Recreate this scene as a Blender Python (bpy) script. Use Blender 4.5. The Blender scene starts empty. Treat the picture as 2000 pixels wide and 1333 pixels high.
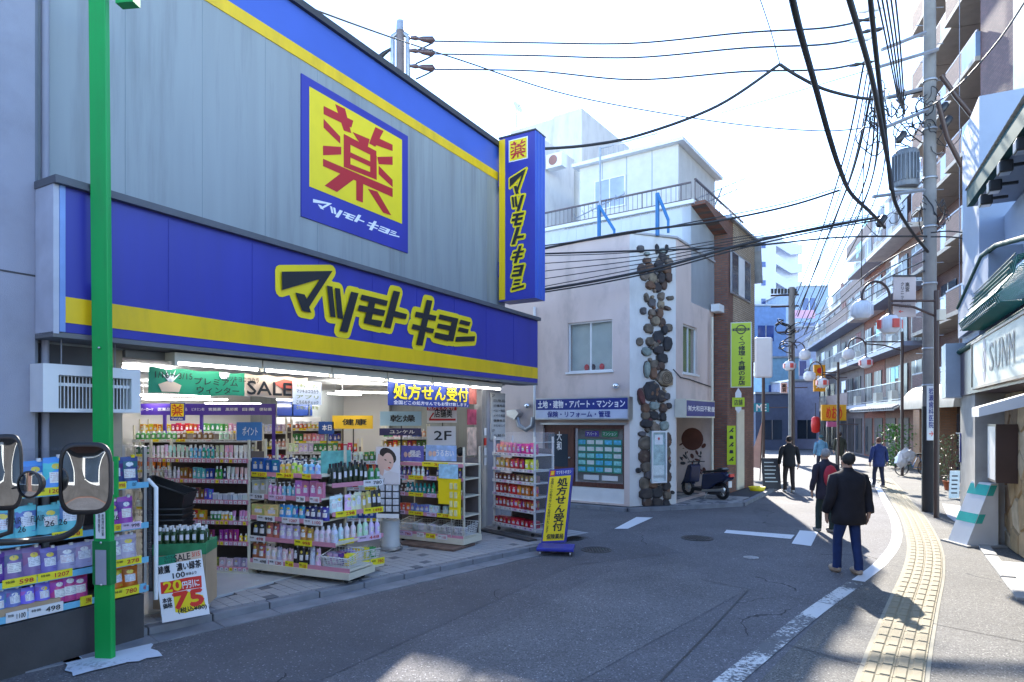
import bpy, bmesh, math, random
from mathutils import Vector, Matrix
random.seed(7)
S = bpy.context.scene
COL = S.collection
R = math.radians
# ------------------------------------------------------------------ camera, sky, sun, exposure
F, CX, CY, H = 1272.0, 1000.0, 822.0, 2.25
cd = bpy.data.cameras.new('camera'); cam = bpy.data.objects.new('camera', cd); COL.objects.link(cam)
cam.location = (0, 0, H); cam.rotation_euler = (R(90), 0, 0)
cd.sensor_width = 36; cd.lens = 36*F/2000; cd.shift_y = (CY-666.5)/2000; cd.clip_end = 1500; cd.clip_start = .05
S.camera = cam
SUN_AZ, SUN_EL = 13.0, 33.5        # azimuth clockwise from +Y
w = bpy.data.worlds.new('World'); S.world = w; w.use_nodes = True
nt = w.node_tree; bg = nt.nodes['Background']
sky = nt.nodes.new('ShaderNodeTexSky'); sky.sky_type = 'NISHITA'; sky.sun_disc = False
sky.sun_elevation = R(SUN_EL); sky.sun_rotation = R(SUN_AZ); sky.air_density = 1.0; sky.dust_density = .3; sky.ozone_density = 1.3; sky.altitude = 2600
nt.links.new(sky.outputs[0], bg.inputs[0]); bg.inputs[1].default_value = 0.15
sd = bpy.data.lights.new('sun', 'SUN'); sd.energy = 2.3; sd.angle = R(.7); sd.color = (1, .93, .82)
so = bpy.data.objects.new('sun', sd); COL.objects.link(so)
sv = Vector((math.sin(R(SUN_AZ))*math.cos(R(SUN_EL)), math.cos(R(SUN_AZ))*math.cos(R(SUN_EL)), math.sin(R(SUN_EL))))
so.rotation_euler = sv.to_track_quat('Z', 'Y').to_euler(); so.location = (5, 20, 30)
S.view_settings.view_transform = 'Standard'; S.view_settings.look = 'None'; S.view_settings.gamma = 1
S.view_settings.exposure = 2.55; S.view_settings.use_curve_mapping = False
S.cycles.max_bounces = 6; S.cycles.transparent_max_bounces = 12; S.cycles.caustics_reflective = False; S.cycles.caustics_refractive = False
S.cycles.use_denoising = True

# ------------------------------------------------------------------ pixel helpers
def G(px, py, z=0.0):
    Y = (H-z)*F/(py-CY); return Vector(((px-CX)/F*Y, Y, z))
def U(px, py, Y): return Vector(((px-CX)/F*Y, Y, H+(CY-py)/F*Y))
class Fr:
    """vertical plane: o = origin on the ground, d = direction left to right, n = outward normal"""
    def __init__(s, o, d, off=0):
        s.d = Vector((d[0], d[1], 0)).normalized(); s.n = Vector((s.d.y, -s.d.x, 0))
        s.o = Vector((o[0], o[1], 0)) + s.n*off
        s.ang = math.atan2(s.d.y, s.d.x)
    def off(s, k): return Fr(s.o+s.n*k, s.d)
    def s(s, px):
        m = (px-CX)/F; return (m*s.o.y-s.o.x)/(s.d.x-m*s.d.y)
    def z(s, px, py): return H+(CY-py)/F*(s.o.y+s.d.y*s.s(px))
    def sz(s, px, py): return (s.s(px), s.z(px, py))
    def p(s, a, o=0, z=0): return s.o+s.d*a+s.n*o+Vector((0, 0, z))
    def q(s, px, py, o=0):
        f = s.off(o); return f.p(f.s(px), 0, f.z(px, py))
XY = Fr((0, 0), (1, 0))

# ------------------------------------------------------------------ materials
MATS = {}
def mat(name, col, rough=.7, metal=0, var=.12, scale=3.0, bump=.0, bscale=60, emit=0, stretch=(1, 1, 1), alpha=1, spec=.5, trans=0, dirt=0, oc=False):
    if name in MATS: return MATS[name]
    m = bpy.data.materials.new(name); m.use_nodes = True; t = m.node_tree; b = t.nodes['Principled BSDF']
    L = t.links.new
    b.inputs['Roughness'].default_value = rough; b.inputs['Metallic'].default_value = metal
    b.inputs['Specular IOR Level'].default_value = spec; b.inputs['Alpha'].default_value = alpha
    b.inputs['Transmission Weight'].default_value = trans
    tc = t.nodes.new('ShaderNodeTexCoord'); mp = t.nodes.new('ShaderNodeMapping'); L(tc.outputs['Object'], mp.inputs[0]); mp.inputs['Scale'].default_value = stretch
    if oc:
        oi = t.nodes.new('ShaderNodeObjectInfo'); src = oi.outputs['Color']
    else:
        rgb = t.nodes.new('ShaderNodeRGB'); rgb.outputs[0].default_value = (*col, 1); src = rgb.outputs[0]
    if var:
        n = t.nodes.new('ShaderNodeTexNoise'); n.inputs['Scale'].default_value = scale; n.inputs['Detail'].default_value = 5; L(mp.outputs[0], n.inputs['Vector'])
        mr = t.nodes.new('ShaderNodeMapRange'); L(n.outputs[0], mr.inputs[0]); mr.inputs[1].default_value = .3; mr.inputs[2].default_value = .7
        mr.inputs[3].default_value = 1-var; mr.inputs[4].default_value = 1+var
        mx = t.nodes.new('ShaderNodeVectorMath'); mx.operation = 'SCALE'; L(src, mx.inputs[0]); L(mr.outputs[0], mx.inputs['Scale']); src = mx.outputs[0]
    if dirt:
        n = t.nodes.new('ShaderNodeTexNoise'); n.inputs['Scale'].default_value = 1.6; n.inputs['Detail'].default_value = 7; n.inputs['Roughness'].default_value = .65; L(mp.outputs[0], n.inputs['Vector'])
        mr = t.nodes.new('ShaderNodeMapRange'); L(n.outputs[0], mr.inputs[0]); mr.inputs[1].default_value = .5; mr.inputs[2].default_value = .72; mr.inputs[4].default_value = dirt
        mx = t.nodes.new('ShaderNodeMixRGB'); L(mr.outputs[0], mx.inputs[0]); L(src, mx.inputs[1]); mx.inputs[2].default_value = (.06, .055, .05, 1); src = mx.outputs[0]
    L(src, b.inputs['Base Color'])
    if emit: L(src, b.inputs['Emission Color']); b.inputs['Emission Strength'].default_value = emit
    if bump:
        n = t.nodes.new('ShaderNodeTexNoise'); n.inputs['Scale'].default_value = bscale; n.inputs['Detail'].default_value = 3; L(mp.outputs[0], n.inputs['Vector'])
        bp = t.nodes.new('ShaderNodeBump'); bp.inputs['Strength'].default_value = bump; bp.inputs['Distance'].default_value = .01; L(n.outputs[0], bp.inputs['Height']); L(bp.outputs[0], b.inputs['Normal'])
    MATS[name] = m; return m
def brick_mat(name, ang, c1, c2, mortar, bw=.21, bh=.065, ms=.012, rough=.75, squash=1):
    if name in MATS: return MATS[name]
    m = bpy.data.materials.new(name); m.use_nodes = True; t = m.node_tree; b = t.nodes['Principled BSDF']; L = t.links.new
    b.inputs['Roughness'].default_value = rough
    tc = t.nodes.new('ShaderNodeTexCoord'); mp = t.nodes.new('ShaderNodeVectorRotate'); mp.rotation_type = 'Z_AXIS'; mp.inputs['Angle'].default_value = -ang; L(tc.outputs['Object'], mp.inputs[0])
    sp = t.nodes.new('ShaderNodeSeparateXYZ'); L(mp.outputs[0], sp.inputs[0]); ad = t.nodes.new('ShaderNodeMath'); L(sp.outputs[0], ad.inputs[0]); L(sp.outputs[1], ad.inputs[1])
    cb = t.nodes.new('ShaderNodeCombineXYZ'); L(ad.outputs[0], cb.inputs[0]); L(sp.outputs[2], cb.inputs[1])
    br = t.nodes.new('ShaderNodeTexBrick'); L(cb.outputs[0], br.inputs[0])
    br.inputs['Color1'].default_value = (*c1, 1); br.inputs['Color2'].default_value = (*c2, 1); br.inputs['Mortar'].default_value = (*mortar, 1)
    br.inputs['Scale'].default_value = 1; br.inputs['Brick Width'].default_value = bw; br.inputs['Row Height'].default_value = bh; br.inputs['Mortar Size'].default_value = ms; br.inputs['Bias'].default_value = -.1
    n = t.nodes.new('ShaderNodeTexNoise'); n.inputs['Scale'].default_value = 1.3; n.inputs['Detail'].default_value = 6; L(tc.outputs['Object'], n.inputs[0])
    mr = t.nodes.new('ShaderNodeMapRange'); L(n.outputs[0], mr.inputs[0]); mr.inputs[3].default_value = .6; mr.inputs[4].default_value = 1.35
    mx = t.nodes.new('ShaderNodeVectorMath'); mx.operation = 'SCALE'; L(br.outputs[0], mx.inputs[0]); L(mr.outputs[0], mx.inputs['Scale'])
    L(mx.outputs[0], b.inputs['Base Color'])
    bp = t.nodes.new('ShaderNodeBump'); bp.inputs['Strength'].default_value = .6; bp.inputs['Distance'].default_value = .008; bp.invert = True; L(br.outputs['Fac'], bp.inputs['Height']); L(bp.outputs[0], b.inputs['Normal'])
    MATS[name] = m; return m
def print_mat(name, sc=26, cols=None, rough=.35):
    """packaging print: a pale label with rows of small type, a logo spot and drifting secondary colour"""
    if name in MATS: return MATS[name]
    m = bpy.data.materials.new(name); m.use_nodes = True; t = m.node_tree; b = t.nodes['Principled BSDF']; L = t.links.new
    b.inputs['Roughness'].default_value = rough
    def M(op, x, y=None, z=None):
        n = t.nodes.new('ShaderNodeMath'); n.operation = op
        for i, v in enumerate((x, y, z)):
            if v is None: continue
            if isinstance(v, (int, float)): n.inputs[i].default_value = v
            else: L(v, n.inputs[i])
        return n.outputs[0]
    tc = t.nodes.new('ShaderNodeTexCoord'); oi = t.nodes.new('ShaderNodeObjectInfo'); s = t.nodes.new('ShaderNodeSeparateXYZ'); L(tc.outputs['Generated'], s.inputs[0]); rnd = oi.outputs['Random']
    x, z = s.outputs[0], s.outputs[2]
    dx = M('ABSOLUTE', M('SUBTRACT', x, .5)); zc = M('SUBTRACT', z, M('MULTIPLY_ADD', rnd, .12, .36)); dz = M('ABSOLUTE', zc)
    lab = M('MULTIPLY', M('LESS_THAN', dx, .27), M('LESS_THAN', dz, .15))
    def noise(scale, vec, det=2):
        n = t.nodes.new('ShaderNodeTexNoise'); n.inputs['Scale'].default_value = scale; n.inputs['Detail'].default_value = det; L(vec, n.inputs['Vector']); return n.outputs[0]
    mp = t.nodes.new('ShaderNodeMapping'); mp.inputs['Scale'].default_value = (1, 1, .35); L(tc.outputs['Object'], mp.inputs[0])
    ty = M('MULTIPLY', M('GREATER_THAN', M('SINE', M('MULTIPLY', z, 120)), .3), M('GREATER_THAN', noise(sc*2.5, mp.outputs[0]), .46))
    ty = M('MULTIPLY', ty, M('LESS_THAN', dx, .26))
    logo = M('MULTIPLY', M('LESS_THAN', M('ADD', M('POWER', M('MULTIPLY', dx, 2.6), 2), M('POWER', M('MULTIPLY', M('ABSOLUTE', M('SUBTRACT', z, .68)), 6), 2)), .22), M('GREATER_THAN', noise(sc*1.2, tc.outputs['Object']), .42))
    hs = t.nodes.new('ShaderNodeHueSaturation'); L(oi.outputs['Color'], hs.inputs['Color']); L(M('MULTIPLY_ADD', rnd, .24, .38), hs.inputs['Hue']); hs.inputs['Value'].default_value = .75
    sw = M('GREATER_THAN', M('ADD', noise(sc*.35, tc.outputs['Object'], 1), M('MULTIPLY', z, .25)), .64)
    def mix(f, c1, c2):
        n = t.nodes.new('ShaderNodeMixRGB'); L(f, n.inputs[0])
        for i, v in ((1, c1), (2, c2)):
            if isinstance(v, tuple): n.inputs[i].default_value = (*v, 1)
            else: L(v, n.inputs[i])
        return n.outputs[0]
    col = mix(sw, oi.outputs['Color'], hs.outputs[0])
    lc = mix(M('GREATER_THAN', rnd, .5), (.78, .78, .76), (.7, .72, .78)); col = mix(lab, col, lc)
    col = mix(logo, col, mix(M('GREATER_THAN', M('FRACT', M('MULTIPLY', rnd, 7.3)), .5), (.75, .75, .74), (.75, .58, .08)))
    ink_ = mix(M('GREATER_THAN', M('FRACT', M('MULTIPLY', rnd, 13.7)), .6), (.03, .04, .12), (.4, .04, .06))
    col = mix(M('MULTIPLY', M('MULTIPLY', ty, M('LESS_THAN', dz, .13)), .5), col, ink_)
    L(col, b.inputs['Base Color']); MATS[name] = m; return m
def asphalt(name, base, speck=.35):
    m = bpy.data.materials.new(name); m.use_nodes = True; t = m.node_tree; b = t.nodes['Principled BSDF']; L = t.links.new
    tc = t.nodes.new('ShaderNodeTexCoord')
    n1 = t.nodes.new('ShaderNodeTexNoise'); n1.inputs['Scale'].default_value = .7; n1.inputs['Detail'].default_value = 8; n1.inputs['Roughness'].default_value = .6; L(tc.outputs['Object'], n1.inputs[0])
    mr = t.nodes.new('ShaderNodeMapRange'); L(n1.outputs[0], mr.inputs[0]); mr.inputs[1].default_value = .3; mr.inputs[2].default_value = .7; mr.inputs[3].default_value = .78; mr.inputs[4].default_value = 1.2
    v = t.nodes.new('ShaderNodeTexVoronoi'); v.inputs['Scale'].default_value = 85; L(tc.outputs['Object'], v.inputs['Vector'])
    sp = t.nodes.new('ShaderNodeSeparateColor'); L(v.outputs['Color'], sp.inputs[0])
    r = t.nodes.new('ShaderNodeMapRange'); L(sp.outputs[0], r.inputs[0]); r.inputs[1].default_value = 0; r.inputs[2].default_value = 1; r.inputs[3].default_value = 1-speck; r.inputs[4].default_value = 1+speck
    gt = t.nodes.new('ShaderNodeMath'); gt.operation = 'GREATER_THAN'; gt.inputs[1].default_value = .975; L(sp.outputs[1], gt.inputs[0])
    ad = t.nodes.new('ShaderNodeMath'); ad.operation = 'MULTIPLY_ADD'; L(gt.outputs[0], ad.inputs[0]); ad.inputs[1].default_value = 1.6; L(r.outputs[0], ad.inputs[2])
    mu = t.nodes.new('ShaderNodeMath'); mu.operation = 'MULTIPLY'; L(ad.outputs[0], mu.inputs[0]); L(mr.outputs[0], mu.inputs[1])
    mx = t.nodes.new('ShaderNodeVectorMath'); mx.operation = 'SCALE'; mx.inputs[0].default_value = base; L(mu.outputs[0], mx.inputs['Scale']); L(mx.outputs[0], b.inputs['Base Color'])
    b.inputs['Roughness'].default_value = .82
    wn = t.nodes.new('ShaderNodeTexNoise'); wn.inputs['Scale'].default_value = 2.2; wn.inputs['Detail'].default_value = 6; L(tc.outputs['Object'], wn.inputs[0])
    wm = t.nodes.new('ShaderNodeMixRGB'); wm.inputs[0].default_value = .22; L(tc.outputs['Object'], wm.inputs[1]); L(wn.outputs['Color'], wm.inputs[2])
    ve = t.nodes.new('ShaderNodeTexVoronoi'); ve.feature = 'DISTANCE_TO_EDGE'; ve.inputs['Scale'].default_value = .42; L(wm.outputs[0], ve.inputs['Vector'])
    ck = t.nodes.new('ShaderNodeMath'); ck.operation = 'LESS_THAN'; L(ve.outputs['Distance'], ck.inputs[0]); ck.inputs[1].default_value = .0022
    cm = t.nodes.new('ShaderNodeTexNoise'); cm.inputs['Scale'].default_value = .45; L(tc.outputs['Object'], cm.inputs[0])
    cg = t.nodes.new('ShaderNodeMath'); cg.operation = 'GREATER_THAN'; L(cm.outputs[0], cg.inputs[0]); cg.inputs[1].default_value = .57
    c2 = t.nodes.new('ShaderNodeMath'); c2.operation = 'MULTIPLY'; L(ck.outputs[0], c2.inputs[0]); L(cg.outputs[0], c2.inputs[1])
    cx = t.nodes.new('ShaderNodeMixRGB'); L(c2.outputs[0], cx.inputs[0]); L(mx.outputs[0], cx.inputs[1]); cx.inputs[2].default_value = (.03, .03, .032, 1); L(cx.outputs[0], b.inputs['Base Color'])
    bp = t.nodes.new('ShaderNodeBump'); bp.inputs['Strength'].default_value = .55; bp.inputs['Distance'].default_value = .006; L(v.outputs['Distance'], bp.inputs['Height']); L(bp.outputs[0], b.inputs['Normal'])
    MATS[name] = m; return m
def worn_paint(name, col, under, amt=.5):
    m = bpy.data.materials.new(name); m.use_nodes = True; t = m.node_tree; b = t.nodes['Principled BSDF']; L = t.links.new
    tc = t.nodes.new('ShaderNodeTexCoord')
    n1 = t.nodes.new('ShaderNodeTexNoise'); n1.inputs['Scale'].default_value = 22; n1.inputs['Detail'].default_value = 8; n1.inputs['Roughness'].default_value = .75; L(tc.outputs['Object'], n1.inputs[0])
    n2 = t.nodes.new('ShaderNodeTexNoise'); n2.inputs['Scale'].default_value = 1.1; L(tc.outputs['Object'], n2.inputs[0])
    ad = t.nodes.new('ShaderNodeMath'); ad.operation = 'ADD'; L(n1.outputs[0], ad.inputs[0]); L(n2.outputs[0], ad.inputs[1])
    mr = t.nodes.new('ShaderNodeMapRange'); L(ad.outputs[0], mr.inputs[0]); mr.inputs[1].default_value = amt+.48; mr.inputs[2].default_value = amt+.56
    mx = t.nodes.new('ShaderNodeMixRGB'); L(mr.outputs[0], mx.inputs[0]); mx.inputs[1].default_value = (*col, 1); mx.inputs[2].default_value = (*under, 1)
    L(mx.outputs[0], b.inputs['Base Color']); b.inputs['Roughness'].default_value = .7; MATS[name] = m; return m

white = mat('white_paint', (.75, .76, .76), .5, var=.05)
cream = mat('cream_metal', (.66, .62, .5), .45, var=.08, dirt=.15)
steel = mat('brushed_steel', (.55, .56, .58), .3, .9, var=.1)
chrome = mat('chrome', (.7, .72, .75), .12, 1, var=0)
black = mat('black_plastic', (.018, .018, .02), .4, var=0)
dark = mat('dark_grey', (.05, .05, .055), .6)
ink = mat('black_ink', (.012, .013, .016), .5, var=0)
blue = mat('sign_blue', (.038, .044, .34), .36, var=.12, scale=1.2, stretch=(1.5, 1.5, .25), dirt=.12)
blue2 = mat('roof_band_blue', (.06, .13, .52), .35, var=.07, scale=1)
yellow = mat('sign_yellow', (.86, .56, .004), .4, var=.08, stretch=(1, 1, .3), dirt=.25)
yellowp = mat('print_yellow', (.88, .68, .01), .45, var=.04)
red = mat('print_red', (.5, .015, .02), .4, var=0)
redb = mat('bright_red', (.7, .03, .02), .4, var=0)
wink = mat('white_print', (.85, .85, .86), .5, var=0)
panelm = mat('metal_wall_panel', (.315, .345, .345), .42, .1, var=.09, scale=1.2, stretch=(2.2, 2.2, .16), bump=.05, bscale=12, dirt=.3)
greyst = mat('grey_stucco', (.33, .34, .40), .85, var=.08, scale=1.5, bump=.25, bscale=140, dirt=.15)
darkwall = mat('dark_grey_wall', (.11, .115, .13), .8, var=.1)
pinkst = mat('pink_beige_stucco', (.68, .555, .5), .85, var=.1, scale=.9, stretch=(1, 1, .5), bump=.3, bscale=120, dirt=.25)
whitest = mat('white_stucco', (.68, .66, .63), .8, var=.07, bump=.2, bscale=100, stretch=(1, 1, .4), dirt=.2)
glass = mat('dark_window_glass', (.03, .045, .07), .1, var=.3, scale=.6, spec=.5)
glassb = mat('blue_window_glass', (.02, .05, .2), .1, var=.2, scale=.8, spec=.8)
vinyl = mat('clear_vinyl', (.8, .83, .88), .12, var=0, alpha=.16, spec=.9)
pane_m = mat('clear_pane', (.7, .8, .85), .04, var=0, alpha=.14, spec=.9)
conc = mat('concrete', (.36, .35, .33), .85, var=.15, scale=2.5, bump=.3, bscale=70, dirt=.25)
concd = mat('dark_concrete', (.055, .053, .055), .85, var=.25, scale=2, bump=.35, bscale=50)
greenp = mat('green_pole_paint', (.003, .37, .07), .45, var=.09, scale=2, dirt=.25, stretch=(2, 2, .5), bump=.05, bscale=30)
cable = mat('cable_rubber', (.02, .02, .022), .6, var=0)
wood = mat('dark_wood', (.1, .035, .025), .45, var=.25, scale=4, stretch=(6, 6, 1))
brownm = mat('brown_painted_steel', (.06, .035, .03), .4)
galv = mat('galvanised_steel', (.36, .38, .41), .4, .6, var=.15, scale=5)
tube_on = mat('lit_tube', (1, 1, 1), .5, var=0, emit=4)
lamp_on = mat('lit_ceiling_tube', (1, .98, .94), .5, var=0, emit=5.5)
cardb = mat('cardboard', (.42, .3, .19), .8, var=.1)
body_m = mat('pack_body', (1, 1, 1), .35, var=.05, oc=True)
label_m = print_mat('pack_print', 30)
label_f = print_mat('pack_print_fine', 60)
cap_w = mat('white_cap', (.75, .75, .76), .4, var=0)
cap_k = mat('dark_cap', (.02, .02, .03), .3, var=0)
rail_p = mat('pink_price_rail', (.6, .25, .33), .45, var=0)
rail_w = mat('white_price_rail', (.6, .6, .6), .45, var=0)
navy = mat('navy_cloth', (.012, .014, .035), .85, var=.2, scale=8)

# ------------------------------------------------------------------ mesh builder
class MB:
    def __init__(s): s.v = []; s.f = []; s.mi = []; s.sm = []; s.m = 0; s.smooth = False
    def face(s, pts):
        k = len(s.v); s.v += [Vector(p) for p in pts]; s.f.append(tuple(range(k, k+len(pts)))); s.mi.append(s.m); s.sm.append(s.smooth)
    def add(s, vs, fs):
        k = len(s.v); s.v += [Vector(p) for p in vs]
        for f in fs: s.f.append(tuple(i+k for i in f)); s.mi.append(s.m); s.sm.append(s.smooth)
    def hexa(s, a, b):   # two quads a (bottom) b (top)
        s.add(list(a)+list(b), [(3, 2, 1, 0), (4, 5, 6, 7), (0, 1, 5, 4), (1, 2, 6, 5), (2, 3, 7, 6), (3, 0, 4, 7)])
    def box(s, x0, x1, y0, y1, z0, z1): s.fbox(XY, x0, x1, -y1, -y0, z0, z1)
    def fbox(s, f, a0, a1, o0, o1, z0, z1):
        c = [(a0, o0), (a0, o1), (a1, o1), (a1, o0)]
        s.hexa([f.p(a, o, z0) for a, o in c], [f.p(a, o, z1) for a, o in c]); return s
    def prism(s, poly, vec):      # polygon of world points extruded by vec
        n = len(poly); p = [Vector(q) for q in poly]; v = Vector(vec)
        s.add(p+[q+v for q in p], [tuple(reversed(range(n))), tuple(range(n, 2*n))]+[(i, (i+1) % n, n+(i+1) % n, n+i) for i in range(n)]); return s
    def fprism(s, f, poly, o0, o1):  # polygon (s,z) in frame f
        return s.prism([f.p(a, o0, z) for a, z in poly], f.n*(o1-o0))
    def tube(s, pts, r, n=6, caps=True):
        pts = [Vector(p) for p in pts]; m = len(pts); rr = r if isinstance(r, (list, tuple)) else [r]*m
        vs = []; u = None
        for i, p in enumerate(pts):
            t = (pts[min(i+1, m-1)]-pts[max(i-1, 0)]).normalized()
            if u is None: u = t.cross(Vector((0, 0, 1)) if abs(t.z) < .9 else Vector((1, 0, 0))).normalized()
            else: u = (u-t*u.dot(t)).normalized()
            w_ = t.cross(u)
            for k in range(n):
                a = 2*math.pi*k/n; vs.append(p+(u*math.cos(a)+w_*math.sin(a))*rr[i])
        fs = [(i*n+k, i*n+(k+1) % n, (i+1)*n+(k+1) % n, (i+1)*n+k) for i in range(m-1) for k in range(n)]
        sm = s.smooth; s.smooth = n > 5; s.add(vs, fs); s.smooth = sm
        if caps: s.add(vs[:n], [tuple(reversed(range(n)))]); s.add(vs[-n:], [tuple(range(n))])
        return s
    def lathe(s, prof, c=(0, 0, 0), n=12, sx=1, sy=1):   # prof: (r,z) list
        c = Vector(c); vs = []
        for r, z in prof:
            for k in range(n):
                a = 2*math.pi*(k+.5)/n; vs.append(c+Vector((r*sx*math.cos(a), r*sy*math.sin(a), z)))
        m = len(prof); sm = s.smooth; s.smooth = True
        s.add(vs, [(i*n+k, i*n+(k+1) % n, (i+1)*n+(k+1) % n, (i+1)*n+k) for i in range(m-1) for k in range(n)])
        s.smooth = sm; s.add(vs[:n], [tuple(reversed(range(n)))]); s.add(vs[-n:], [tuple(range(n))]); return s
    def ball(s, c, rx, ry=None, rz=None, n=10, m=6):
        ry = ry or rx; rz = rz or rx
        s.lathe([(math.cos(R(-88+176*i/m)), 0) for i in range(m+1)], n=n) if False else None
        c = Vector(c); vs = []
        for i in range(m+1):
            p = R(-89+178*i/m)
            for k in range(n):
                a = 2*math.pi*k/n; vs.append(c+Vector((rx*math.cos(p)*math.cos(a), ry*math.cos(p)*math.sin(a), rz*math.sin(p))))
        sm = s.smooth; s.smooth = True
        s.add(vs, [(i*n+k, i*n+(k+1) % n, (i+1)*n+(k+1) % n, (i+1)*n+k) for i in range(m) for k in range(n)]+[tuple(reversed(range(n))), tuple(range(m*n, m*n+n))]); s.smooth = sm; return s
    def mesh(s, name, mats, off=(0, 0, 0)):
        me = bpy.data.meshes.new(name); o = Vector(off)
        me.from_pydata([tuple(v-o) for v in s.v], [], s.f)
        for m in (mats if isinstance(mats, (list, tuple)) else [mats]): me.materials.append(m)
        me.polygons.foreach_set('material_index', s.mi); me.polygons.foreach_set('use_smooth', s.sm); me.update(); return me
    def build(s, name, mats, parent=None, label=None, cat=None, group=None, kind=None, loc=None):
        if parent is not None: base = wloc(parent)
        elif loc is not None: base = Vector(loc)
        else:
            base = Vector((sum(v.x for v in s.v)/len(s.v), sum(v.y for v in s.v)/len(s.v), min(v.z for v in s.v)))
        o = bpy.data.objects.new(name, s.mesh(name, mats, base)); COL.objects.link(o)
        if parent is not None: o.parent = parent
        else: o.location = base
        return tag(o, label, cat, group, kind)
def wloc(o):
    v = Vector(o.location)
    while o.parent: o = o.parent; v += Vector(o.location)
    return v
def tag(o, label=None, cat=None, group=None, kind=None):
    if label: o['label'] = label
    if cat: o['category'] = cat
    if group: o['group'] = group
    if kind: o['kind'] = kind
    return o
def thing(name, label, cat, loc=(0, 0, 0), group=None):
    o = bpy.data.objects.new(name, None); COL.objects.link(o); o.location = loc; o.empty_display_size = .2
    return tag(o, label, cat, group)
def copy_tree(o, loc, rz=0, label=None, group=None):
    c = o.copy(); COL.objects.link(c); c.location = loc; c.rotation_euler = (0, 0, rz)
    if label: c['label'] = label
    if group: c['group'] = group
    for ch in list(o.children):
        k = ch.copy(); COL.objects.link(k); k.parent = c
        for g in list(ch.children):
            h = g.copy(); COL.objects.link(h); h.parent = k
    return c
def bevel(o, w=.01, seg=2):
    bm = bmesh.new(); bm.from_mesh(o.data); bmesh.ops.remove_doubles(bm, verts=bm.verts, dist=1e-5)
    bmesh.ops.bevel(bm, geom=[e for e in bm.edges if e.is_manifold and e.calc_face_angle(0) > .5], offset=w, segments=seg, affect='EDGES', profile=.5)
    bm.to_mesh(o.data); bm.free(); return o
# ------------------------------------------------------------------ lettering
_TX = {}
def glyphs(txt, bold=0.0):
    k = (txt,)
    if k in _TX: return _TX[k]
    cu = bpy.data.curves.new('lettering', 'FONT'); cu.body = txt; cu.align_x = 'CENTER'; cu.resolution_u = 2; cu.space_line = .98
    cu.fill_mode = 'FRONT'
    o = bpy.data.objects.new('lettering', cu); COL.objects.link(o)
    dg = bpy.context.evaluated_depsgraph_get(); me = bpy.data.meshes.new_from_object(o.evaluated_get(dg))
    vs = [v.co.copy() for v in me.vertices]; fs = [tuple(p.vertices) for p in me.polygons]
    bpy.data.objects.remove(o); bpy.data.meshes.remove(me)
    if not vs: vs = [Vector((0, 0, 0))]
    x0 = min(v.x for v in vs); x1 = max(v.x for v in vs); y0 = min(v.y for v in vs); y1 = max(v.y for v in vs)
    _TX[k] = ([((v.x-x0)/max(x1-x0, 1e-6), (v.y-y0)/max(y1-y0, 1e-6)) for v in vs], fs); return _TX[k]
def text3(txt, o, r, u, m, parent, bold=.012, name='lettering', eps=.004):
    """lettering filling the parallelogram at o spanned by r and u"""
    vs, fs = glyphs(txt); r = Vector(r); u = Vector(u); n = r.cross(u).normalized(); b = MB()
    nl = txt.count('\n')+1; cw = max(len(l) for l in txt.split('\n')); ru = r.normalized(); uu = u.normalized(); k = bold*1.1*min(r.length/cw, u.length/nl)
    for i, (dx, dy) in enumerate(((0, 0), (1, 0), (-1, 0), (0, 1), (0, -1)) if bold else ((0, 0),)):
        b.add([Vector(o)+r*x+u*y+(ru*dx+uu*dy)*k+n*(eps+i*.0002) for x, y in vs], fs)
    return b.build(name, m, parent)
def ftext(txt, f, a0, a1, z0, z1, off, m, parent, bold=.012, name='lettering'):
    return text3(txt, f.p(a0, off, z0), f.d*(a1-a0), (0, 0, z1-z0), m, parent, bold, name)
def vert(t): return '\n'.join('|' if c == 'ー' else c for c in t)
def board(f, a0, a1, z0, z1, off, m, name, parent=None, t=.02, **k):
    b = MB(); b.fbox(f, a0, a1, off-t, off, z0, z1); return b.build(name, m, parent, **k)
# ================================================================== GROUND
asph = asphalt('road_asphalt', (.115, .112, .12)); asph2 = asphalt('patched_asphalt', (.098, .096, .105), .18); asph3 = asphalt('pale_walk_asphalt', (.115, .11, .1), .5); asph4 = asphalt('old_asphalt', (.13, .127, .132), .4)
def sheet(pts, z, m, name, **k):
    b = MB(); b.face([(p[0], p[1], z) for p in pts]); return b.build(name, m, loc=(0, 0, 0), **k)
g = MB(); g.face([(-500, -200, 0), (500, -200, 0), (500, 900, 0), (-500, 900, 0)]); g.build('ground', asph, kind='structure', loc=(0, 0, 0))
def gp(l): return [tuple(G(*p)[:2]) for p in l]
sheet(gp([(300, 1333), (620, 1333), (1120, 1105), (1330, 1080), (1205, 1030), (1060, 1090), (420, 1235)]), .004, asph2, 'road_patch', kind='structure')
sheet(gp([(1330, 1100), (1380, 1130), (1460, 1152), (1130, 1333), (760, 1333), (1180, 1120)]), .004, asph4, 'road_patch', kind='structure')
sheet(gp([(1470, 1000), (1480, 985), (1600, 985), (1590, 1030), (1500, 1030)]), .004, asph2, 'road_patch', kind='structure')
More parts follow.
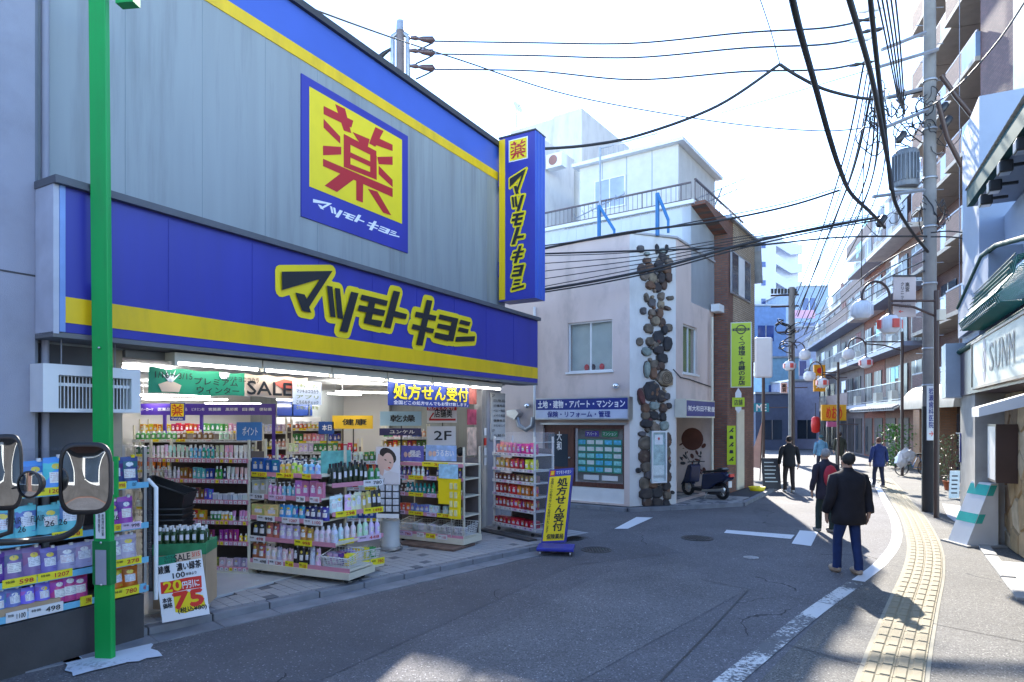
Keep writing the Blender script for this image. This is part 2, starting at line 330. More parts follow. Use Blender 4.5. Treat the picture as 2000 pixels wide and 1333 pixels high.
# right walk: asphalt beyond the white line
sheet(gp([(1420, 1400), (1665, 1140), (1735, 1085), (1755, 1040), (1735, 985), (1690, 930), (1690, 905), (1800, 905), (1900, 960), (2100, 1080), (2300, 1400)]), .004, asph3, 'pavement', kind='structure')
linep = worn_paint('worn_white_line', (.62, .62, .6), (.11, .11, .115), .5); linep2 = worn_paint('white_road_paint', (.7, .71, .72), (.2, .2, .2), .76)
def ribbon(pts, w0, z, m, name, **k):
    P = [G(*p) for p in pts]; b = MB(); L = []; Rr = []
    for i, p in enumerate(P):
        t = (P[min(i+1, len(P)-1)]-P[max(i-1, 0)]).normalized(); n = Vector((t.y, -t.x, 0)); L.append(p-n*w0/2); Rr.append(p+n*w0/2)
    for i in range(len(P)-1): b.face([(q.x, q.y, z) for q in (L[i], Rr[i], Rr[i+1], L[i+1])])
    return b.build(name, m, loc=(0, 0, 0), **k)
def smooth(pts, n=4):
    out = []; P = [pts[0]]+list(pts)+[pts[-1]]
    for i in range(1, len(P)-2):
        for k in range(n):
            t = k/n; a, b_, c, d = P[i-1], P[i], P[i+1], P[i+2]
            out.append(tuple(.5*((2*b_[j])+(-a[j]+c[j])*t+(2*a[j]-5*b_[j]+4*c[j]-d[j])*t*t+(-a[j]+3*b_[j]-3*c[j]+d[j])*t**3) for j in range(len(a))))
    out.append(tuple(pts[-1])); return out
ribbon(smooth([(1400, 1350), (1500, 1268), (1590, 1196), (1670, 1140)]), .2, .008, linep, 'road_marking', kind='structure')
ribbon(smooth([(1676, 1136), (1715, 1106), (1742, 1075), (1752, 1048), (1747, 1015), (1732, 985), (1716, 955), (1700, 935)]), .17, .008, linep2, 'road_marking', kind='structure')
sheet(gp([(1419, 1036), (1414, 1042), (1545, 1054), (1552, 1046)]), .009, linep2, 'road_marking', kind='structure')
sheet(gp([(1562, 1037), (1546, 1063), (1584, 1068), (1598, 1040)]), .01, linep2, 'road_marking', kind='structure')
sheet(gp([(1243, 1011), (1200, 1034), (1226, 1034), (1275, 1012)]), .009, linep2, 'road_marking', kind='structure')
# joints cut in the asphalt
for pts in ([(1290, 1333), (1385, 1235), (1462, 1152)], [(1375, 1135), (1460, 1152), (1640, 1185), (1850, 1225), (2100, 1275)], [(1500, 1250), (1680, 1300), (1780, 1345)]):
    ribbon(pts, .014, .012, ink, 'asphalt_joint', kind='structure')
# manholes
def manhole(px, py, r, m, label):
    c = G(px, py); t = thing('manhole_cover', label, 'manhole cover', (c.x, c.y, 0))
    b = MB(); b.lathe([(r, .004), (r, .012), (r*.9, .014), (r*.9, .010), (r*.86, .010)], (c.x, c.y, 0), 28); b.build('rim', m, t)
    b = MB()
    for i in range(-4, 5):
        for j in range(-4, 5):
            if i*i+j*j < 18: q = r*.18; b.box(c.x+i*q-q*.3, c.x+i*q+q*.3, c.y+j*q-q*.3, c.y+j*q+q*.3, .009, .015)
    b.build('tread', m, t, kind='stuff')
iron = mat('manhole_iron', (.07, .065, .065), .5, .4, var=.3, scale=9); ironl = mat('pale_manhole_iron', (.42, .42, .43), .5, .3, var=.35, scale=14)
manhole(1361, 1052, .3, iron, 'large dark round manhole cover in the middle of the shaded road')
manhole(1467, 1090, .12, ironl, 'small pale round utility cover in the road near the man')
manhole(1165, 1075, .27, iron, 'dark round manhole cover beside the yellow banner stand')
manhole(1118, 1053, .2, iron, 'dark drain cover at the foot of the kerb behind the banner stand')
# ---- yellow tactile strip: each block a piece
tact = mat('tactile_yellow', (.25, .21, .13), .75, var=.12, scale=6, bump=.2, bscale=80)
tcl = smooth([(1722, 1420), (1752, 1290), (1781, 1190), (1803, 1120), (1806, 1070), (1788, 1020), (1765, 985), (1742, 955), (1725, 935)], 14)
P = [G(*p) for p in tcl]; tac = thing('tactile_strip', 'yellow tactile paving strip curving along the sunlit right walk', 'tactile paving', (P[0].x, P[0].y, 0)); tac['kind'] = 'structure'
bl = MB(); W = .30
def bar_block():
    b = MB(); b.box(-.115, .115, -.145, .145, 0, .01)
    for k in range(2): x = -.057+k*.115; b.hexa([(x-.045, -.135, .01), (x+.045, -.135, .01), (x+.045, .135, .01), (x-.045, .135, .01)], [(x-.034, -.125, .019), (x+.034, -.125, .019), (x+.034, .125, .019), (x-.034, .125, .019)])
    return b.mesh('tactile_block', tact)
bm_ = bar_block(); cum = 0; last = None; nx = .0
for i in range(len(P)-1):
    a, b_ = P[i], P[i+1]; L = (b_-a).length; t = (b_-a).normalized()
    while nx < cum+L:
        q = a+t*(nx-cum)
        for sx in (-.117, .117):
            o = bpy.data.objects.new('block', bm_); COL.objects.link(o); o.parent = tac
            n = Vector((t.y, -t.x, 0)); w_ = q+n*sx; o.location = (w_.x-P[0].x, w_.y-P[0].y, .008); o.rotation_euler = (0, 0, math.atan2(t.y, t.x)-math.pi/2)
        nx += .302
    cum += L
b = MB()
for i in range(len(P)-1):
    t = (P[i+1]-P[i]).normalized(); n = Vector((t.y, -t.x, 0))
    b.face([(P[i]+n*.27*k+Vector((0, 0, .009))) for k in (-1, 1)]+[(P[i+1]+n*.27*k+Vector((0, 0, .009))) for k in (1, -1)])
b.build('bed', mat('tactile_bed', (.3, .28, .22), .9), tac)
# ---- pharmacy pavement
kd = Vector((.69, .724, 0)); K0 = G(290, 1243); kf = Fr((K0.x, K0.y), kd)      # kerb line, outward = road side
PH = Fr((-.475, 13.4), (.5, .866))
ktile = mat('pavement_tile', (.33, .33, .34), .7, var=.15, scale=1.3, bump=.1); ktd = mat('pavement_tile_dark', (.13, .14, .16), .75, var=.2)
kconc = mat('kerb_concrete', (.2, .21, .235), .8, var=.2, scale=3, bump=.3, bscale=80)
grout = mat('grout', (.045, .047, .055), .9)
t0k = (PH.o-kf.o).dot(PH.n)/kd.normalized().dot(PH.n)
pv = MB(); poly = [kf.p(t0k, 0), kf.p(5.95, 0), PH.p(1.2, .0)]
pv.face([(p.x, p.y, .072) for p in poly]); sub = pv.build('pavement', grout, kind='structure', loc=(0, 0, 0))
sk = kf.p(5.95, 0); b = MB(); b.face([(sk.x, sk.y, .0), (PH.p(1.2, 0).x, PH.p(1.2, 0).y, 0), (PH.p(1.2, 0).x, PH.p(1.2, 0).y, .1), (sk.x, sk.y, .1)]); b.build('pavement_edge', kconc, kind='structure', loc=(0, 0, 0))
for i in range(-8, 10):     # kerb stones and gutter slabs
    b = MB(); b.fbox(kf, i*.66+.006, i*.66+.654, -.13, -.0, 0, .088+.002*(i % 2)); o = b.build('kerb_stone', kconc, kind='structure', group='kerb stones of the shop pavement'); bevel(o, .012, 2)
    b = MB(); b.fbox(kf, i*.66+.004, i*.66+.656, .006, .3, 0, .012+.001*(i % 3)); b.build('gutter_slab', kconc, kind='structure', group='gutter slabs along the kerb')
big = []; sz = .3
import itertools
tset = []
for i in range(-16, 26):
    for j in range(0, 26):
        a0 = i*.3; o0 = -.14-j*.15
        if PH.n.dot(kf.p(a0+.15, o0-.07)-PH.o) < .04: continue
        if (kf.p(a0+.15, o0-.07)-PH.o).dot(PH.d) > 1.2: continue
        for h in (0, .15): tset.append((a0+h, o0))
tset.sort(key=lambda q: kf.p(q[0], q[1]).length)
tm = {}
for m_ in (ktile, ktd):
    b = MB(); b.fbox(kf, .004, .146, -.146, -.004, 0, .02); tm[m_.name] = b.mesh('tile', m_)
rest = MB()
for k, (a0, o0) in enumerate(tset):
    c = kf.p(a0, o0); m_ = ktile if random.random() < .93 else ktd
    if k < 300:
        o = bpy.data.objects.new('tile', tm[m_.name]); COL.objects.link(o); o.parent = sub; q = c-kf.o; o.location = (q.x, q.y, .074+random.uniform(0, .003))
    else:
        z = .094+random.uniform(0, .003); rest.add([kf.p(a0+x, o0-y, z) for x, y in ((.004, .004), (.146, .004), (.146, .146), (.004, .146))], [(0, 3, 2, 1)])
rest.build('tiling', ktile, sub, kind='stuff')
# corner paving by the beige building
PK2 = Fr((2.97, 16.45), (.824, -.566)); PKC = Fr((2.97, 16.45), (1.29, .48)); PK3 = Fr((4.26, 16.93), (.566, .824))
b = MB(); cp = [PK2.p(-8, .35), PK2.p(.1, .35), PKC.p(.9, .35), PK3.p(1.2, 1.3), PK3.p(8.2, .95), PK3.p(8.2, -1.6), PK3.p(.1, -1.6), PK3.p(0, -.5), PK2.p(-8, -.5)]
b.prism([(p.x, p.y, 0) for p in cp], (0, 0, .08)); sub2 = b.build('pavement', grout, kind='structure', loc=(0, 0, 0))
tm2 = {}
for m_ in (ktile, ktd):
    b = MB(); b.fbox(PK3, .004, .146, .004, .146, 0, .016); tm2[m_.name] = b.mesh('tile', m_)
def inside(p, poly):
    c = False; j = len(poly)-1
    for i in range(len(poly)):
        if (poly[i].y > p.y) != (poly[j].y > p.y) and p.x < (poly[j].x-poly[i].x)*(p.y-poly[i].y)/(poly[j].y-poly[i].y)+poly[i].x: c = not c
        j = i
    return c
n_ = 0; rest = MB()
for i in range(-8, 50):
    for j in range(-10, 12):
        c = PK3.p(i*.15, j*.15); c2 = PK3.p(i*.15+.075, j*.15+.075)
        if not inside(c2, cp) or (PK3.n.dot(c2-PK3.o) < .05 and not (.15 < (c2-PK3.o).dot(PK3.d) < 2.8)): continue
        if n_ < 290:
            o = bpy.data.objects.new('tile', tm2[ktile.name if random.random() < .75 else ktd.name]); COL.objects.link(o); o.parent = sub2; q = c-PK3.o; o.location = (q.x, q.y, .081); n_ += 1
for i, j in ((PK2.p(-8, .35), PK2.p(.1, .35)), (PK2.p(.1, .35), PKC.p(.9, .35)), (PKC.p(.9, .35), PK3.p(1.2, 1.3)), (PK3.p(1.2, 1.3), PK3.p(8.2, .95))):
    fk = Fr((i.x, i.y), (j-i)); Lk = (j-i).length; n = max(1, round(Lk/.7))
    for k in range(n):
        b = MB(); b.fbox(fk, k*Lk/n+.005, (k+1)*Lk/n-.005, .0, .13, 0, .095); b.build('kerb_stone', kconc, kind='structure', group='kerb stones round the beige corner building')
# right side kerb stones and lumpy strip
for i in range(9):
    a = G(1878+i*24, 1020+i*19); 

# ================================================================== PHARMACY
SG = PH.off(.5)
ph = thing('pharmacy', 'grey metal clad pharmacy building with blue roof band and open shop front', 'shop building', tuple(PH.p(-4, -.5)))
sL, sR = -14.0, .65; o_l = PH.s(235)
# upper wall in vertical sheets
b = MB(); b.fbox(PH, -8.92, sR, -.3, 0, 3.0, 7.33); up = b.build('upper_wall', panelm, ph)
b = MB(); b.fbox(PH, -8.92, sR, -.3, .012, 7.3, 7.47); b.build('yellow_stripe', yellow, ph)
b = MB(); b.fbox(PH, -8.92, sR, -.3, .008, 7.47, 8.0); b.build('blue_band', blue2, ph)
b = MB(); b.fbox(PH, -8.95, sR+.06, -.4, .07, 8.0, 8.1); b.build('roof_cap', dark, ph)
for s_ in [PH.s(395)+k*.91 for k in range(-2, 8)]:
    b = MB(); b.fbox(PH, s_, s_+.003, 0, .0035, 4.5, 7.3); b.build('panel_joint', mat('joint_grey', (.27, .33, .36), .5, var=0), ph)
b = MB(); b.fbox(PH, sR-.15, sR, -9, -.3, 0, 8.0); b.build('side_wall', panelm, ph)
b = MB(); b.fbox(PH, -14, -8.92, -9, -.3, 0, 8.0) if False else None
# stub walls and columns round the opening
b = MB(); b.fbox(PH, PH.s(75), PH.s(215), -.3, 0, 0, 3.0); b.build('dark_pier', darkwall, ph)
b = MB(); b.fbox(PH, PH.s(215), PH.s(238), -.3, .01, 0, 3.0); b.build('beige_pier', mat('beige_pier', (.4, .34, .26), .7, dirt=.1), ph)
cs = PH.s(936)
for k, (w0, m_) in enumerate(((.05, steel), (.1, steel), (.06, galv))):
    a = cs+[0, .09, .22][k]; b = MB(); b.fbox(PH, a, a+w0, -.12+.02*k, .06-.02*k, 0, 3.0); b.build('steel_column', m_, ph)
b = MB(); b.fbox(PH, cs+.3, sR-.15, -.2, -.02, 0, 3.0); b.build('end_pier', greyst, ph)
# floor, ceiling and walls inside
fl = mat('shop_floor', (.5, .51, .52), .25, var=.05)
b = MB(); b.fbox(PH, -9, sR-.16, -8, .0, .06, .105); o = b.build('shop_floor', fl, ph)
b = MB(); b.fbox(PH, -9, sR-.16, -8, -.31, 3.0, 3.1); b.build('shop_ceiling', mat('shop_ceiling', (.7, .7, .69), .7, var=.02), ph)
b = MB(); b.fbox(PH, -9, sR-.16, -8.1, -8, .1, 3.0); b.build('back_wall', mat('shop_wall', (.62, .61, .6), .6, var=.03), ph)
b = MB(); b.fbox(PH, -9.1, -9, -8, -.3, .1, 3.0); b.build('inner_wall', MATS['shop_wall'], ph)
b = MB(); b.fbox(PH, -9, sR, -9, -.3, 7.9, 8.0); b.build('roof', dark, ph)
b = MB(); b.fbox(PH, -9.1, -8.92, -9, -.3, 3.1, 8); b.build('side_wall', panelm, ph)
b = MB(); b.fbox(PH, -9, sR-.2, -8.2, -8.12, 3.0, 8.0); b.build('rear_wall', greyst, ph)
# neighbour at far left
LX = PH.s(50)
nb = thing('grey_building', 'pale grey rendered building edge at the far left of the shop', 'building', tuple(PH.p(-12, 0)))
b = MB(); b.fbox(PH, -16, LX, -9, .18, 0, 11); b.build('wall', greyst, nb)
b = MB(); b.fbox(PH, LX, LX+.06, -.3, .1, 0, 11); b.build('expansion_joint', mat('joint_mid', (.22, .24, .28), .8), nb)
b = MB(); b.fbox(PH, -16, LX, .18, .186, 3.6, 3.615); b.build('render_joint', dark, nb)
b = MB(); f2 = PH.off(.1); b.tube([f2.p(LX+.12, 0, .5), f2.p(LX+.12, 0, 11)], .035, 8); b.build('drain_pipe', greyst, nb)
# ---- fascia sign
sa, sb = SG.s(115), SG.s(1050); zb, zt = 3.07, 4.42
fs = thing('fascia_sign', 'long blue and yellow pharmacy fascia sign box over the open shop front', 'shop sign', tuple(SG.p(sa, 0, 3)))
b = MB(); b.fbox(SG, sa, sb, -.47, 0, zb, zt); o = b.build('sign_box', blue, fs)
b = MB(); b.fbox(SG, sa+.05, sb-.002, 0, .006, zb+.09, zb+.33); b.build('yellow_band', yellow, fs)
b = MB(); b.fbox(SG, sa-.06, sb+.03, -.5, .07, zt, zt+.07); b.build('hood', mat('hood_grey', (.1, .105, .12), .5), fs)
b = MB(); b.fbox(SG, sa-.05, sa-.003, -.47, .01, zb-.02, zt); b.build('end_cap', mat('cap_lav', (.5, .52, .6), .5, dirt=.15), fs)
b = MB(); b.fbox(SG, sa, sa+.05, 0, .012, zb, zt); b.build('edge_trim', mat('pale_blue_trim', (.2, .33, .65), .3), fs)
b = MB(); b.fbox(SG, sa-.05, sb, -.47, .0, zb-.05, zb-.004); b.build('soffit', mat('soffit', (.16, .16, .165), .6), fs)
for k in range(1, 9):
    s_ = sa+(sb-sa)*k/9; b = MB(); b.fbox(SG, s_, s_+.002, 0, .0045, zb+.35, zt-.03); b.build('panel_joint', mat('joint_blue', (.02, .025, .3), .4, var=0), fs)
LOGO = [[[(130,150),(602,143),(385,478),(405,532),(320,515),(255,343),(342,362),(362,402),(485,218),(132,322)]],
 [[(550,278),(602,290),(632,575),(583,568)],[(624,300),(672,308),(702,590),(648,578)],[(775,335),(845,350),(742,715),(668,702)]],
 [[(875,362),(1118,420),(1105,468),(862,410)],[(850,458),(1095,510),(1080,562),(835,512)],[(952,385),(1010,400),(965,600),(900,595)],[(900,580),(1070,608),(1052,665),(893,628)]],
 [[(1170,325),(1232,338),(1143,678),(1080,662)],[(1185,515),(1297,545),(1285,592),(1172,568)]],
 [[(1480,410),(1532,420),(1440,838),(1380,828)],[(1380,520),(1572,560),(1560,608),(1368,570)],[(1350,635),(1550,682),(1538,722),(1338,682)]],
 [[(1600,545),(1775,585),(1765,628),(1590,590)],[(1722,575),(1775,585),(1728,798),(1670,785)],[(1585,630),(1722,658),(1712,702),(1575,672)],[(1560,712),(1690,740),(1680,795),(1550,762)]],
 [[(1795,595),(1888,618),(1875,655),(1782,632)],[(1782,665),(1872,685),(1862,725),(1770,700)],[(1755,755),(1930,748),(1925,795),(1745,800)]]]
def unp(f, polys, ox, oy, sc): return [[f.sz(ox+x/sc, oy+y/sc) for x, y in p] for p in polys]
LG = [unp(SG, L, 520, 500, 4.762) for L in LOGO]        # per letter, (s,z) on the sign
def bb(polys):
    xs = [x for p in polys for x, y in p]; ys = [y for p in polys for x, y in p]; return min(xs), max(xs), min(ys), max(ys)
def place(polys, src, dst):
    return [[(dst[0]+(x-src[0])/(src[1]-src[0])*(dst[1]-dst[0]), dst[2]+(y-src[2])/(src[3]-src[2])*(dst[3]-dst[2])) for x, y in p] for p in polys]
def area(p): return sum(p[i][0]*p[(i+1) % len(p)][1]-p[(i+1) % len(p)][0]*p[i][1] for i in range(len(p)))
def emboss(f, polys, off, m, parent, name, out=0):
    """flat cut-out strokes; with out>0 a rounded outline round each stroke"""
    b = MB(); e = 0
    for p in polys:
        if area(p) < 0: p = p[::-1]
        e += .00006; b.face([f.p(x, off+e, z) for x, z in p])
        if out:
            for i in range(len(p)):
                (x0, z0), (x1, z1) = p[i], p[(i+1) % len(p)]; a = math.atan2(z1-z0, x1-x0); e += .00006
                pts = [(x0+out*math.cos(a+R(t)), z0+out*math.sin(a+R(t))) for t in (90, 126, 162, 198, 234, 270)]+[(x1+out*math.cos(a+R(t)), z1+out*math.sin(a+R(t))) for t in (-90, -54, -18, 18, 54, 90)]
                b.face([f.p(x, off+e, z) for x, z in pts])
    return b.build(name, m, parent)
flat = [p for L in LG for p in L]
emboss(SG, flat, .006, yellowp, fs, 'logo_outline', .085)
for L, nm in zip(LG, range(7)): emboss(SG, L, .03, ink, fs, 'logo_letter')
LBB = bb(flat)
# ---- square emblem
em = thing('emblem_panel', 'square blue and yellow panel with large red medicine character on the upper wall', 'shop sign', tuple(PH.p(-5, 0, 4.6)))
e0, e1 = PH.s(587), PH.s(795); ez1 = PH.z(690, 205); ez0 = PH.z(690, 459)
b = MB(); b.fbox(PH, e0, e1, 0, .02, ez0, ez1); b.build('panel', blue, em)
y0, y1 = PH.s(602), PH.s(783); q1 = PH.z(602, 170); q0 = PH.z(602, 365)
b = MB(); b.fbox(PH, y0, y1, .02, .024, q0, q1); b.build('yellow_square', yellowp, em)
KUS = [[(345,555),(500,632),(490,668),(345,598)],[(405,545),(457,570),(490,697),(450,683)],[(600,708),(705,757),(705,790),(588,748)],[(615,665),(658,685),(615,768),(582,750)],
 [(345,622),(432,715),(432,752),(345,668)],[(342,762),(437,768),(437,808),(342,812)],[(625,820),(705,818),(705,862),(632,858)],[(632,865),(705,940),(705,978),(632,910)],
 [(450,715),(485,732),(485,860),(450,845)],[(450,700),(620,790),(620,825),(450,740)],[(588,800),(622,815),(622,925),(588,912)],[(482,795),(590,845),(590,872),(482,822)],[(450,845),(622,912),(622,940),(450,872)],
 [(495,690),(585,728),(575,770),(535,750)],[(342,830),(705,985),(705,1030),(342,868)],[(515,925),(552,940),(550,1058),(515,1045)],[(455,890),(520,925),(415,1003),(350,970)],[(575,985),(625,1000),(698,1125),(655,1110)]]
KZ = unp(PH, KUS, 500, 0, 2.6667); emboss(PH, KZ, .027, red, em, 'medicine_character')
KBB = bb(KZ)
tb = (PH.s(609), PH.s(778), PH.z(609, 415), PH.z(609, 384)); tb = (tb[0], tb[1], PH.z(778, 471), PH.z(609, 384))
emboss(PH, place(flat, LBB, tb), .024, wink, em, 'logo_lettering')
# ---- projecting vertical sign
VS = Fr(tuple(PH.off(.08).p(PH.off(.08).s(975), 0)[:2]), tuple(PH.n[:2]))      # face towards the camera, d = outward
VS.n = Vector((VS.d.y, -VS.d.x, 0))
v1 = VS.s(1045); vzt = VS.z(1000, 266); vzb = VS.z(1000, 587)
vs_ = thing('projecting_sign', 'tall blue and yellow vertical sign box projecting from the shop corner', 'shop sign', tuple(VS.p(0, 0, vzb)))
b = MB(); b.fbox(VS, 0, v1, -.42, 0, vzb, vzt); o = b.build('sign_box', blue, vs_)
b = MB(); b.fbox(VS, .0, v1*.17, .0, .005, vzb+.03, vzt-.03); b.build('yellow_band', yellow, vs_)
b = MB(); b.fbox(VS, v1, v1+.012, -.42, .0, vzb, vzt); b.build('side_plate', blue2, vs_)
for k in (0, .35, .7):
    b = MB(); b.fbox(VS, v1+.012, v1+.022, -.12-k*.4, -.09-k*.4, vzb, vzt); b.build('edge_rib', blue2, vs_)
b = MB(); b.fbox(VS, -.01, v1+.02, -.44, .02, vzt, vzt+.03); b.build('cap', dark, vs_)
for z_ in (VS.z(975, 348), VS.z(975, 525)):
    b = MB(); b.fbox(VS, -.2, 0, -.3, -.08, z_-.16, z_+.16); b.build('bracket', blue, vs_)
k0, k1 = v1*.3, v1*.78; kz1 = VS.z(1015, 272); kz0 = kz1-(k1-k0)*1.02
b = MB(); b.fbox(VS, k0-.02, k1+.02, 0, .006, kz0-.02, kz1+.02); b.build('badge_border', wink, vs_)
b = MB(); b.fbox(VS, k0, k1, .006, .009, kz0, kz1); b.build('badge', yellowp, vs_)
emboss(VS, place(KZ, KBB, (k0+.03, k1-.03, kz0+.03, kz1-.03)), .0115, red, vs_, 'medicine_character')
yy = [(332, 378), (382, 412), (416, 440), (443, 476), (480, 513), (518, 540), (545, 566)]
allp = []
for L, (ya, yb) in zip(LG, yy):
    bx = bb(L); w_ = .26 if L is not LG[0] else .34; c_ = v1*.54
    allp.append(place(L, bx, (c_-w_/2-.02, c_+w_/2+.02, VS.z(1020, yb), VS.z(1020, ya))))
emboss(VS, [p for L in allp for p in L], .006, yellowp, vs_, 'logo_outline', .04)
for L in allp: emboss(VS, L, .024, ink, vs_, 'logo_letter')

# ---- lights under the sign
LF = PH.off(.3)
s0, s1 = LF.s(335), LF.s(977); n = 6
for k in range(n):
    a0 = s0+(s1-s0)*k/n; a1 = s0+(s1-s0)*(k+1)/n-.02
    t = thing('fluorescent_light', 'lit white batten light under the blue fascia, number %d counting from the green pole side' % (k+1) if 0 else ['lit batten light under the blue fascia, above the word SALE banner start', 'lit batten light under the fascia above the SALE lettering', 'lit batten light under the fascia right of the green banner', 'lit batten light under the fascia before the blue banner', 'lit batten light under the fascia above the blue banner', 'lit batten light at the steel column end of the fascia'][k], 'light', tuple(LF.p(a0, 0, 2.95)), 'batten lights under the shop fascia')
    b = MB(); b.fprism(LF, [(a0, 2.9), (a1, 2.9), (a1, 3.0), (a0, 3.0)], -.12, .06); b.build('housing', cream, t)
    b = MB(); b.tube([LF.p(a0+.05, .03, 2.885), LF.p(a1-.05, .03, 2.885)], .019, 8); b.build('tube', tube_on, t)
    b = MB(); b.fbox(LF, a0, a0+.04, -.0, .06, 2.86, 2.9); b.build('end_holder', cream, t)
b = MB(); b.fbox(PH, PH.s(240), cs, -.1, .05, 2.93, 3.01); b.build('awning_rail', mat('rail_grey', (.25, .26, .27), .5), ph)
# ---- wall heater with grille
HF = PH.off(.42); h0, h1 = HF.s(84), HF.s(274)
hz1, hz0 = HF.z(180, 716), HF.z(180, 806)
ht = thing('air_curtain', 'white slatted air curtain unit hanging behind the green pole', 'air conditioner', tuple(HF.p(h0, 0, hz0)))
b = MB(); b.fbox(HF, h0, h1, -.3, 0, hz1-.1, hz1); b.fbox(HF, h0, h0+.13, -.3, 0, hz0, hz1-.1); b.fbox(HF, h1-.09, h1, -.3, 0, hz0, hz1-.1); b.fbox(HF, h0+.13, h1-.09, -.3, 0, hz0, hz0+.035); o = b.build('case', white, ht)
b = MB(); b.fbox(HF, h0+.13, h1-.09, -.28, -.2, hz0+.035, hz1-.1); b.build('back', mat('grille_dark', (.12, .11, .1), .7), ht)
for k in range(20):
    x = h0+.16+k*(h1-h0-.28)/19; b = MB(); b.tube([HF.p(x, -.03, hz0+.02), HF.p(x, -.03, hz1-.09)], .0045, 5); b.build('grille_bar', white, ht)
b = MB(); b.fbox(HF, h0+.13, h1-.09, -.06, -.035, hz1-.2, hz1-.17); b.build('cross_bar', white, ht)
for x in (h0+.2, h1-.2): b = MB(); b.tube([HF.p(x, -.1, hz1), HF.p(x, -.1, 3.03)], .006, 5); b.build('hanging_chain', galv, ht)
# ---- banners
BF = PH.off(.16)
b0, b1 = BF.s(290), BF.s(622); bz1, bz0 = 2.84, BF.z(290, 768)
gb = mat('banner_green', (.01, .25, .13), .6, var=.05); pk = mat('banner_peach', (.68, .5, .36), .6, var=.05)
bt = thing('sale_banner', 'green and peach winter SALE cloth banner hanging over the shop entrance', 'banner', tuple(BF.p(b0, 0, bz0)))
def cloth(f, a0, a1, z0, z1, m, name, parent, n=24, amp=.012, off=0):
    b = MB(); b.smooth = True; r0 = []; r1 = []
    for i in range(n+1):
        t = i/n; x = a0+(a1-a0)*t; o_ = off+amp*math.sin(t*17+a0)
        r0.append(f.p(x, o_, z0+.01*math.sin(t*9))); r1.append(f.p(x, off+amp*.5*math.sin(t*13), z1-.015*math.sin(t*math.pi*3)**2))
    vs = r0+r1; b.add(vs, [(i, i+1, n+2+i, n+1+i) for i in range(n)]); return b.build(name, m, parent)
bm1 = b0+(b1-b0)*.5
cloth(BF, b0, bm1, bz0, bz1, gb, 'green_cloth', bt, off=.002); cloth(BF, bm1, b1-.2, bz0, bz1, pk, 'peach_cloth', bt, off=.002)
ftext('プレミアム', BF, b0+.52, bm1-.12, bz0+.12, bz0+.2, .026, ink, bt, .02); ftext('ウィンター', BF, b0+.55, bm1-.1, bz0+.02, bz0+.1, .026, ink, bt, .02)
ftext('SALE', BF, bm1+.02, b1-.5, bz0+.03, bz0+.2, .022, ink, bt, .025); ftext('1/16〜3/15', BF, b0+.06, b0+.5, bz1-.12, bz1-.05, .02, ink, bt)
ftext('マツキヨココカラ', BF, bm1-.3, bm1+.2, bz1-.11, bz1-.05, .02, ink, bt)
b = MB(); b.lathe([(.03, -.05), (.055, -.03), (.06, .03), (.058, .03)], (0, 0, 0), 10); cup = MB(); 
cup.fprism(BF, [(b0+.86, bz1-.06), (b0+.88, bz1-.085), (b0+.96, bz1-.085), (b0+.98, bz1-.06), (b0+.99, bz1-.01), (b0+.85, bz1-.01)], .014, .018); cup.build('cup_picture', wink, bt)
cup = MB(); cup.fprism(BF, [(b0+.14, bz0+.02), (b0+.34, bz0+.02), (b0+.37, bz0+.1), (b0+.24, bz0+.15), (b0+.1, bz0+.1)], .014, .018); cup.build('bowl_picture', pk, bt)
cup = MB()
for k in range(5): cup.fprism(BF, [(b0+.22, bz0+.13), (b0+.12+k*.06, bz0+.24+.03*(k % 2)), (b0+.26, bz0+.13)], .018, .02)
cup.build('leaf_picture', wink, bt)
cup = MB(); cup.fprism(BF, [(bm1+.42, bz1-.1), (bm1+.6, bz1-.04), (bm1+.85, bz1-.07), (bm1+.75, bz1-.16), (bm1+.6, bz1-.18)], .014, .018); cup.build('red_picture', mat('coral', (.6, .12, .08), .6), bt)
c0, c1 = BF.s(566), BF.s(622)
nt_ = thing('notice_sheet', 'small white hand lettered notice pinned at the right end of the SALE banner', 'notice', tuple(BF.p(c0, 0, bz0)))
b = MB(); b.fbox(BF, c0, c1, .05, .056, bz0-.08, bz1-.05); b.build('sheet', wink, nt_)
for k, tx in enumerate(('お得なクーポン', 'マツキヨココカラ', 'アプリ', 'こちらもチェック', 'お得にお買物')): ftext(tx, BF, c0+.06, c1-.06, bz1-.14-k*.075, bz1-.09-k*.075, .057, ink if k % 2 else mat('olive', (.3, .3, .02), .6), nt_)
r0, r1 = BF.s(757), BF.s(915); rz1, rz0 = BF.z(757, 742), BF.z(757, 792)
rt = thing('blue_banner', 'dark blue cloth banner with yellow prescription lettering at the entrance', 'banner', tuple(BF.p(r0, 0, rz0)))
cloth(BF, r0, r1, rz0, rz1, mat('banner_blue', (.02, .05, .28), .6, var=.06), 'cloth', rt, off=.002)
ftext('処方せん受付', BF, r0+.12, r1-.05, rz0+.11, rz1-.05, .02, yellowp, rt, .03); ftext('全国どこの処方せんでもお受け致します。', BF, r0+.12, r1-.05, rz0+.02, rz0+.085, .02, wink, rt)
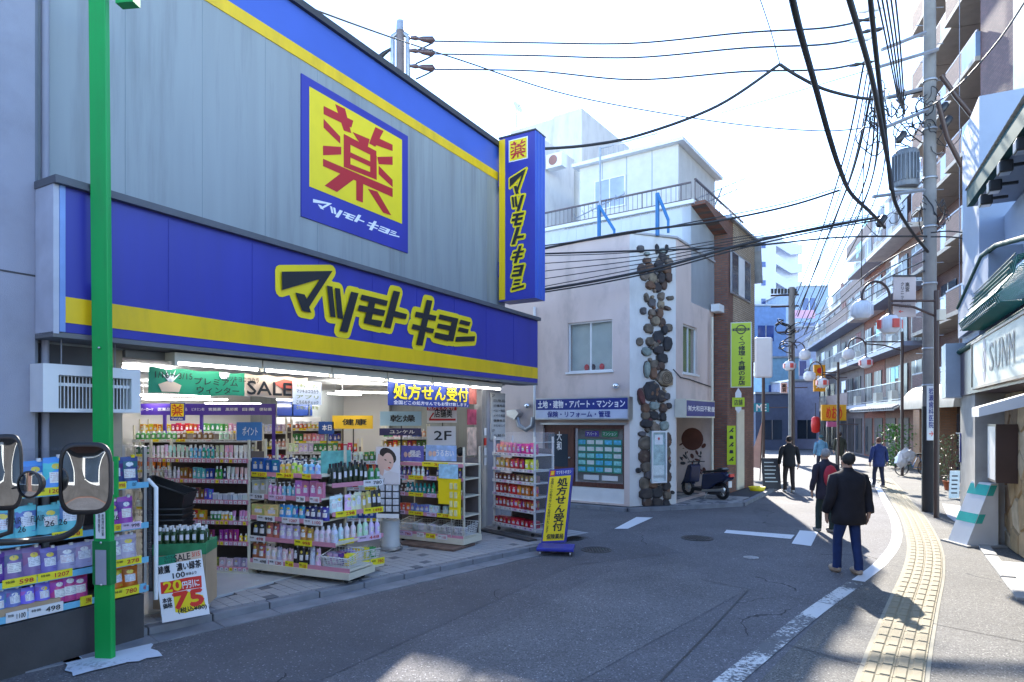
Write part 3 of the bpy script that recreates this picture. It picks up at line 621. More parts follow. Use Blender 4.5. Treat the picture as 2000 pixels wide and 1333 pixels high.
# ================================================================== GOODS
def proto(kind, w, d, h):
    """one packaged item standing on its base, front towards -y"""
    b = MB(); b.smooth = False
    if kind == 'bottle':
        r = w/2; b.lathe([(r*.9, 0), (r, .01), (r, h*.62), (r*.75, h*.74), (r*.42, h*.8)], n=10, sy=d/w); b.m = 1; b.lathe([(r*1.015, h*.12), (r*1.015, h*.58)], n=10, sy=d/w); b.m = 2; b.lathe([(r*.45, h*.79), (r*.45, h)], n=8)
    elif kind == 'pump':
        r = w/2; b.lathe([(r*.9, 0), (r, .01), (r, h*.6), (r*.8, h*.68), (r*.35, h*.72)], n=10, sy=d/w); b.m = 1; b.lathe([(r*1.015, h*.1), (r*1.015, h*.52)], n=10, sy=d/w); b.m = 2; b.lathe([(r*.32, h*.7), (r*.32, h*.82), (r*.1, h*.83), (r*.1, h*.95)], n=6); b.box(-r*.2, r*.2, -r*.9, r*.25, h*.94, h)
    elif kind == 'pouch':
        n = 7; fr = []; bk = []
        for j in range(n):
            t = j/(n-1); z = h*.93*t; ww = w/2*(1-.12*math.sin(t*math.pi)-.25*max(0, t-.75)*4*.5); dd = d/2*(math.sin(min(1, (1-t)*1.25)*math.pi/2)**.8)+.004
            fr.append([(-ww, 0, z), (-ww*.5, -dd*.85, z), (0, -dd, z+.004), (ww*.5, -dd*.85, z), (ww, 0, z)])
            bk.append([(ww, 0, z), (ww*.5, dd*.7, z), (0, dd, z), (-ww*.5, dd*.7, z), (-ww, 0, z)])
        b.smooth = True
        for S_, mm in ((fr, 1), (bk, 0)):
            for j in range(n-1):
                b.m = 0 if (S_ is bk or j in (0, n-2)) else 1
                k = len(b.v); b.add(S_[j]+S_[j+1], [(i, i+1, 6+i, 5+i) for i in range(4)])
        b.smooth = False; b.m = 2; b.lathe([(w*.1, h*.9), (w*.1, h)], (w*.2, 0, 0), 6)
    elif kind == 'bag':
        n = 6; b.smooth = True
        for sgn in (-1, 1):
            rows = []
            for j in range(n):
                t = j/(n-1); z = h*t; dd = d/2*math.sin(t*math.pi)**.6*sgn if 0 < t < 1 else 0
                rows.append([(-w/2, 0, z), (-w*.28, dd*.8, z), (0, dd, z), (w*.28, dd*.8, z), (w/2, 0, z)])
            for j in range(n-1):
                b.m = 1 if sgn < 0 and 0 < j < n-2 else 0
                b.add(rows[j]+rows[j+1], [(i, i+1, 6+i, 5+i) if sgn < 0 else (i+1, i, 5+i, 6+i) for i in range(4)])
        b.smooth = False
    elif kind == 'box':
        b.box(-w/2, w/2, -d/2, d/2, 0, h); b.m = 1; y = -d/2-.001; b.face([(-w*.46, y, h*.06), (w*.46, y, h*.06), (w*.46, y, h*.94), (-w*.46, y, h*.94)])
    elif kind == 'tub':
        r = w/2; b.lathe([(r*.92, 0), (r, h*.1), (r, h*.7)], n=10); b.m = 1; b.lathe([(r*1.01, h*.15), (r*1.01, h*.62)], n=10); b.m = 2; b.lathe([(r*1.05, h*.7), (r*1.05, h)], n=10)
    elif kind == 'tube':
        r = w/2; k = []; b.smooth = True
        for z, rx, ry in ((h*.2, r*.8, r*.8), (h*.5, r, r*.6), (h, r*1.1, r*.08)):
            k.append([(rx*math.cos(a*math.pi/4), ry*math.sin(a*math.pi/4), z) for a in range(8)])
        for j in range(2): b.m = 1-j; b.add(k[j]+k[j+1], [(i, (i+1) % 8, 8+(i+1) % 8, 8+i) for i in range(8)])
        b.smooth = False; b.m = 2; b.lathe([(r*.75, 0), (r*.75, h*.2)], n=8)
    elif kind == 'tin':
        b.box(-w/2, w/2, -d/2, d/2, 0, h*.8); b.m = 2; b.box(-w/2-.002, w/2+.002, -d/2-.002, d/2+.002, h*.8, h)
    return b
_PM = {}
import re
NOUN = re.compile(r'(refill pouch|soap carton|medicine carton|twin carton|wide|spray bottle|pump bottle|pump pack|drink bottle|biscuit bag|snack bag|small pouch|bottle|tube|carton|pouch|bag|tub|jar|packet|box|tin|pack)\b')
CN = dict(white=(.75, .76, .78), pink=(.75, .35, .45), lilac=(.6, .45, .65), teal=(.02, .32, .3), blue=(.03, .12, .5), turquoise=(.1, .45, .65), orange=(.75, .25, .02), yellow=(.8, .66, .05), red=(.55, .02, .03), brown=(.28, .1, .04), gold=(.5, .33, .06), green=(.04, .3, .06), navy=(.03, .04, .17), purple=(.2, .08, .4), beige=(.6, .46, .34), black=(.02, .02, .025), crimson=(.45, .03, .2), grey=(.45, .47, .5), violet=(.3, .2, .6))
def colname(c): return min(CN, key=lambda k: sum((c[i]**.5-CN[k][i]**.5)**2 for i in range(3)))
NAMES = dict(bottle='bottle', pump='pump_bottle', pouch='refill_pouch', bag='snack_bag', box='product_box', tub='tub', tube='squeeze_tube', tin='tin')
CATS = dict(bottle='bottle', pump='bottle', pouch='pouch', bag='bag', box='box', tub='tub', tube='tube', tin='tin')
def goods(f, a0, a1, z, kind, n, size, cols, label, rows=1, cap=0, fine=0, back=.02, name=None, jit=.2):
    """a row of n items along frame f between a0 and a1 standing at z behind the shelf front"""
    w, d, h = size; key = (kind, size, cap, fine)
    if key not in _PM: _PM[key] = proto(kind, w, d, h).mesh(kind, [body_m, label_f if fine else label_m, (cap_w, cap_k, yellowp, body_m)[cap]])
    hj = [1, 1, 1]
    for r_ in range(rows):
        for i in range(n):
            if n > 4 and random.random() < .035: continue
            if i % random.choice((2, 3)) == 0: hj = [random.uniform(.7, 1.25) for _ in range(3)]
            a = a0+(a1-a0)*(i+.5)/n+random.uniform(-.006, .006)
            p = f.p(a, -(back+d/2+r_*(d+.01)), z)
            o = bpy.data.objects.new(name or NAMES[kind], _PM[key]); COL.objects.link(o); o.location = p
            lab = label
            cc = cols[min(int(i*len(cols)/n), len(cols)-1)]
            if len(set(cols)) > 1:
                m_ = NOUN.search(label); lab = colname(cc)+" "+label[m_.start():]
            o.rotation_euler = (0, 0, f.ang+random.uniform(-jit, jit)); s_ = random.uniform(.93, 1.05); o.scale = (s_, s_, s_*random.uniform(.93, 1.06))
            c = cols[min(int(i*len(cols)/n), len(cols)-1)]; k = random.uniform(.85, 1.12); o.color = (min(c[0]*k*hj[0], .85), min(c[1]*k*hj[1], .85), min(c[2]*k*hj[2], .85), 1)
            tag(o, lab, CATS[kind], lab)
WH = (.75, .76, .78); PK_ = (.75, .3, .42); LP = (.7, .5, .72); TE = (.02, .32, .3); BL = (.03, .1, .5); SK = (.15, .42, .7); OR = (.75, .22, .02); YE = (.8, .65, .03); RD = (.55, .02, .03); BR = (.28, .1, .04); GD = (.5, .33, .06); GN = (.04, .3, .06); NV = (.02, .03, .14); PU = (.16, .06, .35); BE = (.6, .45, .33); KB = (.02, .02, .025)
tagm = {'w': mat('tag_white', (.72, .72, .74), .5, var=0), 'y': mat('tag_yellow', (.8, .7, .02), .5, var=0), 'p': mat('tag_lilac', (.65, .5, .68), .5, var=0), 'b': mat('tag_blue', (.15, .45, .65), .5, var=0)}
DIG = ['369', '498', '1207', '998', '448', '298', '1280', '1498', '598', '278', '780', '1100']
def tags(f, parent, z, pat, txt=False, off=.012, h=.05):
    """pat: list of (a0,a1,colour)"""
    for a0, a1, c in pat:
        b = MB(); b.fbox(f, a0, a1, off-.002, off+.004, z-h*.5, z+h*.5); b.build('price_tag', tagm[c], parent)
        dg = random.choice(DIG); w_ = a1-a0
        ftext(dg, f, a0+w_*.48, a1-w_*.1, z-h*.25, z+h*.25, off+.0045, red if c == 'y' or random.random() < .5 else ink, parent, .02, 'price_lettering')
        if w_ > .12: ftext('特価', f, a0+w_*.08, a0+w_*.34, z+h*.02, z+h*.3, off+.0045, ink, parent, .01, 'price_lettering')
def autotags(a0, a1, n, cols='wwwwy', w=.6):
    st = (a1-a0)/n; return [(a0+i*st+st*(1-w)/2, a0+i*st+st*(1+w)/2, random.choice(cols)) for i in range(n)]
def rack(name, label, A, B, depth, zs, rail=rail_p, backh=None, posts=True, base=None, wheels=False, bm_=cream, sides=False, cat='shelf rack', backm=None, lens=None, back=True):
    f = Fr(A, (B[0]-A[0], B[1]-A[1])); L = math.hypot(B[0]-A[0], B[1]-A[1])
    t = thing(name, label, cat, (A[0], A[1], .1)); zt_ = backh or max(zs)+.25
    for i, z in enumerate(zs):
        Ls = lens[i] if lens else L
        b = MB(); b.fbox(f, 0, Ls, -depth, 0, z-.025, z); b.build('shelf', bm_, t)
        b = MB(); b.fbox(f, 0, Ls, .001, .012, z-.045, z+.015); b.build('price_rail', rail, t)
    if posts:
        for a, o in ((0, -.02), (L-.03, -.02), (0, -depth-.02), (L-.03, -depth-.02)):
            b = MB(); b.fbox(f, a, a+.03, o-.03, o, base or .1, zt_); b.build('post', bm_, t)
    b = MB(); b.fbox(f, .03, min(L-.03, max(lens[-1] if lens else L, .1)) if back else .06, -depth-.04, -depth-.02, (base or .1)+.05, max(zs)+.1); b.build('back_panel', backm or mat('rack_back', (.12, .1, .1), .7), t)
    if wheels:
        for a in (.1, L-.12):
            for o in (-.08, -depth+.06):
                b = MB(); c = f.p(a, o, .135); b.tube([c-f.d*.012, c+f.d*.012], .035, 10); w_ = b.build('castor', black, t); b = MB(); b.fbox(f, a-.02, a+.02, o-.02, o+.02, .17, (base or .2)+.0); b.build('castor_fork', steel, t)
    return f, L, t
# ---- RACK R0: detergent pouches outside the left pier
R0f = PH.off(.42); A0 = -9.3; A1 = R0f.s(289)
f, L, t0 = rack('detergent_rack', 'metal rack of detergent refill pouches on the dark block left of the entrance', tuple(R0f.p(A0)[:2]), tuple(R0f.p(A1)[:2]), .4, [.52, .82, 1.18, 1.6], rail=tagm['b'], backh=1.98, base=.45, bm_=steel)
off0 = -A0
def r0(px): return R0f.s(px)-A0
a_ = r0(0)
FLAIR = (.12, .5, .68)
goods(f, .2, r0(50), 1.6, 'pouch', 2, (.24, .1, .3), [(.1, .4, .6)], 'sky blue detergent refill pouch on the top shelf of the detergent rack')
goods(f, r0(50), r0(172), 1.6, 'pouch', 3, (.22, .1, .3), [(.1, .35, .62), (.4, .25, .6)], 'blue or violet refill pouch standing on the top shelf behind the mirrors', name='refill_pouch')
goods(f, r0(213), r0(272), 1.6, 'pouch', 2, (.19, .09, .28), [(.04, .08, .3)], 'navy refill pouch with yellow head on the top shelf right of the green pole', cap=2)
goods(f, .2, r0(165), 1.2, 'pouch', 6, (.23, .13, .31), [FLAIR], 'pale turquoise softener refill pouch on the second shelf of the detergent rack', cap=3)
goods(f, r0(212), r0(262), 1.2, 'pouch', 2, (.17, .1, .28), [(.45, .1, .5)], 'magenta softener refill pouch on the second shelf right of the green pole')
goods(f, .1, r0(120), .84, 'pouch', 7, (.19, .12, .27), [PU, (.25, .15, .45)], 'purple and gold refill pouch on the third shelf of the detergent rack', rows=1)
goods(f, r0(122), r0(270), .84, 'pouch', 5, (.21, .12, .27), [(.4, .45, .55)], 'silver grey refill pouch on the third shelf beside the green pole')
goods(f, .1, r0(105), .56, 'pouch', 8, (.14, .1, .2), [(.05, .3, .3), (.2, .2, .6)], 'small green and violet pouch in the cardboard tray on the lowest shelf')
goods(f, r0(110), r0(172), .54, 'pouch', 3, (.18, .12, .26), [(.45, .05, .2)], 'red and navy detergent pouch on the lowest shelf left of the green pole')
goods(f, r0(216), r0(274), .54, 'pouch', 2, (.2, .13, .26), [(.45, .12, .02)], 'orange and gold softener pouch on the lowest shelf right of the green pole')
for tx, pxs, z_ in (('FLAIR', (12, 42), 1.36), ('FLAIR', (60, 88), 1.36), ('26', (34, 50), 1.28), ('26', (88, 106), 1.3), ('26', (114, 131), 1.3), ('26', (218, 232), 1.28)):
    ftext(tx, R0f, R0f.s(pxs[0]), R0f.s(pxs[1]), z_-.025, z_+.03, .0, ink, t0, .02, 'pouch_lettering')
b = MB(); b.fbox(f, .1, r0(118), -.12, -.0, .53, .6); b.build('cardboard_tray', cardb, t0)
tags(f, t0, 1.6, [(r0(0), r0(60), 'y'), (r0(62), r0(128), 'y'), (r0(216), r0(245), 'y'), (r0(247), r0(266), 'b')], h=.07)
tags(f, t0, 1.18, [(r0(100), r0(160), 'y'), (r0(215), r0(235), 'y'), (r0(236), r0(274), 'p')], h=.07)
tags(f, t0, .82, [(r0(3), r0(70), 'y'), (r0(72), r0(140), 'y'), (r0(218), r0(275), 'y')], h=.075)
tags(f, t0, .52, [(r0(10), r0(52), 'w'), (r0(54), r0(122), 'w'), (r0(155), r0(178), 'y'), (r0(218), r0(270), 'y'), (r0(272), r0(284), 'b')], h=.09)
b = MB(); L_ = L
b.face([f.p(0, .03, 1.98), f.p(L_+.02, .03, 1.98), f.p(L_+.02, -.42, 2.0), f.p(0, -.42, 2.0)]); b.face([f.p(L_+.02, .03, .5), f.p(L_+.02, .03, 1.98), f.p(L_+.02, -.42, 2.0), f.p(L_+.02, -.42, .5)]); b.build('vinyl_cover', vinyl, t0)
b = MB(); b.tube([f.p(L_+.05, .06, .38), f.p(L_+.05, .06, 1.55), f.p(L_+.03, -.05, 1.63)], .022, 8); b.build('frame_tube', white, t0)
bk = thing('concrete_block', 'dark stained concrete plinth under the detergent rack', 'plinth', tuple(PH.p(-9, .3)))
b = MB(); b.fbox(PH, -12, PH.off(.45).s(280), .02, .46, 0, .46); b.build('block', concd, bk)
# ---- RACK A: cosmetics gondola inside the opening
fA, LA, tA = rack('cosmetics_gondola', 'tall white gondola of small cosmetics standing behind the black baskets', (-5.26, 9.42), (-3.69, 9.12), .42, [.18, .54, .83, 1.12, 1.41, 1.7], backh=1.98)
zA = [.18, .54, .83, 1.12, 1.41, 1.7]
rowsA = [(1.7, [('tube', 9, (.05, .04, .2), [WH, (.55, .7, .68)], 'white and pale green tube on the top shelf of the gondola'), ('bottle', 6, (.05, .04, .2), [SK, TE], 'teal or sky blue bottle on the top shelf of the gondola'), ('tube', 7, (.055, .04, .2), [(.75, .55, .5), WH], 'pale pink tube at the right of the top gondola shelf')]),
 (1.41, [('bottle', 7, (.055, .045, .17), [(.5, .45, .4), LP], 'squat beige and lilac bottle on the second gondola shelf'), ('box', 8, (.055, .04, .16), [BR, SK, BL], 'small brown or blue carton on the second gondola shelf'), ('bottle', 3, (.05, .045, .18), [GN, NV], 'green bottle standing on the second gondola shelf'), ('tube', 5, (.055, .04, .19), [(.75, .6, .6)], 'pinkish white tube on the second gondola shelf')]),
 (1.12, [('tube', 8, (.055, .04, .17), [LP, (.5, .4, .65)], 'lilac tube on the third gondola shelf'), ('box', 7, (.055, .04, .17), [(.7, .5, .5), BR, (.1, .1, .6)], 'pink, brown or blue carton on the third gondola shelf'), ('tin', 7, (.065, .05, .1), [(.5, .52, .6), WH], 'flat silver tin on the third gondola shelf')]),
 (.83, [('tub', 7, (.06, .06, .1), [WH], 'small white tub on the fourth gondola shelf'), ('box', 4, (.12, .05, .15), [OR, (.7, .3, .02)], 'orange carton on the fourth gondola shelf'), ('tub', 7, (.06, .06, .13), [GN, YE], 'green and yellow jar on the fourth gondola shelf'), ('tube', 5, (.05, .04, .15), [PK_], 'pink tube at the right of the fourth gondola shelf')]),
 (.54, [('bottle', 12, (.045, .045, .18), [WH, GN, (.35, .4, .42)], 'white and green bottle on the fifth gondola shelf'), ('box', 8, (.05, .04, .17), [(.3, .04, .1), (.5, .05, .25)], 'dark red carton on the fifth gondola shelf'), ('bottle', 2, (.05, .05, .12), [YE], 'little yellow bottle on the fifth gondola shelf')]),
 (.18, [('bottle', 6, (.06, .06, .2), [(.4, .03, .2), GN, TE], 'dark pink or green bottle on the lowest gondola shelf'), ('bag', 4, (.13, .08, .14), [(.5, .33, .05)], 'mustard bag on the lowest gondola shelf'), ('box', 4, (.09, .05, .13), [WH, (.4, .3, .6)], 'white carton on the lowest gondola shelf')])]
for z, segs in rowsA:
    tot = sum(n*s_[0] for _, n, s_, _, _ in segs); a = .02
    for kind, n, s_, cols, lab in segs:
        w_ = (LA-.05)*n*s_[0]/tot; goods(fA, a, a+w_, z, kind, n, s_, cols, lab, fine=1, rows=1); a += w_
    tags(fA, tA, z-.02, autotags(.02, LA-.02, 22, 'wwwwwpy'), h=.042)
b = MB(); b.fbox(fA, 0, LA, -.4, .012, .1, .165); b.build('kick_plate', cream, tA)
# ---- RACK B: big corner island
fB, LBl, tB = rack('shampoo_island', 'large wheeled corner island of shampoo and pouches in front of the entrance', (-3.70, 9.18), (-2.11, 8.49), .5, [.30, .62, .91, 1.21, 1.52], wheels=True, backh=1.9, posts=False, base=.2, backm=mat('rack_mesh_back', (.3, .28, .27), .6), lens=[1.73, 1.5, 1.27, 1.27, 1.27])
for a in (.0, 1.24):
    b = MB(); b.fbox(fB, a, a+.03, -.53, -.5, .2, 1.9); b.build('post', cream, tB)
b = MB(); b.fbox(fB, 0, LBl, -.55, .03, .17, .26); bb_ = b.build('base_tray', cream, tB)
goods(fB, .02, .5, 1.52, 'box', 4, (.11, .06, .2), [(.02, .12, .4)], 'dark blue soap carton on the top shelf of the corner island')
goods(fB, .5, 1.22, 1.52, 'pump', 7, (.085, .06, .2), [(.75, .72, .1), (.3, .55, .8)], 'yellow or sky blue pump pack on the top shelf of the corner island')
goods(fB, .02, .3, 1.21, 'box', 2, (.13, .05, .22), [(.65, .5, .5)], 'dusty pink twin carton on the second shelf of the corner island')
goods(fB, .3, .8, 1.21, 'pump', 6, (.07, .06, .2), [(.65, .35, .5), (.2, .5, .55)], 'pink or teal pump bottle on the second shelf of the corner island')
goods(fB, .8, 1.28, 1.21, 'box', 4, (.11, .06, .23), [(.75, .18, .42)], 'bright pink carton on the second shelf of the corner island')
goods(fB, .02, .5, .91, 'box', 2, (.22, .07, .18), [(.6, .42, .3)], 'wide peach carton with copper tins on the third shelf of the corner island')
goods(fB, .5, .95, .91, 'pouch', 4, (.13, .07, .2), [(.05, .4, .7)], 'glossy turquoise pouch on the third shelf of the corner island')
goods(fB, .95, 1.35, .91, 'pouch', 4, (.12, .07, .19), [NV, (.05, .05, .25)], 'dark navy pouch on the third shelf of the corner island')
goods(fB, .02, .5, .62, 'pouch', 4, (.13, .07, .22), [KB, (.6, .15, .1)], 'black or coral pouch on the fourth shelf of the corner island', cap=1)
goods(fB, .5, 1.1, .62, 'pouch', 5, (.13, .07, .21), [(.7, .6, .6), (.5, .3, .05)], 'pearl or amber pouch on the fourth shelf of the corner island')
goods(fB, 1.1, 1.48, .62, 'bottle', 4, (.095, .08, .21), [(.68, .72, .8)], 'fat white bottle with blue print on the fourth shelf of the corner island')
goods(fB, .0, .25, .30, 'pouch', 2, (.13, .08, .23), [(.5, .2, .06)], 'copper pouch with white cap at the left end of the lowest island shelf')
goods(fB, .25, .75, .30, 'pouch', 5, (.11, .07, .21), [(.7, .68, .6)], 'cream pouch with dark cap on the lowest island shelf', cap=1)
goods(fB, .75, 1.22, .30, 'pouch', 5, (.1, .07, .25), [KB, WH], 'tall black and gold pouch on the lowest island shelf', cap=0)
tags(fB, tB, 1.5, [(.05, .33, 'y'), (.5, .8, 'y'), (.95, 1.1, 'y')], h=.07)
tags(fB, tB, 1.19, [(-.03, .28, 'w'), (.36, .66, 'p'), (.85, 1.0, 'w'), (1.08, 1.24, 'w')], h=.08)
tags(fB, tB, .89, [(.15, .47, 'w'), (.6, .9, 'w'), (.98, 1.3, 'w')], h=.08)
tags(fB, tB, .6, [(.0, .3, 'w'), (.82, 1.12, 'y')], h=.08)
tags(fB, tB, .29, [(.08, .35, 'w'), (.37, .62, 'w'), (.66, .8, 'y'), (.9, 1.04, 'y')], h=.09)
# wing of the island
WA, WBp = (-2.42, 8.75), (-1.86, 9.38)
fW, LW, tW = rack('island_wing_rack', 'angled end rack of white pouches and bottles on the right of the corner island', WA, WBp, .35, [.62, 1.0, 1.39], posts=False, backh=1.7, base=.2, back=False)
goods(fW, .02, .62, 1.39, 'bottle', 7, (.08, .07, .3), [(.02, .04, .02)], 'tall dark green bottle with black cap on the top of the angled end rack', cap=1, rows=2)
goods(fW, .62, .84, 1.39, 'bottle', 2, (.09, .08, .24), [(.06, .25, .1)], 'green labelled bottle at the right end of the angled rack', cap=1)
goods(fW, .02, .5, 1.0, 'pouch', 6, (.13, .08, .25), [(.72, .74, .78)], 'silver white pouch with white cap on the middle shelf of the angled rack')
goods(fW, .5, .84, 1.0, 'pouch', 4, (.1, .07, .26), [(.55, .4, .15), KB], 'gold and black pouch on the middle shelf of the angled rack', cap=1)
goods(fW, .02, .84, .62, 'bottle', 8, (.08, .08, .23), [(.74, .77, .84)], 'white spray bottle with round cap on the low shelf of the angled rack')
tags(fW, tW, .98, [(.05, .38, 'y'), (.5, .84, 'y')], h=.08); tags(fW, tW, .6, [(.1, .34, 'y'), (.4, .8, 'p')], h=.08); tags(fW, tW, 1.37, [(.5, .84, 'w')], h=.09)
b = MB(); b.fbox(fW, 0, LW, -.4, .03, .17, .26); b.build('base_tray', cream, tW); tags(fW, tW, .25, [(.02, .3, 'w'), (.32, .58, 'y'), (.6, .84, 'y')], off=.04, h=.09)
hd = MB(); hd.fprism(fW, [(.02, 1.5), (.5, 1.5), (.5, 1.83), (.02, 1.83)], -.3, -.29); hd.build('picture_card', mat('card_teal', (.15, .45, .4), .5, var=.3, scale=9), tW)
def basket(name, f, a0, a1, o0, o1, z0, z1, m, label, group=None, taper=.03, slope=0):
    t = thing(name, label, 'basket', tuple(f.p((a0+a1)/2, (o0+o1)/2, z0)), group)
    g_ = MB(); nA = 9; nZ = 5
    cb = [(a0+taper, o0-taper if o0 > o1 else o0+taper), (a1-taper, o0-taper if o0 > o1 else o0+taper), (a1-taper, o1+taper if o0 > o1 else o1-taper), (a0+taper, o1+taper if o0 > o1 else o1-taper)]
    ct = [(a0, o0), (a1, o0), (a1, o1), (a0, o1)]
    zz = [z1-slope, z1-slope, z1, z1]
    B_ = [f.p(a, o, z0) for a, o in cb]; T_ = [f.p(a, o, z) for (a, o), z in zip(ct, zz)]
    for k in range(4):
        p0, p1, q0, q1 = B_[k], B_[(k+1) % 4], T_[k], T_[(k+1) % 4]
        for i in range(nA+1):
            u = i/nA; g_.tube([p0.lerp(p1, u), q0.lerp(q1, u)], .0035, 4, False)
        for j in range(nZ):
            v = j/nZ; g_.tube([p0.lerp(q0, v), p1.lerp(q1, v)], .0035, 4, False)
    g_.build('wire_grid', m, t); b = MB(); b.tube(T_+[T_[0]], .008, 6, False); b.build('rim', m, t)
    b = MB(); b.face([p+Vector((0, 0, .004)) for p in B_]); b.build('basket_bottom', m, t); return t
wb = mat('basket_white', (.72, .72, .7), .45, var=0)
basket('wire_basket', fB, 1.24, 1.7, -.0, -.34, .31, .52, wb, 'white lattice basket of small packs at the front corner of the island', slope=.08)
goods(fB, 1.28, 1.66, .33, 'bag', 4, (.1, .06, .15), [(.5, .4, .6), PU, YE], 'little violet packet inside the front corner basket', rows=3, back=.05)
basket('wire_basket', fW, .15, .8, -.0, -.3, .27, .42, wb, 'white lattice basket of bright packets at the end of the angled rack')
goods(fW, .2, .78, .29, 'bag', 5, (.11, .06, .16), [(.3, .3, .6), YE, GN], 'bright yellow or blue packet in the end rack basket', rows=2, back=.04)
# ---- poster stand C
fC = Fr(tuple(G(735, 1076, .1)[:2]), (1, -.12)); LC = .40
tC = thing('poster_stand', 'grey display stand with a portrait poster and hanging packs between two racks', 'display stand', tuple(fC.p(.2, 0, .1)))
zC = lambda py: H+(CY-py)/F*fC.o.y
b = MB(); b.lathe([(.17, .16), (.17, .2), (.155, .21), (.155, zC(1020)), (.16, zC(1018))], fC.p(.2, -.12, 0), 20); b.build('drum', mat('drum_grey', (.42, .44, .45), .4), tC)
b = MB(); b.lathe([(.2, .12), (.2, .16)], fC.p(.2, -.12, 0), 16); b.build('foot', steel, tC)
b = MB(); b.fbox(fC, .0, .38, -.1, -.08, zC(1012), zC(945)); b.build('peg_board', dark, tC)
b = MB(); b.fbox(fC, .0, .38, -.02, .0, zC(1012)-.0, zC(1004)); b.build('label_strip', wink, tC)
for i in range(3):
    for j in range(5): b = MB(); b.fbox(fC, .03+i*.12, .12+i*.12, -.08, -.04, zC(1000)+j*.115, zC(1000)+.09+j*.115); b.build('hanging_pack', [mat('pack_white', (.6, .62, .68), .4, var=.2, scale=30), mat('pack_rose', (.6, .35, .42), .4)][j > 3], tC)
b = MB(); b.fbox(fC, -.02, .39, -.05, -.04, zC(947), zC(873)); b.build('poster', mat('poster_white', (.72, .7, .74), .4, var=.03), tC)
pc = lambda x, y: (-.02+.41*x, zC(947)+(zC(873)-zC(947))*y)
skin = mat('print_skin', (.72, .47, .38), .5, var=.04); hair = mat('print_hair', (.03, .02, .02), .5)
def pface(poly, o, m, nm):
    b = MB(); b.face([fC.p(pc(x, y)[0], o, pc(x, y)[1]) for x, y in poly]); b.build(nm, m, tC)
el = lambda cx, cy, rx, ry, tilt=0, n=16: [(cx+rx*math.cos(2*math.pi*k/n)*math.cos(tilt)-ry*math.sin(2*math.pi*k/n)*math.sin(tilt), cy+rx*math.cos(2*math.pi*k/n)*math.sin(tilt)+ry*math.sin(2*math.pi*k/n)*math.cos(tilt)) for k in range(n)]
pface(el(.5, .76, .36, .2, -.3), -.039, hair, 'hair_picture'); pface([(.12, .3), (.3, .22), (.38, .5), (.34, .72), (.1, .82), (.05, .6)], -.0385, skin, 'hand_picture'); pface(el(.5, .6, .24, .24, -.3), -.038, skin, 'face_picture')
pface([(.2, .03), (.95, .03), (.95, .3), (.55, .36), (.3, .25)], -.0375, mat('print_cloth', (.66, .62, .64), .5), 'cloth_picture')
for cx, cy in ((.4, .65), (.6, .58)): pface(el(cx, cy, .05, .016, -.25, 8), -.0365, hair, 'eye_picture')
pface(el(.56, .44, .06, .02, -.25, 8), -.0365, redb, 'mouth_picture'); ftext('DEW', fC, .0, .13, zC(943), zC(935), -.036, ink, tC)
# ---- RACK D
fD, LD, tD = rack('haircare_rack', 'wheeled rack with teal bottles and white baskets right of the poster stand', (-2.09, 11.72), (-.82, 11.0), .5, [.28, .63, .96, 1.26, 1.5], wheels=True, backh=1.8, posts=True, base=.2)
b = MB(); b.fbox(fD, 0, LD+.02, -.55, .03, .15, .25); b.build('base_tray', cream, tD)
goods(fD, .02, .62, 1.26, 'bottle', 6, (.07, .05, .2), [PU, WH], 'violet or white bottle on the upper shelf of the haircare rack', fine=1)
goods(fD, .62, 1.42, 1.26, 'bottle', 7, (.055, .05, .17), [NV, (.1, .05, .2)], 'dark bottle with gold label on the upper shelf of the haircare rack', cap=2)
goods(fD, .05, .35, .96, 'bottle', 3, (.06, .06, .15), [(.1, .05, .06)], 'small brown bottle on the middle shelf of the haircare rack')
goods(fD, .2, .85, .96, 'bottle', 7, (.075, .06, .19), [(0, .22, .2)], 'dark teal bottle in a row on the middle shelf of the haircare rack', cap=3)
goods(fD, .85, 1.42, .96, 'tub', 7, (.07, .07, .1), [BE], 'beige tub on the middle shelf of the haircare rack')
goods(fD, .02, .32, .63, 'box', 3, (.1, .06, .14), [(.6, .15, .03)], 'orange carton on the lower shelf of the haircare rack')
goods(fD, .32, 1.42, .63, 'box', 11, (.1, .06, .14), [(.2, .3, .6), WH, (.3, .5, .3)], 'blue, white or green carton on the lower shelf of the haircare rack', fine=1)
for k in range(3): basket('wire_basket', fD, .02+k*.35, .35+k*.35, -.02, -.35, .29, .48, wb, ['white lattice basket at the left of the haircare rack base', 'second white lattice basket on the haircare rack base', 'third white lattice basket on the haircare rack base'][k], 'white baskets on the haircare rack', slope=.06)
basket('wire_basket', fD, 1.03, 1.5, .02, -.4, .29, .5, wb, 'largest white lattice basket at the front corner of the haircare rack', slope=.06)
goods(fD, .05, 1.45, .31, 'bag', 11, (.11, .06, .12), [WH, (.5, .5, .5)], 'grey white packet lying in the baskets of the haircare rack', rows=2, back=.06)
for z in (1.26, .96, .63): tags(fD, tD, z-.01, [(.02, .22, 'p'), (.3, .62, 'y'), (.7, .9, 'p'), (.92, 1.18, 'y')], h=.07)
tags(fD, tD, .25, [(.1, .4, 'p'), (.5, .65, 'w'), (.7, .9, 'y'), (.95, 1.15, 'w')], off=.035, h=.08)
tags(fD, tD, 1.49, [(.6, 1.15, 'y')], h=.08)
cards = [((.05, 1.52, .55, 1.8), (.12, .12, .45), '髪'), ((.6, 1.55, 1.25, 1.82), (.3, .45, .75), 'うるおい'), ((.7, 1.35, 1.2, 1.5), (.02, .02, .12), 'SALE')]
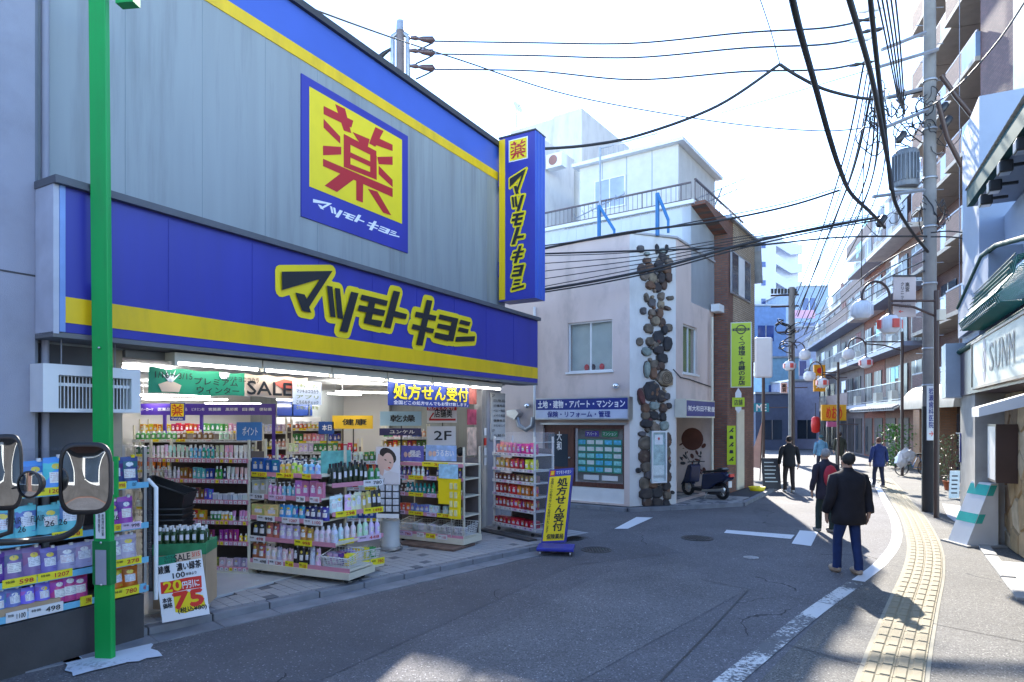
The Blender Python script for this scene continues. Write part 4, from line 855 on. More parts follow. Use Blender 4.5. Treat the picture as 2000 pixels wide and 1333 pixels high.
for (a0, z0, a1, z1), c, tx in cards[:2]:
    t = thing('display_card', ['violet display card standing on top of the haircare rack', 'pale blue display card with figures on top of the haircare rack'][cards.index(((a0, z0, a1, z1), c, tx))], 'display card', tuple(fD.p(a0, 0, z0)))
    b = MB(); b.fbox(fD, a0, a1, -.1, -.09, z0, z1); b.build('card', mat('card_%g' % c[0], c, .4, var=.25, scale=7), t)
    ftext(tx, fD, a0+(a1-a0)*.35, a1-.05, z0+.08, z1-.08, -.089, wink, t)
    for k in range(2): b = MB(); b.face([fD.p(a0+.1+k*.09+.04*x, -.088, z0+.12+.05*y) for x, y in el(0, 0, 1, 1)]); b.build('head_picture', skin, t)
# yellow hanging strips and picture card
ys = thing('strip_display', 'bright yellow hanging strips of small packs at the corner of the haircare rack', 'display', tuple(fD.p(1.0, .1, .6)))
zD = lambda px, py: fD.off(.12).z(px, py); sD = lambda px: fD.off(.12).s(px)
b = MB(); b.fbox(fD, sD(856), sD(878), .11, .12, zD(866, 985), zD(866, 935)); b.build('strip', yellowp, ys)
b = MB(); b.fbox(fD, sD(879), sD(901), .13, .14, zD(890, 1014), zD(890, 935)); b.build('strip', yellowp, ys)
b = MB(); b.fbox(fD, sD(859), sD(896), .14, .15, zD(878, 935), zD(878, 907)); b.build('picture_card', mat('card_sky', (.35, .6, .78), .4, var=.25, scale=12), ys)
for k in range(4):
    for j in range(2): b = MB(); b.fbox(fD, sD(881)+j*.09, sD(881)+.05+j*.09, .14, .165, zD(890, 1008)+k*.15, zD(890, 1008)+.1+k*.15); b.build('hanging_pack', mat('pack_pale', (.75, .7, .35), .4), ys)
b = MB(); b.tube([fD.p(sD(880), .1, .28), fD.p(sD(880), .1, 1.5)], .008, 6); b.build('hanging_rod', steel, ys)
# round spinner rack
c = G(912, 1045, .1)+Vector((0, .1, 0)); sp_ = thing('spinner_rack', 'round spinner rack of hanging packets next to the doorway person', 'spinner rack', (c.x, c.y, .1))
b = MB(); b.tube([(c.x, c.y, .12), (c.x, c.y, 1.45)], .02, 8); b.lathe([(.25, .1), (.25, .14)], (c.x, c.y, 0), 14); b.build('pole', steel, sp_)
for lv in range(4):
    for k in range(12):
        a = k*math.pi/6+lv*.2; x, y = c.x+.2*math.cos(a), c.y+.2*math.sin(a); ff = Fr((x, y), (-math.sin(a), math.cos(a)))
        b = MB(); b.fbox(ff, -.045, .045, -.01, .02, .5+lv*.24, .68+lv*.24); b.build('hanging_pack', [MATS['pack_white'], MATS['pack_rose'], mat('pack_aqua', (.35, .55, .6), .4, var=.3, scale=20)][(k*7+lv) % 3], sp_)
# ---- RACK E: red snacks with vinyl cover
fE, LE, tE = rack('snack_rack', 'vinyl covered wheeled rack of red snack bags right of the steel column', (-.38, 12.85), (.40, 11.9), .45, [.26, .58, .84, 1.1, 1.33, 1.62], rail=rail_w, backh=1.95, bm_=wb, base=.2, wheels=True)
for z, kind, cols, lab, n in ((1.62, 'bag', [(.7, .25, .35), (.6, .05, .3)], 'pink biscuit bag on the top shelf of the snack rack', 9), (1.33, 'bag', [(.7, .3, .1), (.6, .05, .05), YE], 'orange and red snack bag on the second shelf of the snack rack', 8), (1.1, 'box', [(.12, .03, .02), (.3, .2, .1)], 'dark chocolate box on the third shelf of the snack rack', 9), (.84, 'bag', [(.6, .02, .02), OR], 'red and orange snack bag on the fourth shelf of the snack rack', 9), (.58, 'bag', [(.6, .02, .03)], 'red snack bag on the fifth shelf of the snack rack', 10), (.26, 'box', [(.55, .01, .03)], 'red snack box on the lowest shelf of the snack rack', 9)):
    goods(fE, .03, LE-.03, z, kind, n, (.115, .08, .2 if kind == 'bag' else .13), cols, lab, rows=2, cap=3)
    tags(fE, tE, z-.01, autotags(.02, LE-.02, 8, 'wwwwp', .8), h=.05)
b = MB(); b.face([fE.p(-.02, .03, 1.88), fE.p(LE+.02, .03, 1.84), fE.p(LE+.02, -.5, 2.03), fE.p(-.02, -.5, 2.03)]); b.face([fE.p(LE+.02, .03, .25), fE.p(LE+.02, .03, 1.84), fE.p(LE+.02, -.5, 2.03), fE.p(LE+.02, -.5, .25)]); b.build('vinyl_cover', vinyl, tE)
for k in range(7): b = MB(); b.tube([fE.p(LE+.03, .02, .35+k*.25), fE.p(LE+.03, -.48, .35+k*.25)], .005, 4); b.build('side_wire', wb, tE)
# ---- tea crate with price board
ct = thing('tea_crate', 'cardboard tea crate on castors behind the yellow and red 75 yen board', 'crate', tuple(G(345, 1205, .1)))
fT = Fr(tuple(G(299, 1210, .09)[:2]), (1, .16)); LT = .54
b = MB(); b.fbox(fT, 0, LT, -.42, 0, .2, .8); b.build('crate_body', cardb, ct)
b = MB(); b.fbox(fT, -.004, LT+.004, -.42, .006, .78, .9); b.build('green_band', mat('band_green', (.03, .22, .09), .6, var=.2, scale=12), ct)
for a in (.08, LT-.08):
    for o in (-.06, -.36): b = MB(); q = fT.p(a, o, .145); b.tube([q-fT.d*.015, q+fT.d*.015], .045, 10); b.build('castor', steel, ct)
for j in range(3):
    goods(fT, .02, LT-.02, .88, 'bottle', 7, (.068, .068, .2), [(.02, .06, .015)], 'green tea bottle with white cap packed in the cardboard crate', back=.02+j*.08)
bdp = [U(302, 1090, 6.9), U(392, 1074, 6.95), None, U(317, 1217, 6.75)]; bdp[2] = bdp[3]+bdp[1]-bdp[0]
pb = thing('price_board', 'tilted white sale board with big yellow 20 and red 75 leaning on the tea crate', 'sale sign', tuple(bdp[3]))
TLc, TRc, BRc, BLc = bdp; nb_ = (TRc-TLc).cross(TLc-BLc).normalized()
if nb_.y > 0: nb_ = -nb_
def bpt(x, y): return (BLc*(1-x)+BRc*x)*(1-y)+(TLc*(1-x)+TRc*x)*y
def bq(x0, x1, y0, y1, e, m, nm, pts=None):
    b = MB(); b.face([bpt(x, y)+nb_*e for x, y in (pts or ((x0, y0), (x1, y0), (x1, y1), (x0, y1)))]); return b.build(nm, m, pb)
b = MB(); b.prism([bpt(0, 0), bpt(1, 0), bpt(1, 1), bpt(0, 1)], -nb_*.012); b.build('board', wink, pb)
bq(0, .45, .87, 1, .002, gb, 'green_header'); bq(.45, 1, .87, 1, .002, pk, 'peach_header')
bq(0, 1, .4, .62, .002, redb, 'red_burst', [(.05, .43), (.3, .42), (.6, .43), (.92, .42), (.94, .6), (.6, .61), (.3, .6), (.06, .61)])
bq(0, 1, .1, .4, .0025, yellowp, 'yellow_burst', [(.3, .12), (.5, .08), (.95, .14), (.92, .3), (.6, .4), (.3, .37)])
def btx(tx, x0, x1, y0, y1, m, bold=.02): text3(tx, bpt(x0, y0), bpt(x1, y0)-bpt(x0, y0), bpt(x0, y1)-bpt(x0, y0), m, pb, bold, eps=.005)
btx('SALE', .42, .76, .88, .985, ink, .03); btx('プレミアム\nウィンター', .2, .42, .88, .985, ink); btx('3/15', .8, .97, .91, .98, redb)
btx('綾鷹　濃い緑茶', .04, .97, .73, .85, ink, .03); btx('100', .34, .6, .63, .71, ink, .04); btx('本体より', .62, .85, .64, .69, ink); btx('20', .12, .5, .44, .6, yellowp, .05); btx('円引に', .52, .88, .45, .56, wink, .03)
btx('75', .3, .92, .17, .4, redb, .07); btx('本体\n価格', .06, .26, .2, .36, ink, .03); btx('(税込¥80)', .36, .97, .08, .17, ink, .04)
# stack of black shopping baskets
fK = Fr(tuple(G(282, 1165, .1)[:2]), (1, -.05)); bs = thing('basket_stack', '', '', (0, 0, 0)) if 0 else None
fK = Fr((-4.58, 8.15), (1, .1)); kb = mat('basket_black', (.012, .012, .014), .5, var=0)
for k in range(9):
    z0 = .55+k*.07; b = MB(); w_ = .42
    ring = lambda e, z: [fK.p(0-e, e, z), fK.p(w_+e, e, z), fK.p(w_+e, -.32-e, z), fK.p(0-e, -.32-e, z)]
    t = thing('shopping_basket', 'black plastic shopping basket in the stack beside the gondola' if k < 8 else 'topmost black shopping basket tilted on the stack beside the gondola', 'basket', tuple(fK.p(.2, -.16, z0)), 'stacked black shopping baskets' if k < 8 else None)
    up_ = .1 if k < 8 else .3
    lo, hi = ring(0, z0), ring(.03 if k < 8 else .06, z0+up_)
    if k == 8: hi = [hi[0]+Vector((0, 0, .12)), hi[1]-Vector((0, 0, .08)), hi[2]-Vector((0, 0, .08)), hi[3]+Vector((0, 0, .12))]
    for i in range(4): b.face([lo[i], lo[(i+1) % 4], hi[(i+1) % 4], hi[i]])
    b.build('side', kb, t); b = MB(); b.face(lo); b.build('basket_bottom', kb, t); b = MB(); b.tube(hi+[hi[0]], .012, 6, False); b.build('rim', kb, t)
cr = thing('basket_trolley', 'dark trolley under the stack of black shopping baskets', 'trolley', tuple(fK.p(.2, -.16, .1)))
b = MB(); b.fbox(fK, .02, .4, -.3, -.02, .1, .54); b.build('body', dark, cr)
# ---- deeper shop shelving (inside)
def aisle(name, label, s0_, s1_, o, zs, cols, kinds=('box', 'bottle', 'tub'), lab='', d=.35):
    A = PH.p(s0_, o); B = PH.p(s1_, o); ff, LL, tt = rack(name, label, tuple(A[:2]), tuple(B[:2]), d, zs, backh=max(zs)+.3, rail=rail_w)
    for i, z in enumerate(zs):
        k = kinds[i % len(kinds)]; n = int(LL/.11)
        goods(ff, .03, LL-.03, z, k, n, (.09, .07, .17), random.sample(cols, len(cols)), lab % ('upper', 'middle', 'lower', 'low')[min(i, 3)], fine=1)
        tags(ff, tt, z-.01, autotags(.05, LL-.05, int(LL/.28), 'wwy', .7), h=.05)
    return ff
PAL = [WH, SK, OR, YE, RD, GN, PK_, LP, BL, BE]
def front(px, Y): X = (px-CX)/F*Y; v = Vector((X, Y, 0))-PH.o; return v.dot(PH.d), v.dot(PH.n)
def aisle2(name, label, pxa, pxb, Y, zs, cols, kinds, lab, slope=0):
    A = ((pxa-CX)/F*Y, Y); B = ((pxb-CX)/F*(Y+slope), Y+slope); ff, LL, tt = rack(name, label, A, B, .35, zs, backh=max(zs)+.28, rail=rail_w)
    for i, z in enumerate(zs):
        n = max(3, int(LL/.1)); goods(ff, .03, LL-.03, z, kinds[i % len(kinds)], n, (.085, .07, .18), cols[i % len(cols)], lab[i % len(lab)], fine=1)
        tags(ff, tt, z-.01, autotags(.05, LL-.05, max(2, int(LL/.25)), 'wwy', .7), h=.05)
    return ff, LL, tt
aisle2('medicine_shelf', 'shelf of orange and red medicine boxes behind the green bottle rack', 640, 745, 11.6, [.5, .8, 1.05, 1.3, 1.52], [[SK, BL], [(.4, .5, .6)], [RD, WH], [OR], [RD, WH, GN]], ['box', 'bottle', 'box', 'box', 'bag'], ['blue carton low on the medicine shelf', 'greyish bottle on the medicine shelf', 'red carton on the medicine shelf', 'orange medicine carton on the shelf behind the island', 'red packet on top of the medicine shelf'])
aisle2('lotion_shelf', 'inner shelf of purple and teal lotions behind the corner island', 500, 632, 11.0, [1.0, 1.25, 1.48], [[OR, RD], [TE, WH], [PU, NV, TE]], ['tub', 'bottle', 'bottle'], ['orange jar on the inner lotion shelf', 'teal and white bottle on the inner lotion shelf', 'purple or navy bottle on the inner lotion shelf'])
aisle2('hair_shelf', 'long inner shelf of mixed bottles behind the cosmetics gondola', 258, 500, 12.4, [.6, .95, 1.3, 1.6, 1.88], [PAL[:4], PAL[4:8], PAL[2:6], PAL[5:], [GN, BR, WH]], ['bottle', 'box', 'tube', 'bottle'], ['mixed bright bottle on the long inner shelf', 'mixed carton on the long inner shelf', 'pale tube on the long inner shelf', 'bottle near the top of the long inner shelf', 'brown or green bottle on the top of the long inner shelf'])
aisle2('rear_shelf', 'rear wall shelf of medicines under the purple category signs', 270, 560, 14.6, [1.3, 1.65, 2.0], [PAL[:5], PAL[5:], PAL[3:8]], ['box', 'bottle', 'box'], ['small carton on the rear wall shelf', 'small bottle on the rear wall shelf', 'carton on the highest rear wall shelf'])
aisle2('counter_shelf', 'low shelf of drinks in front of the white cash counter', 560, 700, 13.4, [1.35, 1.6], [[(.3, .35, .4), WH], [WH, GN, RD]], ['bottle', 'box'], ['clear drink bottle on the counter shelf', 'small pack on the counter shelf'])
aisle2('back_counter_shelf', 'crowded rear shelf of packs between the counter and the striped header', 556, 668, 15.6, [1.0, 1.4, 1.75, 2.05], [PAL[3:7], PAL[:4], PAL[5:9], PAL[2:5]], ['box', 'bottle', 'box', 'tub'], ['carton on the crowded rear shelf', 'bottle on the crowded rear shelf', 'little carton on the crowded rear shelf', 'jar on top of the crowded rear shelf'])
aisle2('doorway_shelf', 'inner shelf of small packs behind the haircare rack', 745, 835, 13.6, [1.0, 1.35, 1.65, 1.9], [PAL[:4], PAL[4:8], PAL[2:6], PAL[5:]], ['box', 'bottle', 'box', 'bottle'], ['carton on the inner shelf behind the haircare rack', 'bottle on the inner shelf behind the haircare rack', 'little carton on the inner shelf behind the haircare rack', 'small bottle on top of the inner doorway shelf'])
# store fixtures: category band, counter wall, cabinet, ceiling lights
IF = lambda Y: Fr((0, Y), (1, 0))
f6 = IF(14.2)
cb_ = thing('category_sign', 'long purple overhead sign band of medicine categories inside the shop', 'sign', tuple(f6.q(400, 815)))
pm = mat('purple_band', (.07, .03, .32), .5, var=.03)
b = MB(); b.fbox(f6, f6.s(275), f6.s(537), -.05, 0, f6.z(0, 811), f6.z(0, 789)); b.build('band', pm, cb_)
for px in (318, 390, 531): b = MB(); b.fbox(f6, f6.s(px), f6.s(px)+.06, -.05, -.0, 1.4, f6.z(0, 811)); b.build('band_post', pm, cb_)
for k, tx in enumerate(('ハーローケ', '医薬品', '健康食品', 'ビタミン剤', '胃腸薬', '風邪薬', '目薬', '便秘薬')): ftext(tx, f6, f6.s(276+k*33), f6.s(300+k*33), f6.z(0, 803), f6.z(0, 797), .006, wink, cb_)
f7 = IF(13.6); bd = thing('hanging_badge', 'small square yellow medicine badge sign on the purple band inside the shop', 'sign', tuple(f7.q(346, 800)))
b = MB(); b.fbox(f7, f7.s(332), f7.s(361), -.02, 0, f7.z(0, 822), f7.z(0, 787)); b.build('plate', blue, bd); b = MB(); b.fbox(f7, f7.s(334), f7.s(359), 0, .004, f7.z(0, 814), f7.z(0, 789)); b.build('yellow_square', yellowp, bd)
emboss(f7, place(KZ, KBB, (f7.s(336), f7.s(357), f7.z(0, 813), f7.z(0, 790))), .006, red, bd, 'medicine_character')
emboss(f7, place(flat, LBB, (f7.s(335), f7.s(358), f7.z(0, 821), f7.z(0, 816))), .006, wink, bd, 'logo_lettering')
b = MB(); b.tube([f7.q(346, 787), Vector((f7.q(346, 787).x, 13.6, 3.0))], .005, 4); b.build('hanging_wire', steel, bd)
# counter back wall, dark cabinets, white column
f8 = IF(16.5); cw = thing('cash_counter', 'white counter wall with a dark glazed cabinet row at the back of the shop', 'counter', tuple(f8.q(600, 840)[:2])+(.1,))
b = MB(); b.fbox(f8, f8.s(540), f8.s(665), -.1, 0, .1, f8.z(0, 815)); b.build('front', white, cw)
for k in range(4): b = MB(); b.fbox(f8, f8.s(537)+k*.42, f8.s(537)+.38+k*.42, -.3, -.15, f8.z(0, 812), f8.z(0, 775)); b.build('cabinet_glass', glassb, cw)
b = MB(); b.fbox(f8, f8.s(535), f8.s(668), -.35, -.31, f8.z(0, 815), f8.z(0, 755)); b.build('cabinet', dark, cw)
f9 = IF(15.0); 
b = MB(); b.fbox(f9, f9.s(671), f9.s(760), -.3, 0, .1, 3.0); b.build('inner_column', MATS['shop_wall'], ph)
f10 = IF(12.9)
for (px0, px1, py0, py1, c, tx, lab) in ((649, 728, 812, 838, (.8, .5, .03), '健康', 'orange display header above the medicine shelf'), (742, 823, 804, 832, (.35, .55, .7), '乾燥', 'striped pale blue display header inside the entrance'), (741, 822, 837, 851, (.03, .03, .12), 'ユンケル', 'black display header with white lettering inside the entrance'), (622, 652, 824, 848, (.02, .08, .32), '本日', 'little navy notice above the counter shelf'), (462, 511, 825, 861, (.05, .2, .55), 'ポイント', 'tilted blue hand written card above the gondola'), (834, 892, 790, 826, (.72, .72, .73), '店舗奥', 'white wall panel with arrow to the back of the shop'), (834, 890, 833, 870, (.7, .7, .72), '2F', 'white wall panel marked 2F inside the doorway')):
    Yc = 9.6 if px0 == 462 else 12.9; fx = IF(Yc); t = thing('display_header', lab, 'sign', tuple(fx.q((px0+px1)/2, py1)))
    b = MB(); b.fbox(fx, fx.s(px0), fx.s(px1), -.02, 0, fx.z(0, py1), fx.z(0, py0)); b.build('panel', mat('hdr_%g_%g' % (c[0], c[2]), c, .45, var=.04), t)
    w_ = fx.s(px1)-fx.s(px0); dk = c[0] < .3 and c[2] < .6
    ftext(tx, fx, fx.s(px0)+w_*.25, fx.s(px1)-w_*.15, fx.z(0, py0+(py1-py0)*.72), fx.z(0, py0+(py1-py0)*.25), .004, wink if dk else ink, t, .02)
    if tx == '店舗奥':
        b = MB(); b.fbox(fx, fx.s(838), fx.s(890), 0, .004, fx.z(0, 822), fx.z(0, 818)); b.fprism(fx, [(fx.s(838), fx.z(0, 822)), (fx.s(838), fx.z(0, 818)), (fx.s(846), fx.z(0, 806)), (fx.s(848), fx.z(0, 808))], 0, .004); b.build('arrow', red, t)
        b = MB(); b.fbox(fx, fx.s(834), fx.s(892), .0, .004, fx.z(0, 802), fx.z(0, 790)); b.build('red_band', red, t); ftext('処方せん受付', fx, fx.s(836), fx.s(888), fx.z(0, 801), fx.z(0, 792), .006, wink, t, .02)
    b = MB(); b.fbox(fx, fx.s((px0+px1)/2), fx.s((px0+px1)/2)+.02, -.04, -.02, .2, fx.z(0, py0)); b.build('support', dark, t)
for k, (px0, px1, py, Y) in enumerate(((275, 300, 710, 9), (278, 420, 778, 14), (400, 490, 787, 15), (640, 690, 767, 12), (655, 765, 764, 13), (540, 600, 780, 16), (235, 290, 711, 8.5), (260, 380, 770, 12))):
    fx = IF(Y); z = min(2.97, fx.z(0, py)); t = thing('ceiling_light', 'lit strip light on the shop ceiling', 'light', tuple(fx.p(fx.s(px0), 0, z)), 'strip lights inside the shop')
    b = MB(); a0 = fx.s(px0); b.hexa([(a0, Y, z-.03), (fx.s(px1), Y+.5, z-.03), (fx.s(px1), Y+.62, z-.03), (a0, Y+.12, z-.03)], [(a0, Y, z), (fx.s(px1), Y+.5, z), (fx.s(px1), Y+.62, z), (a0, Y+.12, z)]); b.build('diffuser', lamp_on, t)
    if z < 2.96:
        b = MB(); b.tube([(a0+.1, Y+.15, z), (a0+.1, Y+.15, 3.0)], .01, 4); b.build('hanger', steel, t)
# directory board 2F / 1F at the shop corner and posters on column
db = thing('floor_directory', 'narrow pale floor directory board on the shop corner pier', 'sign', tuple(PH.p(cs+.32, .02, 1.9)))
DF = PH.off(.02); d0, d1 = DF.s(959), DF.s(986); dz1, dz0 = DF.z(970, 768), DF.z(970, 860)
b = MB(); b.fbox(DF, d0, d1, -.02, .01, dz0, dz1); b.build('panel', mat('board_grey', (.5, .51, .5), .5), db)
for k, tx in enumerate(('2F', '日用品', '介護用品', 'ベビー用品', 'メイク用品', '健康食品', 'カウンセリング', '1F', '化粧品')): hh = (dz1-dz0)/9.5; ftext(tx, DF, d0+.02+(0 if 'F' in tx else .06), d0+(.12 if 'F' in tx else (d1-d0-.02)), dz1-(k+.85)*hh, dz1-(k+.3)*hh, .012, ink, db)
pf = PH.off(.05)
for k, (py0, py1, c) in enumerate(((745, 790, (.4, .1, .08)), (800, 830, (.35, .05, .1)), (835, 890, (.6, .45, .35)))):
    t = thing('door_poster', ['dark red poster high on the doorway side', 'small crimson poster in the doorway side', 'peach food poster lower on the doorway side'][k], 'poster', tuple(pf.p(pf.s(912), 0, 1))); b = MB(); b.fbox(pf, pf.s(912), pf.s(930), 0, .01, pf.z(920, py1), pf.z(920, py0)); b.build('sheet', mat('poster_%d' % k, c, .5, var=.4, scale=8), t)
for k in range(4):
    t = tag(None, None) if 0 else None; b = MB(); b.fbox(pf, cs+.1, cs+.17, -.0, .015, 1.35+k*.2, 1.5+k*.2); o = b.build('notice_sticker', [wink, wink, redb, wink][k], label=['white notice sticker on the steel column, lowest', 'white notice sticker on the steel column, second from bottom', 'red notice sticker on the steel column', 'white notice sticker on the steel column, topmost'][k], cat='sticker')
# yellow prescription banner stand
bs_ = thing('banner_stand', 'leaning yellow and blue prescription banner stand at the end of the pavement', 'sign stand', tuple(G(1085, 1072)))
Yb = 11.45; q = [U(1073, 918, Yb+.1), U(1119, 914, Yb-.05), None, U(1057, 1062, Yb-.05)]; q[2] = q[3]+q[1]-q[0]
nn = (q[1]-q[0]).cross(q[0]-q[3]).normalized(); nn = -nn if nn.y > 0 else nn
qp = lambda x, y: (q[3]*(1-x)+q[2]*x)*(1-y)+(q[0]*(1-x)+q[1]*x)*y
b = MB(); b.prism([qp(0, 0), qp(1, 0), qp(1, 1), qp(0, 1)], -nn*.09); b.build('panel', blue, bs_)
b = MB(); b.face([qp(.05, .03)+nn*.002, qp(.95, .03)+nn*.002, qp(.95, .9)+nn*.002, qp(.05, .9)+nn*.002]); b.build('yellow_face', yellowp, bs_)
def bs(tx, x0, x1, y0, y1, m, bold=.02): text3(tx, qp(x0, y0), qp(x1, y0)-qp(x0, y0), qp(x0, y1)-qp(x0, y0), m, bs_, bold, eps=.005)
bs(vert('処方せん受付'), .42, .85, .16, .87, ink, .035); bs(vert('全国どこの処方せんでも受付いたします'), .13, .25, .14, .88, ink); bs('保険薬局', .2, .9, .05, .12, ink, .03)
b = MB(); b.face([qp(.05, .91)+nn*.003, qp(.27, .91)+nn*.003, qp(.27, .985)+nn*.003, qp(.05, .985)+nn*.003]); b.build('red_badge', redb, bs_); bs('薬', .08, .24, .92, .98, yellowp); bs('マツモトキヨシ', .32, .95, .925, .975, wink)
g_ = G(1084, 1070, .12); ff = Fr((g_.x, g_.y), (1, -.15)); b = MB(); b.fbox(ff, -.3, .32, -.28, .16, .08, .14); o = b.build('base', blue, bs_); bevel(o, .015)
for a in (-.24, .26):
    for o_ in (-.2, .1): b = MB(); c = ff.p(a, o_, .04); b.tube([c-ff.d*.012, c+ff.d*.012], .038, 10); b.build('castor', steel, bs_)
# low wooden board and rubber mat under rack D
b = MB(); b.fbox(fD, .3, 1.5, -.3, .35, .1, .135); b.build('kerb_ramp', mat('rusty_board', (.14, .09, .07), .8, var=.4, scale=6), label='low rusty wedge board under the haircare rack wheels', cat='ramp')
b = MB(); b.fbox(fE, -.1, LE+.2, .1, .3, .1, .13); b.build('rubber_ramp', concd, label='worn dark strip in front of the snack rack wheels', cat='ramp')
# ================================================================== BEIGE CORNER BUILDING
pk_ = thing('beige_building', 'beige stucco corner building with a white chamfered corner', 'building', tuple(PK2.p(-.1, -.1)))
ZP = 6.98; inn = Vector((-.35, .94, 0))*5
def core(f, a0, a1, z0, z1, o0=-.3, o1=0): b = MB(); b.fbox(f, a0, a1, o0, o1, z0, z1); return b
def wall_open(f, a0, a1, z0, z1, holes, m, parent, t=.25, name='wall'):
    """wall with rectangular openings (a0,a1,z0,z1)"""
    b = MB(); xs = sorted({a0, a1}|{h[0] for h in holes}|{h[1] for h in holes})
    for x0, x1 in zip(xs, xs[1:]):
        hs = sorted([h for h in holes if h[0] <= x0+1e-6 and h[1] >= x1-1e-6], key=lambda h: h[2]); z = z0
        for h in hs:
            if h[2] > z: b.fbox(f, x0, x1, -t, 0, z, h[2])
            z = h[3]
        if z < z1: b.fbox(f, x0, x1, -t, 0, z, z1)
    return b.build(name, m, parent)
def window(f, a0, a1, z0, z1, parent, fm=None, gm=None, n=2, off=-.06, curtain=None, sill=True):
    fm = fm or MATS['white_paint']; t = .04; b = MB()
    b.fbox(f, a0, a1, off-.05, off, z0, z0+t); b.fbox(f, a0, a1, off-.05, off, z1-t, z1); b.fbox(f, a0, a0+t, off-.05, off, z0+t, z1-t); b.fbox(f, a1-t, a1, off-.05, off, z0+t, z1-t)
    for k in range(1, n): x = a0+(a1-a0)*k/n; b.fbox(f, x-t*.5, x+t*.5, off-.045, off-.004, z0+t, z1-t)
    w_ = b.build('window', fm, parent)
    for k in range(n):
        b = MB(); x0 = a0+(a1-a0)*k/n; x1 = a0+(a1-a0)*(k+1)/n; b.fbox(f, x0+t*.5, x1-t*.5, off-.03, off-.022, z0+t, z1-t); b.build('pane', gm or glass, w_)
    if curtain:
        b = MB(); n_ = 20; b.smooth = True; r = [(a0+t+(a1-a0-2*t)*i/n_, off-.12-.02*(i % 2)) for i in range(n_+1)]
        b.add([f.p(a, o, z0) for a, o in r]+[f.p(a, o, z1) for a, o in r], [(i, i+1, n_+2+i, n_+1+i) for i in range(n_)]); b.build('curtain', curtain, w_)
    if sill: b = MB(); b.fbox(f, a0-.05, a1+.05, -.02, .05, z0-.05, z0); b.build('sill', fm, w_)
    return w_
curt = mat('curtain_pale', (.6, .66, .6), .8, var=.1); clearg = mat('reflective_pane', (.2, .25, .28), .05, var=0, alpha=.14, spec=.6)
w0, w1 = PK2.s(1109), PK2.s(1196); wz0, wz1 = PK2.z(1109, 728), PK2.z(1109, 632)
b0_, b1_ = PK2.s(1052), PK2.s(1222); bz0_, bz1_ = .1, PK2.z(1052, 822)
sill_z = 1.0
wall_open(PK2, -7, 0, 0, ZP, [(w0, w1, wz0, wz1), (PK2.s(1060), PK2.s(1219), .12, PK2.z(1062, 830))], pinkst, pk_)
window(PK2, w0, w1, wz0, wz1, pk_, curtain=curt, gm=clearg)
for k, a_ in enumerate((.38, .52, .72)): b = MB(); b.ball(PK2.p(w0+(w1-w0)*a_, -.14, wz0+.12), .07, .05, .09, 8, 5); b.build('sill_ornament', [redb, MATS['dark_wood'], redb][k], pk_)
wall_open(PKC, 0, 1.375, 0, ZP-.005, [], whitest, pk_)
x0, x1 = PK3.s(1334), PK3.s(1362); xz0, xz1 = PK3.z(1334, 728), PK3.z(1334, 632)
wall_open(PK3, 0, 3.15, 0, ZP, [(x0, x1, xz0, xz1), (.05, 2.9, .1, PK3.z(1320, 800))], pinkst, pk_)
window(PK3, x0, x1, xz0, xz1, pk_, curtain=mat('curtain_green', (.25, .3, .1), .8), gm=clearg)
mb_ = MB(); tp = [PK2.p(-7, .06), PK2.p(0, .06), PKC.p(1.375, .06), PK3.p(3.15, .06), PK3.p(3.15, -5), PK2.p(-7, -5)]
mb_.prism([(p.x, p.y, ZP) for p in tp], (0, 0, .05)); mb_.build('roof', mat('roof_edge', (.4, .39, .4), .7), pk_)
b = MB(); b.fbox(PK3, 3.15-.02, 3.17, -5, -.3, 0, ZP); b.build('inner_wall', greyst, pk_)
# agency window wall
ag = MATS['dark_wood']; q0_, q1_ = PK2.s(1060), PK2.s(1219); qz1 = PK2.z(1062, 830); md = PK2.s(1117)
b = MB(); b.fbox(PK2, q0_, q1_, -.16, -.08, .12, .5); b.build('base_wall', white, pk_)
b = MB(); b.fbox(PK2, md-.06, md+.02, -.16, -.06, .5, qz1); b.fbox(PK2, q0_, q1_, -.16, -.07, qz1-.1, qz1); b.fbox(PK2, md+.02, q1_, -.16, -.07, .5, .62); b.fbox(PK2, q1_-.06, q1_, -.16, -.07, .62, qz1-.1); b.build('brown_frame', ag, pk_)
b = MB(); b.fbox(PK2, q0_, md-.06, -.14, -.1, .12, qz1-.1); dr = b.build('door', ag, pk_)
b = MB(); b.fbox(PK2, q0_+.12, md-.18, -.1, -.094, 1.0, qz1-.25); b.build('door_glass', glass, dr)
b = MB(); b.ball(PK2.p(md-.12, -.07, 1.25), .03); b.build('handle', steel, dr)
ftext(vert('大和'), PK2, q0_+.4, q0_+.55, 1.45, 1.95, -.09, wink, dr, .03)
b = MB(); b.fbox(PK2, md+.02, q1_-.06, -.3, -.29, .62, qz1-.1); b.build('inner_board', mat('board_back', (.3, .28, .26), .7), pk_)
gbm = mat('green_frame', (.02, .3, .18), .5); cols5 = [mat('sheet_blue', (.08, .5, .75), .5, var=.3, scale=14), mat('sheet_white', (.7, .76, .74), .5, var=.1, scale=14), mat('sheet_aqua', (.25, .65, .65), .5, var=.3, scale=14)]
ga0, ga1 = md+.1, q1_-.12; gz0, gz1 = PK2.z(1120, 935), PK2.z(1120, 856)
gz0 = .88; gz1 = qz1-.36
for i in range(5):
    for j in range(5):
        u = (ga1-ga0)/5; v = (gz1-gz0)/5; a = ga0+i*u; z = gz0+j*v
        fx_ = MB(); fx_.fbox(PK2, a, a+u-.015, -.16, -.15, z, z+v-.02); fr_ = fx_.build('listing_frame', gbm, pk_); fx_ = MB(); fx_.fbox(PK2, a+.02, a+u-.035, -.15, -.146, z+.03, z+v-.04); fx_.build('listing_sheet', random.choice(cols5), fr_)
